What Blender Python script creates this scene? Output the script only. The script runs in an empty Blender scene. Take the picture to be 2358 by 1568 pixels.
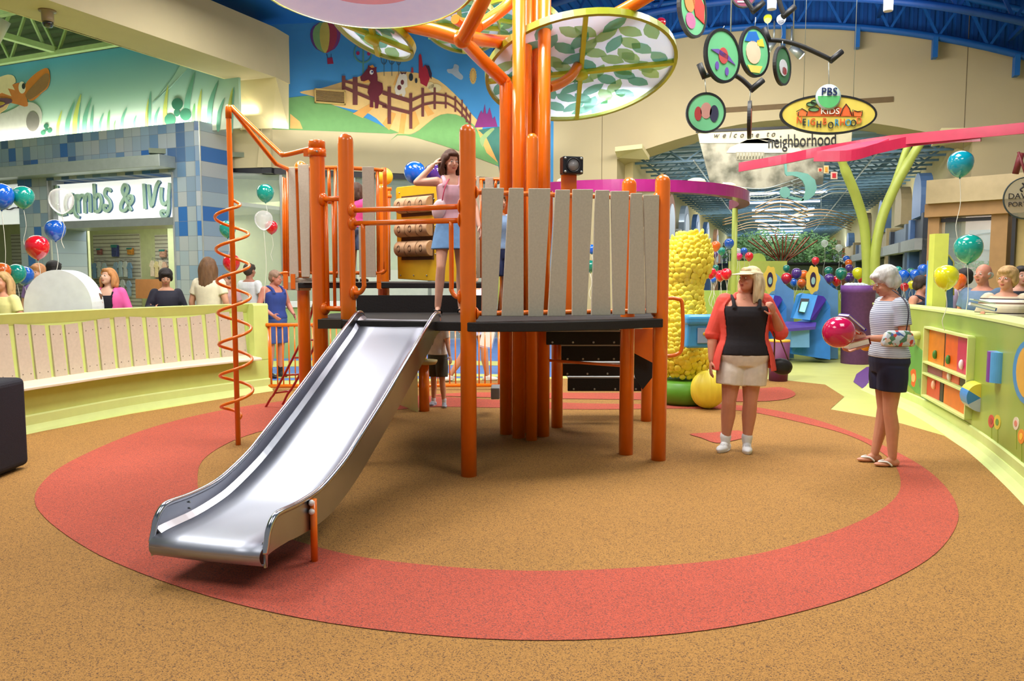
import bpy, bmesh, math, random
from math import sin, cos, tan, pi, sqrt, atan2, radians
from mathutils import Vector as V, Matrix
C = bpy.context.scene.collection
SC = bpy.context.scene
rnd = random.Random(7)
# ---------------- camera ----------------
FP = 1800.0; HC = 1.6; PIT = math.atan(150/FP)
cam_d = bpy.data.cameras.new('camera'); cam = bpy.data.objects.new('camera', cam_d); C.objects.link(cam)
cam_d.sensor_width = 36; cam_d.lens = 36*FP/2358; cam_d.clip_end = 300
cam.location = (0, 0, HC); cam.rotation_euler = (pi/2-PIT, 0, 0); SC.camera = cam
EYE = V((0, 0, HC)); FW = V((0, cos(PIT), -sin(PIT))); UP = V((0, sin(PIT), cos(PIT)))
# ---------------- world, exposure, lights ----------------
SC.view_settings.view_transform = 'Standard'; SC.view_settings.look = 'None'
SC.view_settings.gamma = 1; SC.view_settings.use_curve_mapping = False
SC.view_settings.exposure = 0.0
SC.cycles.max_bounces = 6; SC.cycles.diffuse_bounces = 2; SC.cycles.glossy_bounces = 3; SC.cycles.use_adaptive_sampling = True; SC.cycles.adaptive_threshold = .05; SC.cycles.transparent_max_bounces = 10
SC.cycles.caustics_reflective = False; SC.cycles.caustics_refractive = False
SC.cycles.sample_clamp_indirect = 4
w = bpy.data.worlds.new('world'); SC.world = w; w.use_nodes = True
w.node_tree.nodes['Background'].inputs[0].default_value = (.93, .96, 1, 1)
w.node_tree.nodes['Background'].inputs[1].default_value = .27
def area(x, y, z, sx, sy, e, col=(1, .97, .91), rot=(0, 0, 0)):
    l = bpy.data.lights.new('room_or_fill_light', 'AREA'); l.shape = 'RECTANGLE'; l.size = sx; l.size_y = sy
    l.energy = e; l.color = col
    o = bpy.data.objects.new('room_or_fill_light', l); C.objects.link(o); o.location = (x, y, z); o.rotation_euler = rot
    return o
area(-.6, 6.8, 6.5, 1.8, 1.8, 440)
area(3.2, 8.3, 6.5, 2.2, 2.2, 280)
area(-3.9, 7.4, 5.5, 1.5, 3, 250, rot=(0, radians(-12), 0))
area(3.2, 2.4, 6.2, 2.5, 2.5, 165)
area(-3.0, 2.2, 6.2, 2.5, 2.5, 145)
area(-2.5, 12.5, 6.3, 5, 2, 240)
area(5.5, 12.0, 6.0, 4, 2, 230)
area(-8.5, 13.8, 5.2, 5, 1, 200)
area(4.5, 13.5, 6.0, 5, 2, 130, (.9, .95, 1), rot=(pi, 0, 0))  # unseen up-facing light, added to brighten the blue vault
area(.5, 8.5, 6.2, 3, 2, 70, (.9, .95, 1), rot=(pi, 0, 0))  # second added uplight, lifts the vault nearer the camera
area(3.2, 14.5, 5.5, 5, 1, 190, rot=(radians(50), 0, radians(-18)))

# ---------------- projection helpers (pixel of the photograph -> point of the place) ----------------
def ray(px, py): return FW + V((1, 0, 0))*((px-1179)/FP) + UP*((784-py)/FP)
def G(px, py, z=0.0):
    d = ray(px, py); t = (z-HC)/d.z; return EYE + d*t
def D(px, py, Y):
    d = ray(px, py); return EYE + d*(Y/d.y)
def PL(px, py, p0, n):
    d = ray(px, py); t = (V(p0)-EYE).dot(n)/d.dot(n); return EYE + d*t
def proj(p):
    r = V(p)-EYE; k = r.dot(FW); return (1179+FP*r.x/k, 784-FP*r.dot(UP)/k)

# ---------------- materials ----------------
def lin(c): return c/12.92 if c <= .04045 else ((c+.055)/1.055)**2.4
def rgb(h):
    if isinstance(h, (tuple, list)): return tuple(lin(v/255) for v in h[:3]) + (1,)
    return tuple(lin(int(h[i:i+2], 16)/255) for i in (0, 2, 4)) + (1,)
MATS = {}
def mat(h, rough=.5, metal=0, noise=.05, nscale=8, coat=0, bump=0, bscale=60, trans=0, alpha=1, emit=0, name=None, spec=.5, stretch=None):
    key = (h, rough, metal, noise, nscale, coat, bump, bscale, trans, alpha, emit, spec, stretch)
    if key in MATS: return MATS[key]
    m = bpy.data.materials.new(name or 'paint'); m.use_nodes = True; nt = m.node_tree; N = nt.nodes; L = nt.links
    b = N['Principled BSDF']; c = rgb(h)
    b.inputs['Roughness'].default_value = rough; b.inputs['Metallic'].default_value = metal
    b.inputs['Specular IOR Level'].default_value = spec
    if coat: b.inputs['Coat Weight'].default_value = coat; b.inputs['Coat Roughness'].default_value = .08
    if trans: b.inputs['Transmission Weight'].default_value = trans
    b.inputs['Alpha'].default_value = alpha
    tc = N.new('ShaderNodeTexCoord'); mp = N.new('ShaderNodeMapping'); L.new(tc.outputs['Object'], mp.inputs[0])
    if stretch: mp.inputs['Scale'].default_value = stretch
    nz = N.new('ShaderNodeTexNoise'); nz.inputs['Scale'].default_value = nscale; nz.inputs['Detail'].default_value = 4
    L.new(mp.outputs[0], nz.inputs['Vector'])
    rp = N.new('ShaderNodeValToRGB'); e = rp.color_ramp.elements
    e[0].position = .3; e[1].position = .7
    e[0].color = tuple(v*(1-noise) for v in c[:3]) + (1,); e[1].color = tuple(min(1, v*(1+noise)) for v in c[:3]) + (1,)
    L.new(nz.outputs['Fac'], rp.inputs[0]); L.new(rp.outputs[0], b.inputs['Base Color'])
    if bump:
        n2 = N.new('ShaderNodeTexNoise'); n2.inputs['Scale'].default_value = bscale; L.new(mp.outputs[0], n2.inputs['Vector'])
        bp = N.new('ShaderNodeBump'); bp.inputs['Strength'].default_value = bump; bp.inputs['Distance'].default_value = .01
        L.new(n2.outputs['Fac'], bp.inputs['Height']); L.new(bp.outputs[0], b.inputs['Normal'])
    if emit:
        b.inputs['Emission Color'].default_value = c; b.inputs['Emission Strength'].default_value = emit
    MATS[key] = m; return m
def rubber(h, dark, name):
    m = bpy.data.materials.new(name); m.use_nodes = True; N = m.node_tree.nodes; L = m.node_tree.links
    b = N['Principled BSDF']; b.inputs['Roughness'].default_value = .85; b.inputs['Specular IOR Level'].default_value = .25
    tc = N.new('ShaderNodeTexCoord'); v = N.new('ShaderNodeTexVoronoi'); v.inputs['Scale'].default_value = 210
    L.new(tc.outputs['Object'], v.inputs['Vector'])
    r = N.new('ShaderNodeValToRGB'); e = r.color_ramp.elements; sep = N.new('ShaderNodeSeparateColor')
    L.new(v.outputs['Color'], sep.inputs[0]); L.new(sep.outputs[0], r.inputs[0])
    c = rgb(h); d = rgb(dark)
    e[0].position = 0; e[0].color = d; e[1].position = .14; e[1].color = d
    for p, k in ((.16, .80), (.45, 1.0), (.9, 1.16)):
        x = r.color_ramp.elements.new(p); x.color = tuple(min(1, q*k) for q in c[:3]) + (1,)
    r.color_ramp.interpolation = 'CONSTANT'
    n = N.new('ShaderNodeTexNoise'); n.inputs['Scale'].default_value = 1.3; n.inputs['Detail'].default_value = 5; L.new(tc.outputs['Object'], n.inputs['Vector'])
    mr = N.new('ShaderNodeMapRange'); mr.inputs[3].default_value = .9; mr.inputs[4].default_value = 1.1; L.new(n.outputs['Fac'], mr.inputs[0])
    mx = N.new('ShaderNodeVectorMath'); mx.operation = 'SCALE'; L.new(r.outputs[0], mx.inputs[0]); L.new(mr.outputs[0], mx.inputs['Scale'])
    L.new(mx.outputs[0], b.inputs['Base Color'])
    bp = N.new('ShaderNodeBump'); bp.inputs['Strength'].default_value = .5; bp.inputs['Distance'].default_value = .003
    L.new(v.outputs['Distance'], bp.inputs['Height']); L.new(bp.outputs[0], b.inputs['Normal'])
    return m
def glass(h='dfeee8', a=.16, rough=.03):
    key = ('glass', h, a, rough)
    if key in MATS: return MATS[key]
    m = bpy.data.materials.new('glass'); m.use_nodes = True; N = m.node_tree.nodes; L = m.node_tree.links
    N.clear(); o = N.new('ShaderNodeOutputMaterial'); t = N.new('ShaderNodeBsdfTransparent'); g = N.new('ShaderNodeBsdfPrincipled')
    g.inputs['Base Color'].default_value = rgb(h); g.inputs['Roughness'].default_value = rough
    mx = N.new('ShaderNodeMixShader'); lw = N.new('ShaderNodeLayerWeight'); lw.inputs[0].default_value = .12
    ad = N.new('ShaderNodeMath'); ad.operation = 'ADD'; ad.use_clamp = True; ad.inputs[1].default_value = a
    L.new(lw.outputs['Fresnel'], ad.inputs[0]); L.new(ad.outputs[0], mx.inputs[0]); L.new(t.outputs[0], mx.inputs[1]); L.new(g.outputs[0], mx.inputs[2])
    L.new(mx.outputs[0], o.inputs[0]); MATS[key] = m; return m

# ---------------- mesh builder ----------------
class M:
    def __init__(s): s.v = []; s.f = []; s.mi = []; s.cur = 0; s.sm = []
    def add(s, vs, fs, smooth=False):
        n = len(s.v); s.v += [V(p) for p in vs]
        for f in fs: s.f.append([i+n for i in f]); s.mi.append(s.cur); s.sm.append(smooth)
        return s
    def box(s, a, b):
        x0, y0, z0 = a; x1, y1, z1 = b
        return s.add([(x, y, z) for z in (z0, z1) for y in (y0, y1) for x in (x0, x1)],
                     [(0, 2, 3, 1), (4, 5, 7, 6), (0, 1, 5, 4), (2, 6, 7, 3), (0, 4, 6, 2), (1, 3, 7, 5)])
    def obox(s, c, u, v_, w_, sx, sy, sz):
        c = V(c); u = V(u).normalized(); v_ = V(v_).normalized(); w_ = V(w_).normalized()
        return s.add([c+u*(sx/2*i)+v_*(sy/2*j)+w_*(sz/2*k) for k in (-1, 1) for j in (-1, 1) for i in (-1, 1)],
                     [(0, 2, 3, 1), (4, 5, 7, 6), (0, 1, 5, 4), (2, 6, 7, 3), (0, 4, 6, 2), (1, 3, 7, 5)])
    def bar(s, a, b, wd, h, up=(0, 0, 1)):
        a = V(a); b = V(b); d = (b-a).normalized(); sd = d.cross(V(up)).normalized(); u2 = sd.cross(d)
        return s.obox((a+b)/2, d, sd, u2, (b-a).length, wd, h)
    def prism(s, pts, off):
        pts = [V(p) for p in pts]; off = V(off); n = len(pts)
        return s.add(pts+[p+off for p in pts], [list(range(n))[::-1], list(range(n, 2*n))] + [(i, (i+1) % n, n+(i+1) % n, n+i) for i in range(n)])
    def rings(s, rs, cap=True, close=False, smooth=True):
        m = len(rs[0]); vs = [p for r in rs for p in r]; fs = []
        for i in range(len(rs)-(0 if close else 1)):
            j = (i+1) % len(rs)
            for k in range(m): fs.append((i*m+k, i*m+(k+1) % m, j*m+(k+1) % m, j*m+k))
        s.add(vs, fs, smooth)
        if cap and not close:
            n0 = len(s.v)-len(vs)
            s.f.append([n0+k for k in range(m)][::-1]); s.mi.append(s.cur); s.sm.append(False)
            s.f.append([n0+(len(rs)-1)*m+k for k in range(m)]); s.mi.append(s.cur); s.sm.append(False)
        return s
    def tube(s, pts, r, n=12, cap=True, close=False, dome=False):
        pts = [V(p) for p in pts]
        rr = list(r) if isinstance(r, (list, tuple)) else [r]*len(pts)
        if dome:
            d = (pts[-1]-pts[-2]).normalized(); p0 = pts[-1]; r0 = rr[-1]
            for k in (1, 2, 3, 4):
                a = k*pi/8; pts.append(p0+d*r0*sin(a)); rr.append(r0*max(cos(a), .02))
        N = len(pts); ref = None; rs = []
        for i, p in enumerate(pts):
            if close: t = (pts[(i+1) % N]-pts[i-1])
            else: t = pts[min(i+1, N-1)]-pts[max(i-1, 0)]
            t.normalize()
            if ref is None:
                ref = V((0, 0, 1)) if abs(t.z) < .9 else V((1, 0, 0))
            a = (ref-t*ref.dot(t)).normalized(); b = t.cross(a); ref = a
            rs.append([p+a*cos(2*pi*k/n)*rr[i]+b*sin(2*pi*k/n)*rr[i] for k in range(n)])
        return s.rings(rs, cap, close)
    def cyl(s, x, y, z0, z1, r, n=20, dome=False): return s.tube([(x, y, z0), (x, y, (z0+z1)/2), (x, y, z1)], r, n, dome=dome)
    def lathe(s, c, prof, n=20, ax=(0, 0, 1)):
        c = V(c); ax = V(ax).normalized(); a = ax.orthogonal().normalized(); b = ax.cross(a)
        return s.rings([[c+ax*h+(a*cos(2*pi*k/n)+b*sin(2*pi*k/n))*max(r, .0005) for k in range(n)] for r, h in prof])
    def ell(s, c, r, n=14, rot=None):
        c = V(c); rs = []
        for i in range(n//2+1):
            t = -pi/2+pi*i/(n//2); ct = max(cos(t), .01); ring = []
            for k in range(n):
                p = V((r[0]*ct*cos(2*pi*k/n), r[1]*ct*sin(2*pi*k/n), r[2]*sin(t)))
                if rot: p = rot @ p
                ring.append(c+p)
            rs.append(ring)
        return s.rings(rs)
ROOTS = {}
def mesh_of(name, m, mats, off=None):
    me = bpy.data.meshes.new(name); vs = [p-off for p in m.v] if off is not None else m.v
    me.from_pydata([tuple(p) for p in vs], [], m.f)
    for x in (mats if isinstance(mats, (list, tuple)) else [mats]): me.materials.append(x)
    me.polygons.foreach_set('material_index', m.mi); me.polygons.foreach_set('use_smooth', m.sm); me.update()
    bm = bmesh.new(); bm.from_mesh(me); bmesh.ops.recalc_face_normals(bm, faces=bm.faces); bm.to_mesh(me); bm.free()
    return me
def wloc(o):
    p = V((0, 0, 0))
    while o is not None: p = p+V(o.location); o = o.parent
    return p
def obj(name, m, mats, parent=None, label=None):
    """one mesh object; geometry given in world coordinates"""
    me = mesh_of(name, m, mats, wloc(parent) if parent is not None else None)
    o = bpy.data.objects.new(name, me); C.objects.link(o); o.parent = parent
    if label: o['label'] = label
    return o
def tag(o, label, cat, group=None, kind=None):
    o['label'] = label; o['category'] = cat
    if group: o['group'] = group
    if kind: o['kind'] = kind
    return o
def thing(name, label, cat, loc=(0, 0, 0), group=None, kind=None):
    o = bpy.data.objects.new(name, None); C.objects.link(o); o.location = loc; o.empty_display_size = .1
    return tag(o, label, cat, group, kind)
def struct(name, m, mats, parent=None, label=None):
    o = obj(name, m, mats, parent)
    if parent is None: o['kind'] = 'structure'
    if label: o['label'] = label
    return o
def bevel(o, wd=.01, seg=2):
    b = o.modifiers.new('edge', 'BEVEL'); b.width = wd; b.segments = seg; b.limit_method = 'ANGLE'; return o
def smooth_path(pts, k=6, close=False):
    pts = [V(p) for p in pts]; n = len(pts); out = []
    rng = range(n) if close else range(n-1)
    for i in rng:
        if close: p0, p1, p2, p3 = pts[i-1], pts[i], pts[(i+1) % n], pts[(i+2) % n]
        else: p0, p1, p2, p3 = pts[max(i-1, 0)], pts[i], pts[i+1], pts[min(i+2, n-1)]
        for j in range(k):
            t = j/k
            out.append(.5*((2*p1)+(p2-p0)*t+(2*p0-5*p1+4*p2-p3)*t*t+(3*p1-p0-3*p2+p3)*t**3))
    if not close: out.append(pts[-1])
    return out
def text(s, size, mat_, parent, origin, u, n, name='lettering', depth=.01, sx=1, align='CENTER', shear=0, space=1):
    """lettering as a mesh standing on a surface: u = reading direction, n = surface normal"""
    cu = bpy.data.curves.new(name, 'FONT'); cu.body = s; cu.size = size; cu.extrude = depth/2; cu.align_x = align; cu.align_y = 'CENTER'
    cu.shear = shear; cu.space_character = space; cu.resolution_u = 3
    t = bpy.data.objects.new(name, cu); C.objects.link(t)
    me = bpy.data.meshes.new_from_object(t.evaluated_get(bpy.context.evaluated_depsgraph_get())); bpy.data.objects.remove(t)
    u = V(u).normalized(); n = V(n).normalized(); up = n.cross(u)
    off = wloc(parent) if parent is not None else V((0, 0, 0))
    for v in me.vertices:
        c = v.co; v.co = V(origin)+u*c.x*sx+up*c.y+n*(c.z+depth/2)-off
    me.materials.clear(); me.materials.append(mat_)
    for p in me.polygons: p.material_index = 0
    o = bpy.data.objects.new(name, me); C.objects.link(o); o.parent = parent; return o

ORANGE = mat((244, 118, 6), .28, coat=.5, noise=.04, name='orange_powder_coat')
LIME = mat((204, 220, 124), .55, noise=.03, name='lime_paint')
LIME2 = mat((216, 230, 146), .5, noise=.03, name='lime_trim_paint')
GREY = mat((196, 188, 170), .6, noise=.06, nscale=60, name='grey_plastic_board')
BLACK = mat((26, 24, 24), .7, noise=.15, nscale=90, bump=.2, name='black_rubber')
STEEL = mat((172, 176, 184), .3, 1, noise=.05, nscale=5, name='brushed_steel')
STEELE = mat((190, 192, 198), .18, 1, noise=.03, name='polished_steel')
BEIGE = mat((208, 194, 154), .75, noise=.03, nscale=2, name='beige_wall_paint')
CREAM = mat((232, 216, 164), .75, noise=.03, nscale=2, name='cream_wall_paint')
WHITE = mat((236, 236, 232), .5, noise=.02)
BLUEC = mat((22, 88, 170), .6, noise=.08, nscale=3, name='blue_ceiling_paint')
# ================= floor =================
BROWN = rubber((175, 128, 68), (110, 80, 54), 'brown_rubber'); CORAL = rubber((194, 90, 70), (130, 74, 68), 'coral_rubber')
LIMEF = mat((206, 208, 120), .45, noise=.05, nscale=3, name='lime_floor')
m = M(); m.add([(-24, -8, 0), (30, -8, 0), (30, 75, 0), (-24, 75, 0)], [(0, 1, 2, 3)])
floor = struct('floor', m, LIMEF)
def inlay(name, pts, z, mt, k=6, close=True, hole=None):
    m = M(); P = [G(*p) if len(p) == 2 else V(p) for p in pts]; P = [V((p.x, p.y, z)) for p in P]
    if k: P = smooth_path(P, k, True)
    if hole:
        H = [G(*p) for p in hole]; H = smooth_path([V((p.x, p.y, z)) for p in H], k, True)
        n = len(H)
        # matched rings: resample both outlines to the same count around a common start
        def rs(Q, n):
            L = [0]
            for i in range(len(Q)): L.append(L[-1]+(Q[(i+1) % len(Q)]-Q[i]).length)
            out = []
            for i in range(n):
                t = L[-1]*i/n; j = 0
                while L[j+1] < t: j += 1
                f = (t-L[j])/max(L[j+1]-L[j], 1e-6); out.append(Q[j].lerp(Q[(j+1) % len(Q)], f))
            return out
        A = rs(P, 160); c = sum(H, V((0, 0, 0)))/n
        B = []
        for a in A:   # nearest point on the hole in angular terms
            ang = atan2(a.y-c.y, a.x-c.x); B.append(ang)
        Hs = []
        for ang in B:
            best = None
            for i in range(n):
                p, q = H[i], H[(i+1) % n]; dx, dy = cos(ang), sin(ang)
                den = dx*(q.y-p.y)-dy*(q.x-p.x)
                if abs(den) < 1e-9: continue
                t = ((p.x-c.x)*(q.y-p.y)-(p.y-c.y)*(q.x-p.x))/den; u = ((p.x-c.x)*dy-(p.y-c.y)*dx)/den
                if t > 0 and 0 <= u <= 1 and (best is None or t > best): best = t
            Hs.append(V((c.x+cos(ang)*best, c.y+sin(ang)*best, z)))
        N = len(A); m.add(A+Hs, [(i, (i+1) % N, N+(i+1) % N, N+i) for i in range(N)])
    else:
        m.add(P, [list(range(len(P)))])
    o = obj(name, m, mt, floor); return o
# brown rubber of the play area
bp = [(-300, 1110), (0, 1014), (75, 998), (300, 954), (500, 921), (620, 902), (640, 886), (900, 880), (1290, 872), (1640, 872), (1790, 874), (1900, 886), (1944, 914), (1912, 943),
      (2030, 964), (2080, 977), (2174, 1004), (2262, 1062), (2312, 1108), (2420, 1235), (3200, 2400)]
P = [G(*p) for p in bp] + [V((6, -6, 0)), V((-9, -6, 0)), V((-9, 6, 0))]
m = M(); m.add([V((p.x, p.y, .004)) for p in P], [list(range(len(P)))]); obj('rubber_surface', m, BROWN, floor)
inlay('coral_swirl', [(85, 1172), (100, 1110), (180, 1055), (330, 992), (480, 952), (640, 926), (800, 912), (960, 912), (1150, 922), (1350, 930), (1550, 932), (1700, 934), (1850, 960), (1990, 1008), (2130, 1080), (2205, 1170),
      (2170, 1262), (2040, 1345), (1850, 1410), (1600, 1458), (1270, 1478), (950, 1462), (650, 1418), (400, 1350), (200, 1265)], .008, CORAL, 5,
      hole=[(455, 1105), (470, 1058), (540, 1015), (640, 985), (760, 968), (960, 940), (1150, 940), (1350, 944), (1550, 942), (1700, 946), (1840, 973), (1960, 1006), (2045, 1055), (2074, 1110), (2050, 1160), (1950, 1215), (1750, 1277), (1500, 1307), (1200, 1317), (900, 1295), (730, 1262), (560, 1205), (470, 1150)])
inlay('coral_patch', [(1588, 1001), (1640, 998), (1700, 993), (1722, 1006), (1690, 1016), (1650, 1022), (1615, 1010)], .010, CORAL, 3)
inlay('coral_patch', [(1000, 912), (1100, 905), (1400, 906), (1560, 904), (1740, 896), (1800, 893), (1832, 908), (1800, 922), (1700, 926), (1500, 922), (1200, 918)], .010, CORAL, 4)
inlay('purple_patch', [(1965, 880), (1972, 862), (1995, 846), (2030, 840), (2030, 897), (1990, 898)], .006, mat((112, 72, 140), .5), 0)
BLUEF = mat((92, 128, 196), .5, noise=.12, nscale=6, name='blue_floor')
m = M(); P = [G(p[0], p[1]) for p in [(560, 877), (1290, 868), (1300, 800), (1260, 775), (560, 790)]]; m.add([V((p.x, p.y, .002)) for p in P], [list(range(5))]); obj('blue_surface', m, BLUEF, floor)
for a, b in ((832, 846), (862, 872)):
    m = M(); P = [G(600, b), G(900, b-6), G(1240, b-3), G(1240, a+2), G(900, a-4), G(600, a)]; m.add([V((p.x, p.y, .005)) for p in P], [list(range(6))]); obj('green_stripe', m, LIMEF, floor)
m = M(); P = [G(560, 790), G(1260, 775), G(1260, 745), G(560, 750)]; m.add([V((p.x, p.y, .003)) for p in P], [list(range(4))]); obj('dark_carpet', m, mat((84, 96, 104), .9), floor)

# ================= low curved play walls =================
def offset(pts, d):
    out = []
    for i, p in enumerate(pts):
        t = (pts[min(i+1, len(pts)-1)]-pts[max(i-1, 0)]).normalized(); out.append(p+V((-t.y, t.x, 0))*d)
    return out
def sweep(m, pts, prof, cap=True, smooth=True):
    """prof = [(offset towards the inside, z)] closed polygon swept along a floor path"""
    offs = {}
    rs = []
    for i, p in enumerate(pts):
        t = (pts[min(i+1, len(pts)-1)]-pts[max(i-1, 0)]).normalized(); n = V((-t.y, t.x, 0))
        rs.append([V((p.x, p.y, 0))+n*o+V((0, 0, z)) for o, z in prof])
    m.rings(rs, cap, False, smooth=False)
    if smooth: pass
    return m
# path of the wall foot, walked so that +offset is AWAY from the play area
LW = smooth_path([G(622, 900), G(500, 917), G(300, 949), G(75, 995), G(-150, 1042), G(-520, 1090)][::-1], 8)   # walked towards the back: left normal points outwards
RWp = smooth_path([G(2003, 897), G(2073, 928), G(2135, 958), G(2213, 1006), G(2309, 1080), G(2450, 1215), G(2750, 1560)], 8)
WH = 1.21
wl = thing('play_wall', 'low curved lime green wall with a built in slatted bench seat', 'wall', G(300, 949))
m = M(); sweep(m, LW, [(0, 0), (0, .45), (.16, .45), (.16, WH-.12), (.1, WH), (.34, WH), (.34, 0)]); obj('wall_body', m, LIME, wl)
m = M(); sweep(m, LW, [(-.015, .07), (-.015, .17), (-.005, .185), (.02, .185), (.02, .07)]); obj('skirting', m, LIME2, wl)
m = M(); sweep(m, LW, [(-.07, .0), (-.055, .03), (-.03, .06), (-.012, .085), (.02, .085), (.02, 0)]); obj('cove_base', m, LIME2, wl)
# end block
e = LW[-1]; t = (LW[-1]-LW[-3]).normalized(); nn = V((-t.y, t.x, 0)); n_end = 4
m = M(); a0 = LW[-n_end]
m.add([], []); seg = LW[-n_end:]
sweep(m, seg, [(0, .44), (0, WH-.02), (.02, WH+.004), (.341, WH+.004), (.341, .44)]); obj('end_block', m, LIME, wl)
# bench seat board and slats
m = M(); sweep(m, LW[:-n_end+1] , [(-.17, .46), (-.17, .485), (-.15, .495), (.17, .515), (.17, .46)]); bevel(obj('bench_seat', m, mat((224, 210, 180), .5, noise=.04), wl), .004)
cum = [0]
for i in range(1, len(LW)): cum.append(cum[-1]+(LW[i]-LW[i-1]).length)
def along(pts, cum, s):
    j = 0
    while j < len(cum)-2 and cum[j+1] < s: j += 1
    f = (s-cum[j])/(cum[j+1]-cum[j]); p = pts[j].lerp(pts[j+1], f); t = (pts[j+1]-pts[j]).normalized(); return p, t, V((-t.y, t.x, 0))
SLAT = mat((194, 178, 158), .6, noise=.05, nscale=30, name='tan_board')
SCREW = mat((120, 110, 95), .4, .8)
total = cum[-len(seg)]; step = .205; k = 0; s0 = total-.02
while s0 > .2 and k < 40:
    wt = .17 if k % 2 else .155
    p1, t1, n1 = along(LW, cum, s0-wt); p2, t2, n2 = along(LW, cum, s0); lean = -.035 if k % 2 else -.03
    def hgt(q): return 1.09+.025*sin(q*4.2)
    b1, b2 = s0-wt, s0
    P = [V((p1.x, p1.y, .50))+n1*.135+t1*lean*0, V((p2.x, p2.y, .50))+n2*.135, V((p2.x, p2.y, hgt(b2)))+n2*.145+t2*(-.012-.035), V((p1.x, p1.y, hgt(b1)))+n1*.145+t1*(.0-.035)]
    m = M(); m.prism(P, n1*.03); sl = obj('bench_slat', m, SLAT, wl)
    m = M()
    for q, zz in ((.2, .58), (.8, .58), (.2, .98), (.8, .98)):
        c = P[0].lerp(P[1], q); c2 = P[3].lerp(P[2], q); r = c.lerp(c2, (zz-.5)/.58)
        m.lathe(r-n1*.004, [(.0, 0), (.005, 0), (.005, .006)], 8, n1)
    obj('screw', m, SCREW, sl)
    s0 -= step; k += 1

wr = thing('play_wall', 'low curved green printed wall with built in display shelves behind the grey haired woman', 'wall', G(2213, 1006))
m = M()
gm = bpy.data.materials.new('printed_green_panel'); gm.use_nodes = True; N = gm.node_tree.nodes; L = gm.node_tree.links
b = N['Principled BSDF']; b.inputs['Roughness'].default_value = .3
tc = N.new('ShaderNodeTexCoord'); sp = N.new('ShaderNodeSeparateXYZ'); L.new(tc.outputs['Object'], sp.inputs[0])
nz = N.new('ShaderNodeTexNoise'); nz.inputs['Scale'].default_value = 1.1; nz.inputs['Detail'].default_value = 1; L.new(tc.outputs['Object'], nz.inputs['Vector'])
rp = N.new('ShaderNodeValToRGB'); L.new(nz.outputs['Fac'], rp.inputs[0]); e = rp.color_ramp.elements
e[0].position = .35; e[0].color = rgb((140, 166, 62)); e[1].position = .7; e[1].color = rgb((186, 194, 96)); L.new(rp.outputs[0], b.inputs['Base Color'])
sweep(m, RWp, [(0, 0), (0, WH), (.30, WH), (.30, 0)]); obj('wall_body', m, gm, wr)
m = M(); sweep(m, RWp, [(-.01, WH-.012), (-.01, WH+.012), (.31, WH+.012), (.31, WH-.012)]); obj('top_cap', m, LIME2, wr)
m = M(); sweep(m, RWp, [(-.02, .05), (-.02, .17), (-.008, .18), (.02, .18), (.02, .05)]); obj('skirting', m, LIME2, wr)
m = M(); sweep(m, RWp, [(-.13, .0), (-.09, .02), (-.055, .05), (-.03, .09), (.02, .09), (.02, 0)]); obj('cove_base', m, LIME2, wr)
cumr = [0]
for i in range(1, len(RWp)): cumr.append(cumr[-1]+(RWp[i]-RWp[i-1]).length)
def on_rwall(px, py):
    """point of the inner face of the right play wall seen at this pixel -> (s along the wall, z)"""
    d = ray(px, py); best = None
    for i in range(len(RWp)-1):
        a, b2 = RWp[i], RWp[i+1]; e1 = b2-a
        den = d.x*e1.y-d.y*e1.x
        if abs(den) < 1e-9: continue
        t = (a.x*e1.y-a.y*e1.x)/den; u = (d.x*a.y-d.y*a.x)/(d.x*e1.y-d.y*e1.x)
        u = (a.y*d.x-a.x*d.y)/(e1.x*d.y-e1.y*d.x)
        if (-.02 if i else -2) <= u <= 1.02 and t > 0 and best is None: best = (cumr[i]+u*e1.length, HC+t*d.z)
    return best
def rw(s, z, o=0):
    p, t, n = along(RWp, cumr, s); return V((p.x, p.y, z))-n*o
def rpoly(name, pts, mt, th=.004, o=.001, parent=None, dens=1):
    """a flat shape fixed on the curved wall; corners in photograph pixels"""
    P = [on_rwall(*q) for q in pts]; Q = []
    for i, a in enumerate(P):
        b2 = P[(i+1) % len(P)]
        for j in range(dens): Q.append((a[0]+(b2[0]-a[0])*j/dens, a[1]+(b2[1]-a[1])*j/dens))
    m = M(); n = len(Q); fr = [rw(s, z, o+th) for s, z in Q]; bk = [rw(s, z, o-.01) for s, z in Q]
    m.add(bk+fr, [list(range(n))[::-1], list(range(n, 2*n))] + [(i, (i+1) % n, n+(i+1) % n, n+i) for i in range(n)])
    return obj(name, m, mt, parent or wr)
def circ(cx, cy, rx, ry, n=18, rot=0): return [(cx+rx*cos(2*pi*k/n)*cos(rot)-ry*sin(2*pi*k/n)*sin(rot), cy+rx*cos(2*pi*k/n)*sin(rot)+ry*sin(2*pi*k/n)*cos(rot)) for k in range(n)]
rpoly('printed_hill', [(2075, 870), (2078, 800), (2105, 790), (2132, 815), (2150, 850), (2150, 920), (2110, 905)], mat((96, 160, 70), .35), .001)
rpoly('printed_hill', [(2110, 872), (2180, 870), (2200, 950), (2230, 1000), (2190, 985), (2130, 940)], mat((92, 132, 84), .35), .001)
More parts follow.
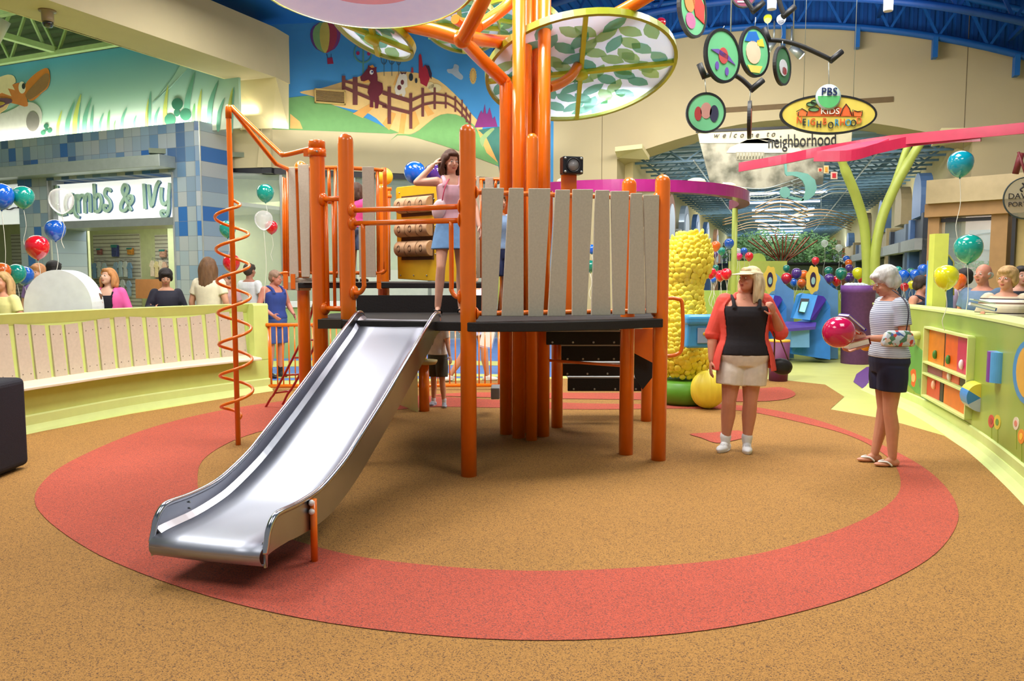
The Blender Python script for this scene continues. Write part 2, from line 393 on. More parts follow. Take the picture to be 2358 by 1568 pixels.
for (px, py, r, c1, c2) in ((2104, 870, 11, (230, 96, 40), (250, 190, 120)), (2120, 886, 7, (226, 200, 60), (90, 130, 80)), (2283, 970, 8, (200, 40, 60), (160, 20, 40)), (2297, 972, 9, (226, 204, 60), (90, 150, 60)), (2340, 975, 8, (226, 214, 190), (220, 120, 110)), (2352, 1005, 9, (238, 140, 40), (250, 200, 60))):
    f = rpoly('printed_flower', circ(px, py, r*.85, r*1.9), mat(c1, .4), .002)
    rpoly('flower_centre', circ(px, py, r*.4, r*.9), mat(c2, .4), .004, parent=f); rpoly('flower_stem', [(px-1, py+r*1.7), (px+1, py+r*1.7), (px+1, py+60), (px-1, py+58)], mat((150, 170, 60), .4), .001, parent=f)
f = rpoly('printed_flower', circ(2020, 752, 13, 14), mat((222, 232, 190), .4), .001); 
rpoly('printed_flower', circ(2014, 785, 10, 12), mat((214, 226, 170), .4), .001)
# display shelves
sh = [(2143, 752), (2246, 779), (2237, 968), (2134, 907)]
P = [on_rwall(*q) for q in sh]; sA = (P[0][0]+P[3][0])/2; sB = (P[1][0]+P[2][0])/2; zT = (P[0][1]+P[1][1])/2; zB = (P[2][1]+P[3][1])/2
cab = obj('shelf_frame', (lambda m: [m.bar(rw(sA, zT, .03), rw(sB, zT, .03), .07, .022), m.bar(rw(sA, zB, .03), rw(sB, zB, .03), .07, .022), m.obox(rw(sA, (zT+zB)/2, .03), rw(sB, 1)-rw(sA, 1), (rw(sA, 1, 1)-rw(sA, 1)), (0, 0, 1), .022, .07, zT-zB), m.obox(rw(sB, (zT+zB)/2, .03), rw(sB, 1)-rw(sA, 1), (rw(sA, 1, 1)-rw(sA, 1)), (0, 0, 1), .022, .07, zT-zB), m.bar(rw(sA, zB+.51*(zT-zB)*.97, .03), rw(sB, zB+.51*(zT-zB)*.97, .03), .07, .02), m.bar(rw(sA, zB+.33*(zT-zB), .03), rw(sB, zB+.33*(zT-zB), .03), .07, .02), m][-1])(M()), LIME2, wr)
def panel(s0, s1, z0, z1, c, nm='book_cover', o=.012):
    m = M(); m.add([rw(s0, z0, o), rw(s1, z0, o), rw(s1, z1, o), rw(s0, z1, o), rw(s0, z0, -.005), rw(s1, z0, -.005), rw(s1, z1, -.005), rw(s0, z1, -.005)], [(0, 1, 2, 3), (7, 6, 5, 4), (0, 4, 5, 1), (1, 5, 6, 2), (2, 6, 7, 3), (3, 7, 4, 0)])
    return obj(nm, m, mat(c, .4, noise=.08), cab)
dz = zT-zB; ds = sB-sA
def fs(f): return sA+ds*f
for (a, b2, c, d2, col) in ((0.01, .36, .51, .99, (226, 130, 30)), (.37, .39, .51, .99, (40, 30, 30)), (.39, .66, .51, .99, (232, 96, 24)), (.66, .99, .51, .99, (206, 30, 90)),
                            (.01, .34, .345, .48, (150, 70, 90)), (.35, .72, .345, .48, (220, 96, 70)), (.74, .99, .345, .48, (60, 36, 24)),
                            (.01, .30, .01, .32, (220, 80, 60)), (.31, .38, .01, .32, (40, 24, 40)), (.40, .99, .01, .32, (226, 110, 30))):
    panel(fs(a), fs(b2), zB+dz*c, zB+dz*d2, col)
for (a, z, c) in ((.2, .58, (70, 130, 50)), (.5, .57, (70, 140, 60)), (.8, .57, (240, 240, 235)), (.55, .36, (230, 220, 200)), (.2, .15, (250, 200, 170))):
    m = M(); p = rw(fs(a), zB+dz*z+.045, .03); m.ell(p, (.025, .025, .05)); obj('shelf_figure', m, mat(c, .5), cab)
# blue and striped rollers, round plate and knob on the wall
def roller(px, py, w_, h_, cols, nm, horiz=False):
    s, z = on_rwall(px, py); p, t, n = along(RWp, cumr, s)
    root = None
    for i, c in enumerate(cols):
        m = M(); a = pi*(i/len(cols)); b2 = pi*((i+1)/len(cols)); k = 6; ring = []
        ax = t if horiz else V((0, 0, 1)); side = V((0, 0, 1)) if horiz else t
        base = V((p.x, p.y, z))
        pa = [base - n*(w_*.9*sin(a+(b2-a)*j/k)) + side*(w_*cos(a+(b2-a)*j/k)) for j in range(k+1)]
        pl = [q+ax*h_/2 for q in pa]+[base+ax*h_/2]; pb = [q-ax*h_/2 for q in pa]+[base-ax*h_/2]
        q = len(pl); m.add(pl+pb, [list(range(q)), list(range(q, 2*q))[::-1]]+[(i2, (i2+1) % q, q+(i2+1) % q, q+i2) for i2 in range(q)])
        o = obj(nm, m, mat(c, .4), wr)
roller(2300, 845, .10, .26, [(92, 170, 226), (120, 60, 150), (96, 176, 232)], 'turning_panel')
roller(2250, 912, .13, .24, [(240, 220, 80), (70, 140, 210), (190, 200, 220)], 'turning_drum', True)
s, z = on_rwall(2117, 772); m = M(); m.lathe(rw(s, z, .16), [(0, 0), (.045, 0), (.05, .01), (.05, .16)], 18, along(RWp, cumr, s)[2]); obj('round_knob', m, mat((236, 232, 170), .4), wr)
rpoly('round_plate', circ(2372, 858, 36, 75, 24), mat((60, 140, 200), .4), .012, dens=1)
rpoly('round_plate_face', circ(2374, 858, 28, 62, 24), mat((226, 170, 60), .4), .018, dens=1)
m2 = M()
p = G(2003, 897); c = D(1996, 792, p.y+.05); m2.lathe(c, [(0, 0), (.1, 0), (.1, .03), (0, .03)], 24, (0, 1, 0)); obj('orange_disc', m2, mat((236, 130, 30), .4), wr)
# ================= building shell =================
class Plane:
    def __init__(s, a, b):
        s.p = V((a[0], a[1], 0)); s.u = (V((b[0], b[1], 0))-s.p).normalized(); s.n = V((s.u.y, -s.u.x, 0))
        if (s.p-V((0, 0, 0))).dot(s.n) > 0: s.n = -s.n      # towards the camera
    def uv(s, px, py):
        q = PL(px, py, s.p, s.n); return ((q-s.p).dot(s.u), q.z)
    def pt(s, a, z, o=0): return s.p+s.u*a+V((0, 0, z))+s.n*o
def slab(m, pl, uvs, o, th):
    """flat shape standing proud of plane pl: front at o, back at o-th"""
    n = len(uvs); fr = [pl.pt(a, z, o) for a, z in uvs]; bk = [pl.pt(a, z, o-th) for a, z in uvs]
    m.add(bk+fr, [list(range(n))[::-1], list(range(n, 2*n))]+[(i, (i+1) % n, n+(i+1) % n, n+i) for i in range(n)]); return m
def ppoly(name, pl, pts, mt, parent, o=.01, th=.012, k=0):
    uvs = [pl.uv(*q) for q in pts]
    if k:
        q = smooth_path([V((a, z, 0)) for a, z in uvs], k, True); uvs = [(v.x, v.y) for v in q]
    return obj(name, slab(M(), pl, uvs, o, th), mt, parent)
def prect(m, pl, a0, a1, z0, z1, o, th): return slab(m, pl, [(a0, z0), (a1, z0), (a1, z1), (a0, z1)], o, th)
def pxy(px, Y, z=1.6):
    k = Y*cos(PIT)-(z-HC)*sin(PIT); return ((px-1179)/FP*k, Y)
PHI = radians(18.7); AX = V((sin(PHI), cos(PHI), 0)); NX = V((cos(PHI), -sin(PHI), 0))
P0 = V((.98, 19, 0))
E = Plane((P0.x, P0.y), (P0.x+NX.x, P0.y+NX.y))
def TD(t, d, z=0): return P0+NX*t+AX*d+V((0, 0, z))
# --- left tiled shop front ---
F = Plane(pxy(470, 16), pxy(0, 18.5))   # s grows to the left of the picture
def tilemat(u, cols, tw, th, name, rough=.25):
    m = bpy.data.materials.new(name); m.use_nodes = True; N = m.node_tree.nodes; L = m.node_tree.links; b = N['Principled BSDF']; b.inputs['Roughness'].default_value = rough
    g = N.new('ShaderNodeNewGeometry'); d = N.new('ShaderNodeVectorMath'); d.operation = 'DOT_PRODUCT'; d.inputs[1].default_value = tuple(u); L.new(g.outputs['Position'], d.inputs[0])
    s = N.new('ShaderNodeSeparateXYZ'); L.new(g.outputs['Position'], s.inputs[0])
    def mth(op, a, v=None, b2=None):
        n = N.new('ShaderNodeMath'); n.operation = op; L.new(a, n.inputs[0])
        if v is not None: n.inputs[1].default_value = v
        if b2 is not None: L.new(b2, n.inputs[1])
        return n.outputs[0]
    a = mth('DIVIDE', d.outputs['Value'], tw); c = mth('DIVIDE', s.outputs['Z'], th)
    cb = N.new('ShaderNodeCombineXYZ'); L.new(mth('FLOOR', a), cb.inputs[0]); L.new(mth('FLOOR', c), cb.inputs[1])
    wn = N.new('ShaderNodeTexWhiteNoise'); wn.noise_dimensions = '2D'; L.new(cb.outputs[0], wn.inputs['Vector'])
    r = N.new('ShaderNodeValToRGB'); r.color_ramp.interpolation = 'CONSTANT'; e = r.color_ramp.elements
    e[0].color = rgb(cols[0]); e[1].position = 1/len(cols); e[1].color = rgb(cols[1])
    for i, cc in enumerate(cols[2:]): x = e.new((i+2)/len(cols)); x.color = rgb(cc)
    L.new(wn.outputs['Value'], r.inputs[0])
    fa = mth('FRACT', a); fc = mth('FRACT', c); g1 = mth('LESS_THAN', fa, .03); g2 = mth('LESS_THAN', fc, .025); gg = mth('MAXIMUM', g1, b2=g2)
    mx = N.new('ShaderNodeMix'); mx.data_type = 'RGBA'; L.new(gg, mx.inputs[0]); L.new(r.outputs[0], mx.inputs[6]); mx.inputs[7].default_value = rgb((120, 130, 140))
    L.new(mx.outputs[2], b.inputs['Base Color']); return m
TCOL = [(156, 172, 184), (172, 178, 184), (130, 152, 178), (160, 174, 186), (74, 106, 150), (142, 166, 190), (174, 180, 184), (108, 140, 176), (164, 174, 182), (150, 168, 184), (134, 154, 176), (52, 108, 180), (168, 178, 186), (140, 162, 184)]
TILE = tilemat(F.u, TCOL, .245, .30, 'blue_grey_tiles'); 
METAL = mat((176, 184, 180), .35, .6, noise=.05); DARK = mat((34, 34, 40), .4)
a112 = F.uv(112, 450)[0]; a398 = F.uv(399, 450)[0]; a40 = F.uv(42, 450)[0]
zt = F.uv(470, 277)[1]; zs = F.uv(398, 396)[1]; zb = F.uv(398, 500)[1]
sf = thing('storefront', 'blue and grey tiled shop front with a white name board', 'shop front', F.pt(2, 0))
m = M(); prect(m, F, -.0, a398, 0, zt, 0, .9); prect(m, F, a112, a40, 0, zt, 0, .9); prect(m, F, a398, a112, zs, zt, 0, .9); prect(m, F, a40, a40+9, zs-.02, zt, 0, .9); prect(m, F, a40+5.5, a40+9, 0, zt, 0, .9)
obj('tiled_wall', m, TILE, sf)
TRM = mat((214, 216, 214), .3, .7); obj('corner_trim', prect(M(), F, -.012, .012, 0, zt, .012, .02), TRM, sf); obj('corner_trim', prect(M(), F, a398-.02, a398+.02, 0, zs, .02, .04), TRM, sf); obj('corner_trim', prect(M(), F, a112-.02, a112+.02, 0, zs, .02, .04), TRM, sf)
zc = F.uv(0, 385)[1]; zc1 = F.uv(0, 352)[1]
m = M(); prect(m, F, a398-.1, a40+9, 3.78, 4.02, .42, .42); bevel(obj('metal_canopy', m, METAL, sf), .01)
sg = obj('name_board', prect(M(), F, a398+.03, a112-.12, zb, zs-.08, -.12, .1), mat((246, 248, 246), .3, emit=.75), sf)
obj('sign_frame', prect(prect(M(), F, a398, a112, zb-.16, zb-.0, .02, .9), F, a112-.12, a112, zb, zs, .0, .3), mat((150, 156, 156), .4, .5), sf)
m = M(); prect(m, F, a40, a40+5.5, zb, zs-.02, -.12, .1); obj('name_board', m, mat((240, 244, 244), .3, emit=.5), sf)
# hand drawn letters "Lambs & Ivy" (pixel strokes on the board)
LET = mat((176, 210, 194), .4); LETS = mat((72, 112, 160), .4)
def stroke(pts, wd=.062, k=5, o=-.06):
    P = [F.uv(118+(x-118)*.975, y) for x, y in pts]
    q = smooth_path([F.pt(a, z, o) for a, z in P], k) if len(P) > 2 else [F.pt(a, z, o) for a, z in P]
    m = M(); rs = []
    for i, p in enumerate(q):
        t = (q[min(i+1, len(q)-1)]-q[max(i-1, 0)]).normalized(); s = t.cross(F.n)
        rs.append([p+s*wd/2, p-s*wd/2, p-s*wd/2-F.n*.05, p+s*wd/2-F.n*.05])
    m.rings(rs, smooth=False); return m
strokes = {
 'letter_l': [[(123, 426), (126, 488), (146, 492)]],
 'letter_a': [[(160, 446), (148, 450), (143, 470), (150, 488), (162, 480), (165, 446)], [(165, 446), (164, 478), (168, 494), (176, 500)]],
 'letter_m': [[(173, 446), (175, 490)], [(174, 460), (180, 450), (188, 452), (190, 490)], [(190, 462), (194, 448), (201, 450), (202, 488)]],
 'letter_b': [[(211, 422), (214, 488)], [(213, 456), (222, 446), (229, 462), (224, 484), (213, 486)]],
 'letter_s': [[(250, 440), (246, 434), (239, 436), (237, 448), (248, 462), (250, 476), (243, 485), (236, 482), (236, 472), (242, 473)]],
 'ampersand': [[(299, 484), (286, 456), (278, 438), (284, 424), (291, 432), (286, 450), (276, 468), (275, 482), (284, 484), (294, 472), (302, 460), (300, 450), (294, 452), (296, 458)]],
 'letter_i': [[(329, 422), (332, 480)]],
 'letter_v': [[(340, 424), (347, 474), (358, 430), (366, 416)]],
 'letter_y': [[(371, 430), (370, 456), (376, 470), (387, 462)], [(391, 420), (388, 450), (388, 478), (384, 496), (374, 498), (370, 488), (376, 484), (380, 489)]]}
for nm, ss in strokes.items():
    m = M(); m2 = M()
    for s_ in ss:
        q = stroke(s_); m.add(q.v, q.f); q = stroke([(x+1.3, y+1.0) for x, y in s_], o=-.1); m2.add(q.v, q.f)
    l = obj(nm, m, LET, sg); obj('letter_back', m2, LETS, l)
m = stroke([(-14, 470), (8, 482), (22, 478), (32, 478)], .02); obj('logo_line', m, DARK, sf)
m = M(); slab(m, F, [F.uv(*q) for q in ((30, 476), (34, 468), (39, 470), (40, 484), (36, 482))], -.1, .02); obj('logo_mark', m, DARK, sf)
# side return of the shop front
p47 = F.pt(0, 0); sd = V(pxy(500, 17.0)+(0,))
S = Plane((p47.x, p47.y), (sd.x, sd.y))
obj('side_return', prect(M(), S, 0, (sd-p47).length, 0, zt, 0, .1), tilemat(S.u, TCOL, .26, .30, 'blue_grey_tiles_side'), sf)
# shop interior
iw = thing('shop_interior', 'pale green shop interior with white slatwall behind the tiled front', 'shop interior', F.pt(3, 0, -3.5), kind='structure')
PALE = mat((214, 222, 176), .6); FB = Plane((F.pt(-1, 0, -3.3).x, F.pt(-1, 0, -3.3).y), (F.pt(4, 0, -3.3).x, F.pt(4, 0, -3.3).y))
m = M(); prect(m, FB, .05, 24, 0, 3.4, 0, .1); obj('back_wall', m, PALE, iw)
m = M(); q = [F.pt(.05, 3.1, -.32), F.pt(20, 3.1, -.32), F.pt(20, 3.1, -3.6), F.pt(.05, 3.1, -3.6)]; m.prism(q, (0, 0, .08)); obj('ceiling_panel', m, mat((226, 226, 210), .7), iw)
pp = F.uv(205, 600)[0]; F9 = Plane((F.pt(0, 0, -.95).x, F.pt(0, 0, -.95).y), (F.pt(4, 0, -.95).x, F.pt(4, 0, -.95).y)); m = M(); prect(m, F9, F9.uv(204, 600)[0], F9.uv(140, 600)[0], 0, 3.1, 0, .06); obj('partition', m, PALE, iw)
def slatwall(x0, y0, x1, y1, nm='slatwall_panel'):
    u0 = FB.uv(x0, y0); u1 = FB.uv(x1, y1); m = M(); prect(m, FB, u0[0], u1[0], u1[1], u0[1], .03, .03); w = obj(nm, m, mat((226, 224, 214), .5), iw)
    m = M(); z = u0[1]-.05
    while z > u1[1]+.03: prect(m, FB, u0[0], u1[0], z, z+.022, .034, .01); z -= .1
    obj('slat_groove', m, mat((150, 146, 136), .6), w)
slatwall(216, 541, 330, 730); slatwall(358, 541, 420, 730); slatwall(27, 540, 60, 700)
m = M()
for x in (228, 246, 264, 286, 312, 376, 392):
    u = FB.uv(x, 515); slab(m, FB, [(u[0]-.09, u[1]+.14), (u[0]+.09, u[1]+.14), (u[0]+.09, u[1]), (u[0], u[1]-.1), (u[0]-.09, u[1])], .012, .012)
obj('painted_bunting', m, mat((190, 200, 100), .6), iw)
for x in (222, 314): 
    q = PL(x, 512, F.pt(0, 0, -.5), F.n); m = M(); m.lathe((q.x, q.y, 3.085), [(0, 0), (.12, 0), (.13, .02)], 16); obj('ceiling_spotlight', m, mat((255, 250, 235), .4, emit=6), iw)
SHOPL = area(*F.pt(3.2, 3.0, -1.8), 3, 1.5, 70, (1, .97, .88))
rnd.seed(5)
GC = [(150, 176, 206), (120, 156, 196), (200, 208, 212), (176, 198, 214), (232, 220, 196), (228, 190, 170), (226, 214, 160), (210, 170, 176)]
def garment(x, y, h, c, n):
    u, z = FB.uv(x, y); o = .25; w_ = h*.22
    root = thing('hanging_garment', n, 'clothing', FB.pt(u, z, o), 'baby clothes hanging on the slatwall')
    m = M(); slab(m, FB, [(u-w_*.35, z), (u+w_*.35, z), (u+w_*1.1, z-h*.33), (u+w_*.8, z-h*.42), (u+w_*.55, z-h*.3), (u+w_*.7, z-h), (u-w_*.7, z-h), (u-w_*.55, z-h*.3), (u-w_*.8, z-h*.42), (u-w_*1.1, z-h*.33)], o+.02, .05)
    bevel(obj('cloth', m, mat(c, .8, noise=.12, nscale=20), root), .01)
    m = M(); m.tube([FB.pt(u, z+.0, o), FB.pt(u, z+.07, o), FB.pt(u, z+.05, 0.03)], .006, 6); obj('hanger', m, METAL, root)
g_items = [(224, 602, 0), (235, 606, 1), (246, 603, 2), (258, 606, 3), (284, 604, 0), (295, 602, 3), (306, 602, 2), (316, 605, 1), (286, 645, 3), (300, 644, 2), (314, 646, 0), (270, 652, 1), (368, 600, 4), (378, 602, 6), (388, 600, 4), (396, 603, 5), (216, 634, 5), (226, 636, 4)]
lab = ['pale blue', 'mid blue', 'white', 'light grey blue', 'cream', 'peach', 'pale yellow', 'pink']
for i, (x, y, c) in enumerate(g_items): garment(x, y, .42, GC[c], '%s baby garment hanging %s the shop wall%s' % (lab[c], 'high on' if y < 620 else 'low on', ' right bay' if x > 350 else ''))
for i, (x, y, w_, h_, c, l) in enumerate([(236, 580, .13, .17, (150, 96, 96), 'small pink bag pinned left on the slatwall'), (272, 578, .2, .32, (70, 80, 140), 'dark blue patterned bag in the middle of the slatwall'), (307, 579, .17, .18, (220, 150, 60), 'orange and teal bag pinned right on the slatwall'), (382, 584, .18, .2, (226, 170, 150), 'pink and teal bag pinned on the right slatwall bay')]):
    u, z = FB.uv(x, y); r = thing('pinned_bag', l, 'bag', FB.pt(u, z, .1), 'bags pinned on the slatwall')
    bevel(obj('bag_body', prect(M(), FB, u-w_/2, u+w_/2, z-h_/2, z+h_/2, .14, .1), mat(c, .6, noise=.4, nscale=25), r), .02)
    obj('bag_top', prect(M(), FB, u-w_/2, u+w_/2, z+h_*.28, z+h_*.52, .15, .03), mat((60, 140, 140), .6), r)
u = FB.uv(380, 665); m = M(); prect(m, FB, FB.uv(355, 660)[0], FB.uv(410, 660)[0], 1.0, 1.50, .6, .5); t_ = tag(obj('wooden_rack', m, mat((206, 140, 90), .5), None), 'orange wooden display rack with pastel baby goods in the shop', 'rack')
u = FB.uv(30, 600)

# --- fascia and glass front in the middle, painted wall above ---
Q = Plane(pxy(610, 16.8), pxy(1272, 19))
zf0 = Q.uv(800, 394)[1]; zf1 = 4.93
QL = Plane(pxy(500, 17.0), pxy(610, 16.8))
SKY = mat((66, 150, 214), .7, noise=.06, nscale=1.2, name='painted_sky')
wb = struct('wall_back', prect(M(), Q, 0, 7.05, zf0, 7.9, 0, .3), BEIGE)
def mp(name, pts, c, o, k=0, rough=.7): return ppoly(name, Q, pts, mat(c, rough) if isinstance(c, (tuple, str)) else c, wb, .004+o*.3, .004, k)
def QU(*pts): return pts
mp('painted_sky', [(600, -10), (1150, -80), (1300, 60), (1300, 700), (1262, 700), (1262, 560), (1130, 365), (1040, 300), (800, 303), (600, 293)], SKY, .012)
GRH = (122, 178, 100)
mp('painted_hill', [(600, 232), (668, 225), (710, 220), (760, 240), (820, 262), (880, 290), (920, 306), (900, 308), (780, 303), (600, 297)], (118, 172, 104), .030)
mp('painted_field', [(690, 212), (740, 203), (790, 188), (850, 170), (900, 165), (960, 168), (1010, 185), (1060, 230), (1085, 262), (1110, 300), (1000, 290), (945, 309), (920, 310), (890, 295), (850, 262), (770, 243), (720, 222)], (238, 200, 128), .020, 3)
for pts in ([(812, 262), (850, 240), (862, 246), (835, 272)], [(880, 285), (900, 258), (912, 262), (896, 300)], [(918, 306), (924, 262), (936, 262), (930, 308)], [(950, 300), (948, 258), (956, 256), (966, 285)], [(985, 268), (972, 240), (980, 238), (1000, 262)], [(860, 172), (850, 190), (835, 192), (846, 172)], [(930, 170), (925, 196), (905, 196), (916, 169)]): mp('field_furrow', pts, (240, 176, 92), .034)
mp('painted_hill', [(895, 330), (915, 309), (945, 310), (965, 300), (1000, 272), (1030, 262), (1070, 272), (1110, 310), (1152, 376), (1152, 384), (1050, 345), (960, 318), (915, 312)], (120, 176, 104), .038, 2)
mp('painted_path', [(1096, 295), (1120, 318), (1146, 375), (1120, 352)], (240, 178, 96), .046)
mp('painted_slope', [(1096, 300), (1150, 292), (1200, 380), (1200, 400), (1150, 400), (1146, 372)], (64, 124, 110), .042)
mp('painted_stream', [(1110, 312), (1130, 296), (1138, 298), (1116, 322), (1112, 340), (1104, 325)], (150, 180, 120), .05, 2)
mp('painted_foothill', [(668, 262), (690, 280), (697, 297), (668, 296)], (238, 190, 110), .036)
# fence
FN = (118, 62, 58)
posts = [(787, 175, 8, 32), (812, 178, 11, 64), (892, 200, 8, 86), (942, 215, 7, 82), (970, 203, 6, 66), (998, 202, 5, 50), (1024, 214, 4, 36), (1046, 222, 4, 36), (1062, 230, 3, 40), (1072, 246, 3, 36), (1081, 260, 3, 28)]
for x, y, w_, h_ in posts: mp('painted_post', [(x, y), (x+w_, y), (x+w_, y+h_), (x, y+h_)], FN, .07)
for pts in ([(793, 184), (850, 198), (850, 206), (793, 190)], [(793, 198), (890, 240), (890, 248), (793, 206)], [(880, 208), (944, 228), (944, 238), (880, 218)], [(880, 240), (944, 256), (944, 264), (880, 248)], [(946, 228), (975, 216), (1000, 213), (1000, 218), (975, 222), (946, 236)], [(946, 252), (975, 238), (1000, 233), (1000, 239), (975, 244), (946, 260)],
            [(1000, 213), (1030, 219), (1050, 229), (1050, 234), (1030, 224), (1000, 218)], [(1000, 234), (1030, 236), (1050, 247), (1050, 252), (1030, 241), (1000, 239)], [(1050, 229), (1070, 250), (1084, 272), (1082, 276), (1068, 255), (1050, 234)], [(1050, 247), (1068, 264), (1082, 283), (1080, 287), (1066, 269), (1050, 252)]): mp('painted_rail', pts, FN, .062)
# horse
HB = (112, 34, 50)
mp('painted_horse', [(829, 178), (838, 168), (846, 158), (848, 150), (853, 155), (862, 155), (867, 155), (866, 162), (869, 178), (869, 187), (880, 192), (882, 205), (879, 216), (872, 222), (873, 232), (870, 250), (863, 250), (863, 232), (859, 230), (859, 248), (851, 247), (852, 225), (846, 214), (848, 200), (853, 190), (848, 184), (838, 188), (831, 187)], HB, .078)
mp('painted_eye', circ(855, 167, 4.5, 5.5, 12), (240, 240, 235), .084); mp('painted_pupil', circ(856.5, 166, 2, 2.4, 10), (20, 40, 120), .09); mp('painted_mane', [(850, 153), (858, 150), (862, 156), (855, 157)], (220, 150, 60), .085)
# cow
mp('painted_cow', [(912, 192), (915, 182), (920, 170), (927, 170), (934, 168), (937, 178), (938, 200), (932, 204), (934, 215), (930, 224), (926, 224), (925, 216), (919, 218), (916, 224), (912, 222), (908, 205)], (232, 224, 205), .058)
mp('painted_spot', circ(919, 202, 5, 6, 12), (112, 50, 54), .064); mp('painted_spot', circ(926, 190, 4, 6, 10), (112, 50, 54), .064); mp('painted_horn', [(921, 164), (924, 172), (930, 170), (933, 172), (936, 166), (931, 168), (925, 168)], (90, 40, 40), .064)
# barn, silo, tractor, trees, sun, cloud, towers
RB = (176, 34, 56)
mp('painted_silo', [(964, 128), (967, 124), (970, 128), (973, 150), (974, 180), (964, 180)], RB, .05); mp('painted_barn', [(966, 178), (970, 160), (978, 150), (988, 154), (993, 168), (988, 184), (982, 200), (968, 192)], RB, .054)
mp('barn_roof', [(978, 150), (988, 152), (994, 170), (993, 183), (988, 176), (984, 160)], (60, 34, 60), .058)
mp('painted_bush', circ(1001, 203, 15, 10, 14), (232, 214, 160), .044); mp('painted_bush', circ(990, 197, 9, 8, 14), (232, 214, 160), .044)
mp('painted_tractor', circ(946, 178, 5, 9, 12), (40, 50, 60), .05); mp('painted_tractor', circ(958, 186, 3, 6, 12), (40, 50, 60), .05); mp('painted_driver', [(947, 156), (951, 156), (952, 168), (946, 168)], (170, 60, 70), .052)
def ring(cx, cy, rx, ry, w_, c, o, nm):
    a = circ(cx, cy, rx, ry, 20); b = circ(cx, cy, rx-w_, ry-w_, 20)
    for i in range(20): pass
    o = .004+o*.3; uv = [Q.uv(*q) for q in a]; uv2 = [Q.uv(*q) for q in b]; m = M(); n = 20
    fr = [Q.pt(x, z, o) for x, z in uv]+[Q.pt(x, z, o) for x, z in uv2]; bk = [Q.pt(x, z, o-.01) for x, z in uv]+[Q.pt(x, z, o-.01) for x, z in uv2]
    m.add(fr+bk, [(i, (i+1) % n, n+(i+1) % n, n+i) for i in range(n)]+[(2*n+i, 2*n+(i+1) % n, 3*n+(i+1) % n, 3*n+i) for i in range(n)]+[(i, (i+1) % n, 2*n+(i+1) % n, 2*n+i) for i in range(n)]+[(n+i, n+(i+1) % n, 3*n+(i+1) % n, 3*n+i) for i in range(n)])
    return obj(nm, m, mat(c, .7), wb)
ring(836, 122, 22, 24, 3, (90, 150, 140), .04, 'painted_tree'); mp('tree_trunk', [(834.5, 100), (838, 100), (838, 178), (834.5, 178)], (90, 150, 140), .036)
for x, y in ((824, 123), (849, 124), (828, 106)): mp('painted_fruit', circ(x, y, 4, 4.5, 12), (170, 40, 100), .048)
for x, y, r in ((884, 137, 7), (902, 137, 7), (918, 142, 5)): ring(x, y, r, r*1.7, 1.2, (70, 90, 100), .04, 'painted_tree'); mp('tree_trunk', [(x-.5, y), (x+.6, y), (x+.6, y+38), (x-.5, y+38)], (80, 100, 100), .036)
mp('painted_cloud', [(1029, 160), (1042, 158), (1046, 148), (1056, 152), (1056, 164), (1066, 176), (1062, 184), (1050, 178), (1040, 170), (1032, 168)], (170, 186, 200), .03, 3)
sun = []
for k in range(36): r = (8.5, 20) if k % 2 else (7, 17); sun.append((1089+r[0]*cos(2*pi*k/36), 175+r[1]*sin(2*pi*k/36)))
mp('painted_sun', sun, (226, 186, 100), .03); ring(1089, 175, 6, 14, 1.5, (200, 150, 90), .036, 'sun_rim')
mp('painted_towers', [(1092, 294), (1099, 275), (1104, 262), (1108, 255), (1112, 262), (1116, 240), (1119, 262), (1122, 262), (1127, 248), (1131, 262), (1134, 275), (1139, 268), (1145, 292)], (142, 50, 128), .046)
# hot air balloon
for i, c in enumerate([(100, 60, 130), (130, 176, 110), (206, 190, 90), (170, 60, 80), (130, 60, 120)]):
    xs = [-35, -29, -13, 10, 27, 35]
    x0, x1 = xs[i], xs[i+1]; P1 = []; P2 = []
    for j in range(9):
        t = j/8; y = 52+t*70; wdt = 1.0*sqrt(max(0, 1-((t-.38)/.62)**2)) if t > .38 else sqrt(max(0.02, 1-((.38-t)/.42)**2))
        wdt = max(wdt, .12); P1.append((749+x0*wdt, y)); P2.append((749+x1*wdt, y))
    mp('painted_air_balloon', P1+P2[::-1], c, .03)
mp('balloon_basket', [(753, 134), (765, 132), (768, 147), (754, 148)], (150, 30, 70), .03); mp('basket_rope', [(751, 124), (753, 124), (755, 135), (754, 135)], (60, 60, 100), .03); mp('basket_rope', [(762, 124), (763, 124), (763, 134), (762, 134)], (60, 60, 100), .03)
# wall grille
a = Q.uv(723, 205); b_ = Q.uv(795, 243)
gr = thing('air_grille', 'brown louvred air grille set in the painted farm wall', 'air vent', Q.pt((a[0]+b_[0])/2, b_[1]))
m = M(); prect(m, Q, a[0], b_[0], b_[1], b_[1]+.03, .09, .05); prect(m, Q, a[0], b_[0], a[1]-.03, a[1], .09, .05); prect(m, Q, a[0], a[0]+.03, b_[1], a[1], .09, .05); prect(m, Q, b_[0]-.03, b_[0], b_[1], a[1], .09, .05); obj('grille_frame', m, mat((206, 174, 96), .5), gr)
m = M()
for i in range(9): z = b_[1]+.05+i*(a[1]-b_[1]-.07)/9; prect(m, Q, a[0]+.03, b_[0]-.03, z, z+.018, .08, .03)
obj('louvre', m, mat((150, 120, 66), .5), gr)
obj('grille_back', prect(M(), Q, a[0], b_[0], b_[1], a[1], .05, .01), mat((110, 86, 44), .6), gr)
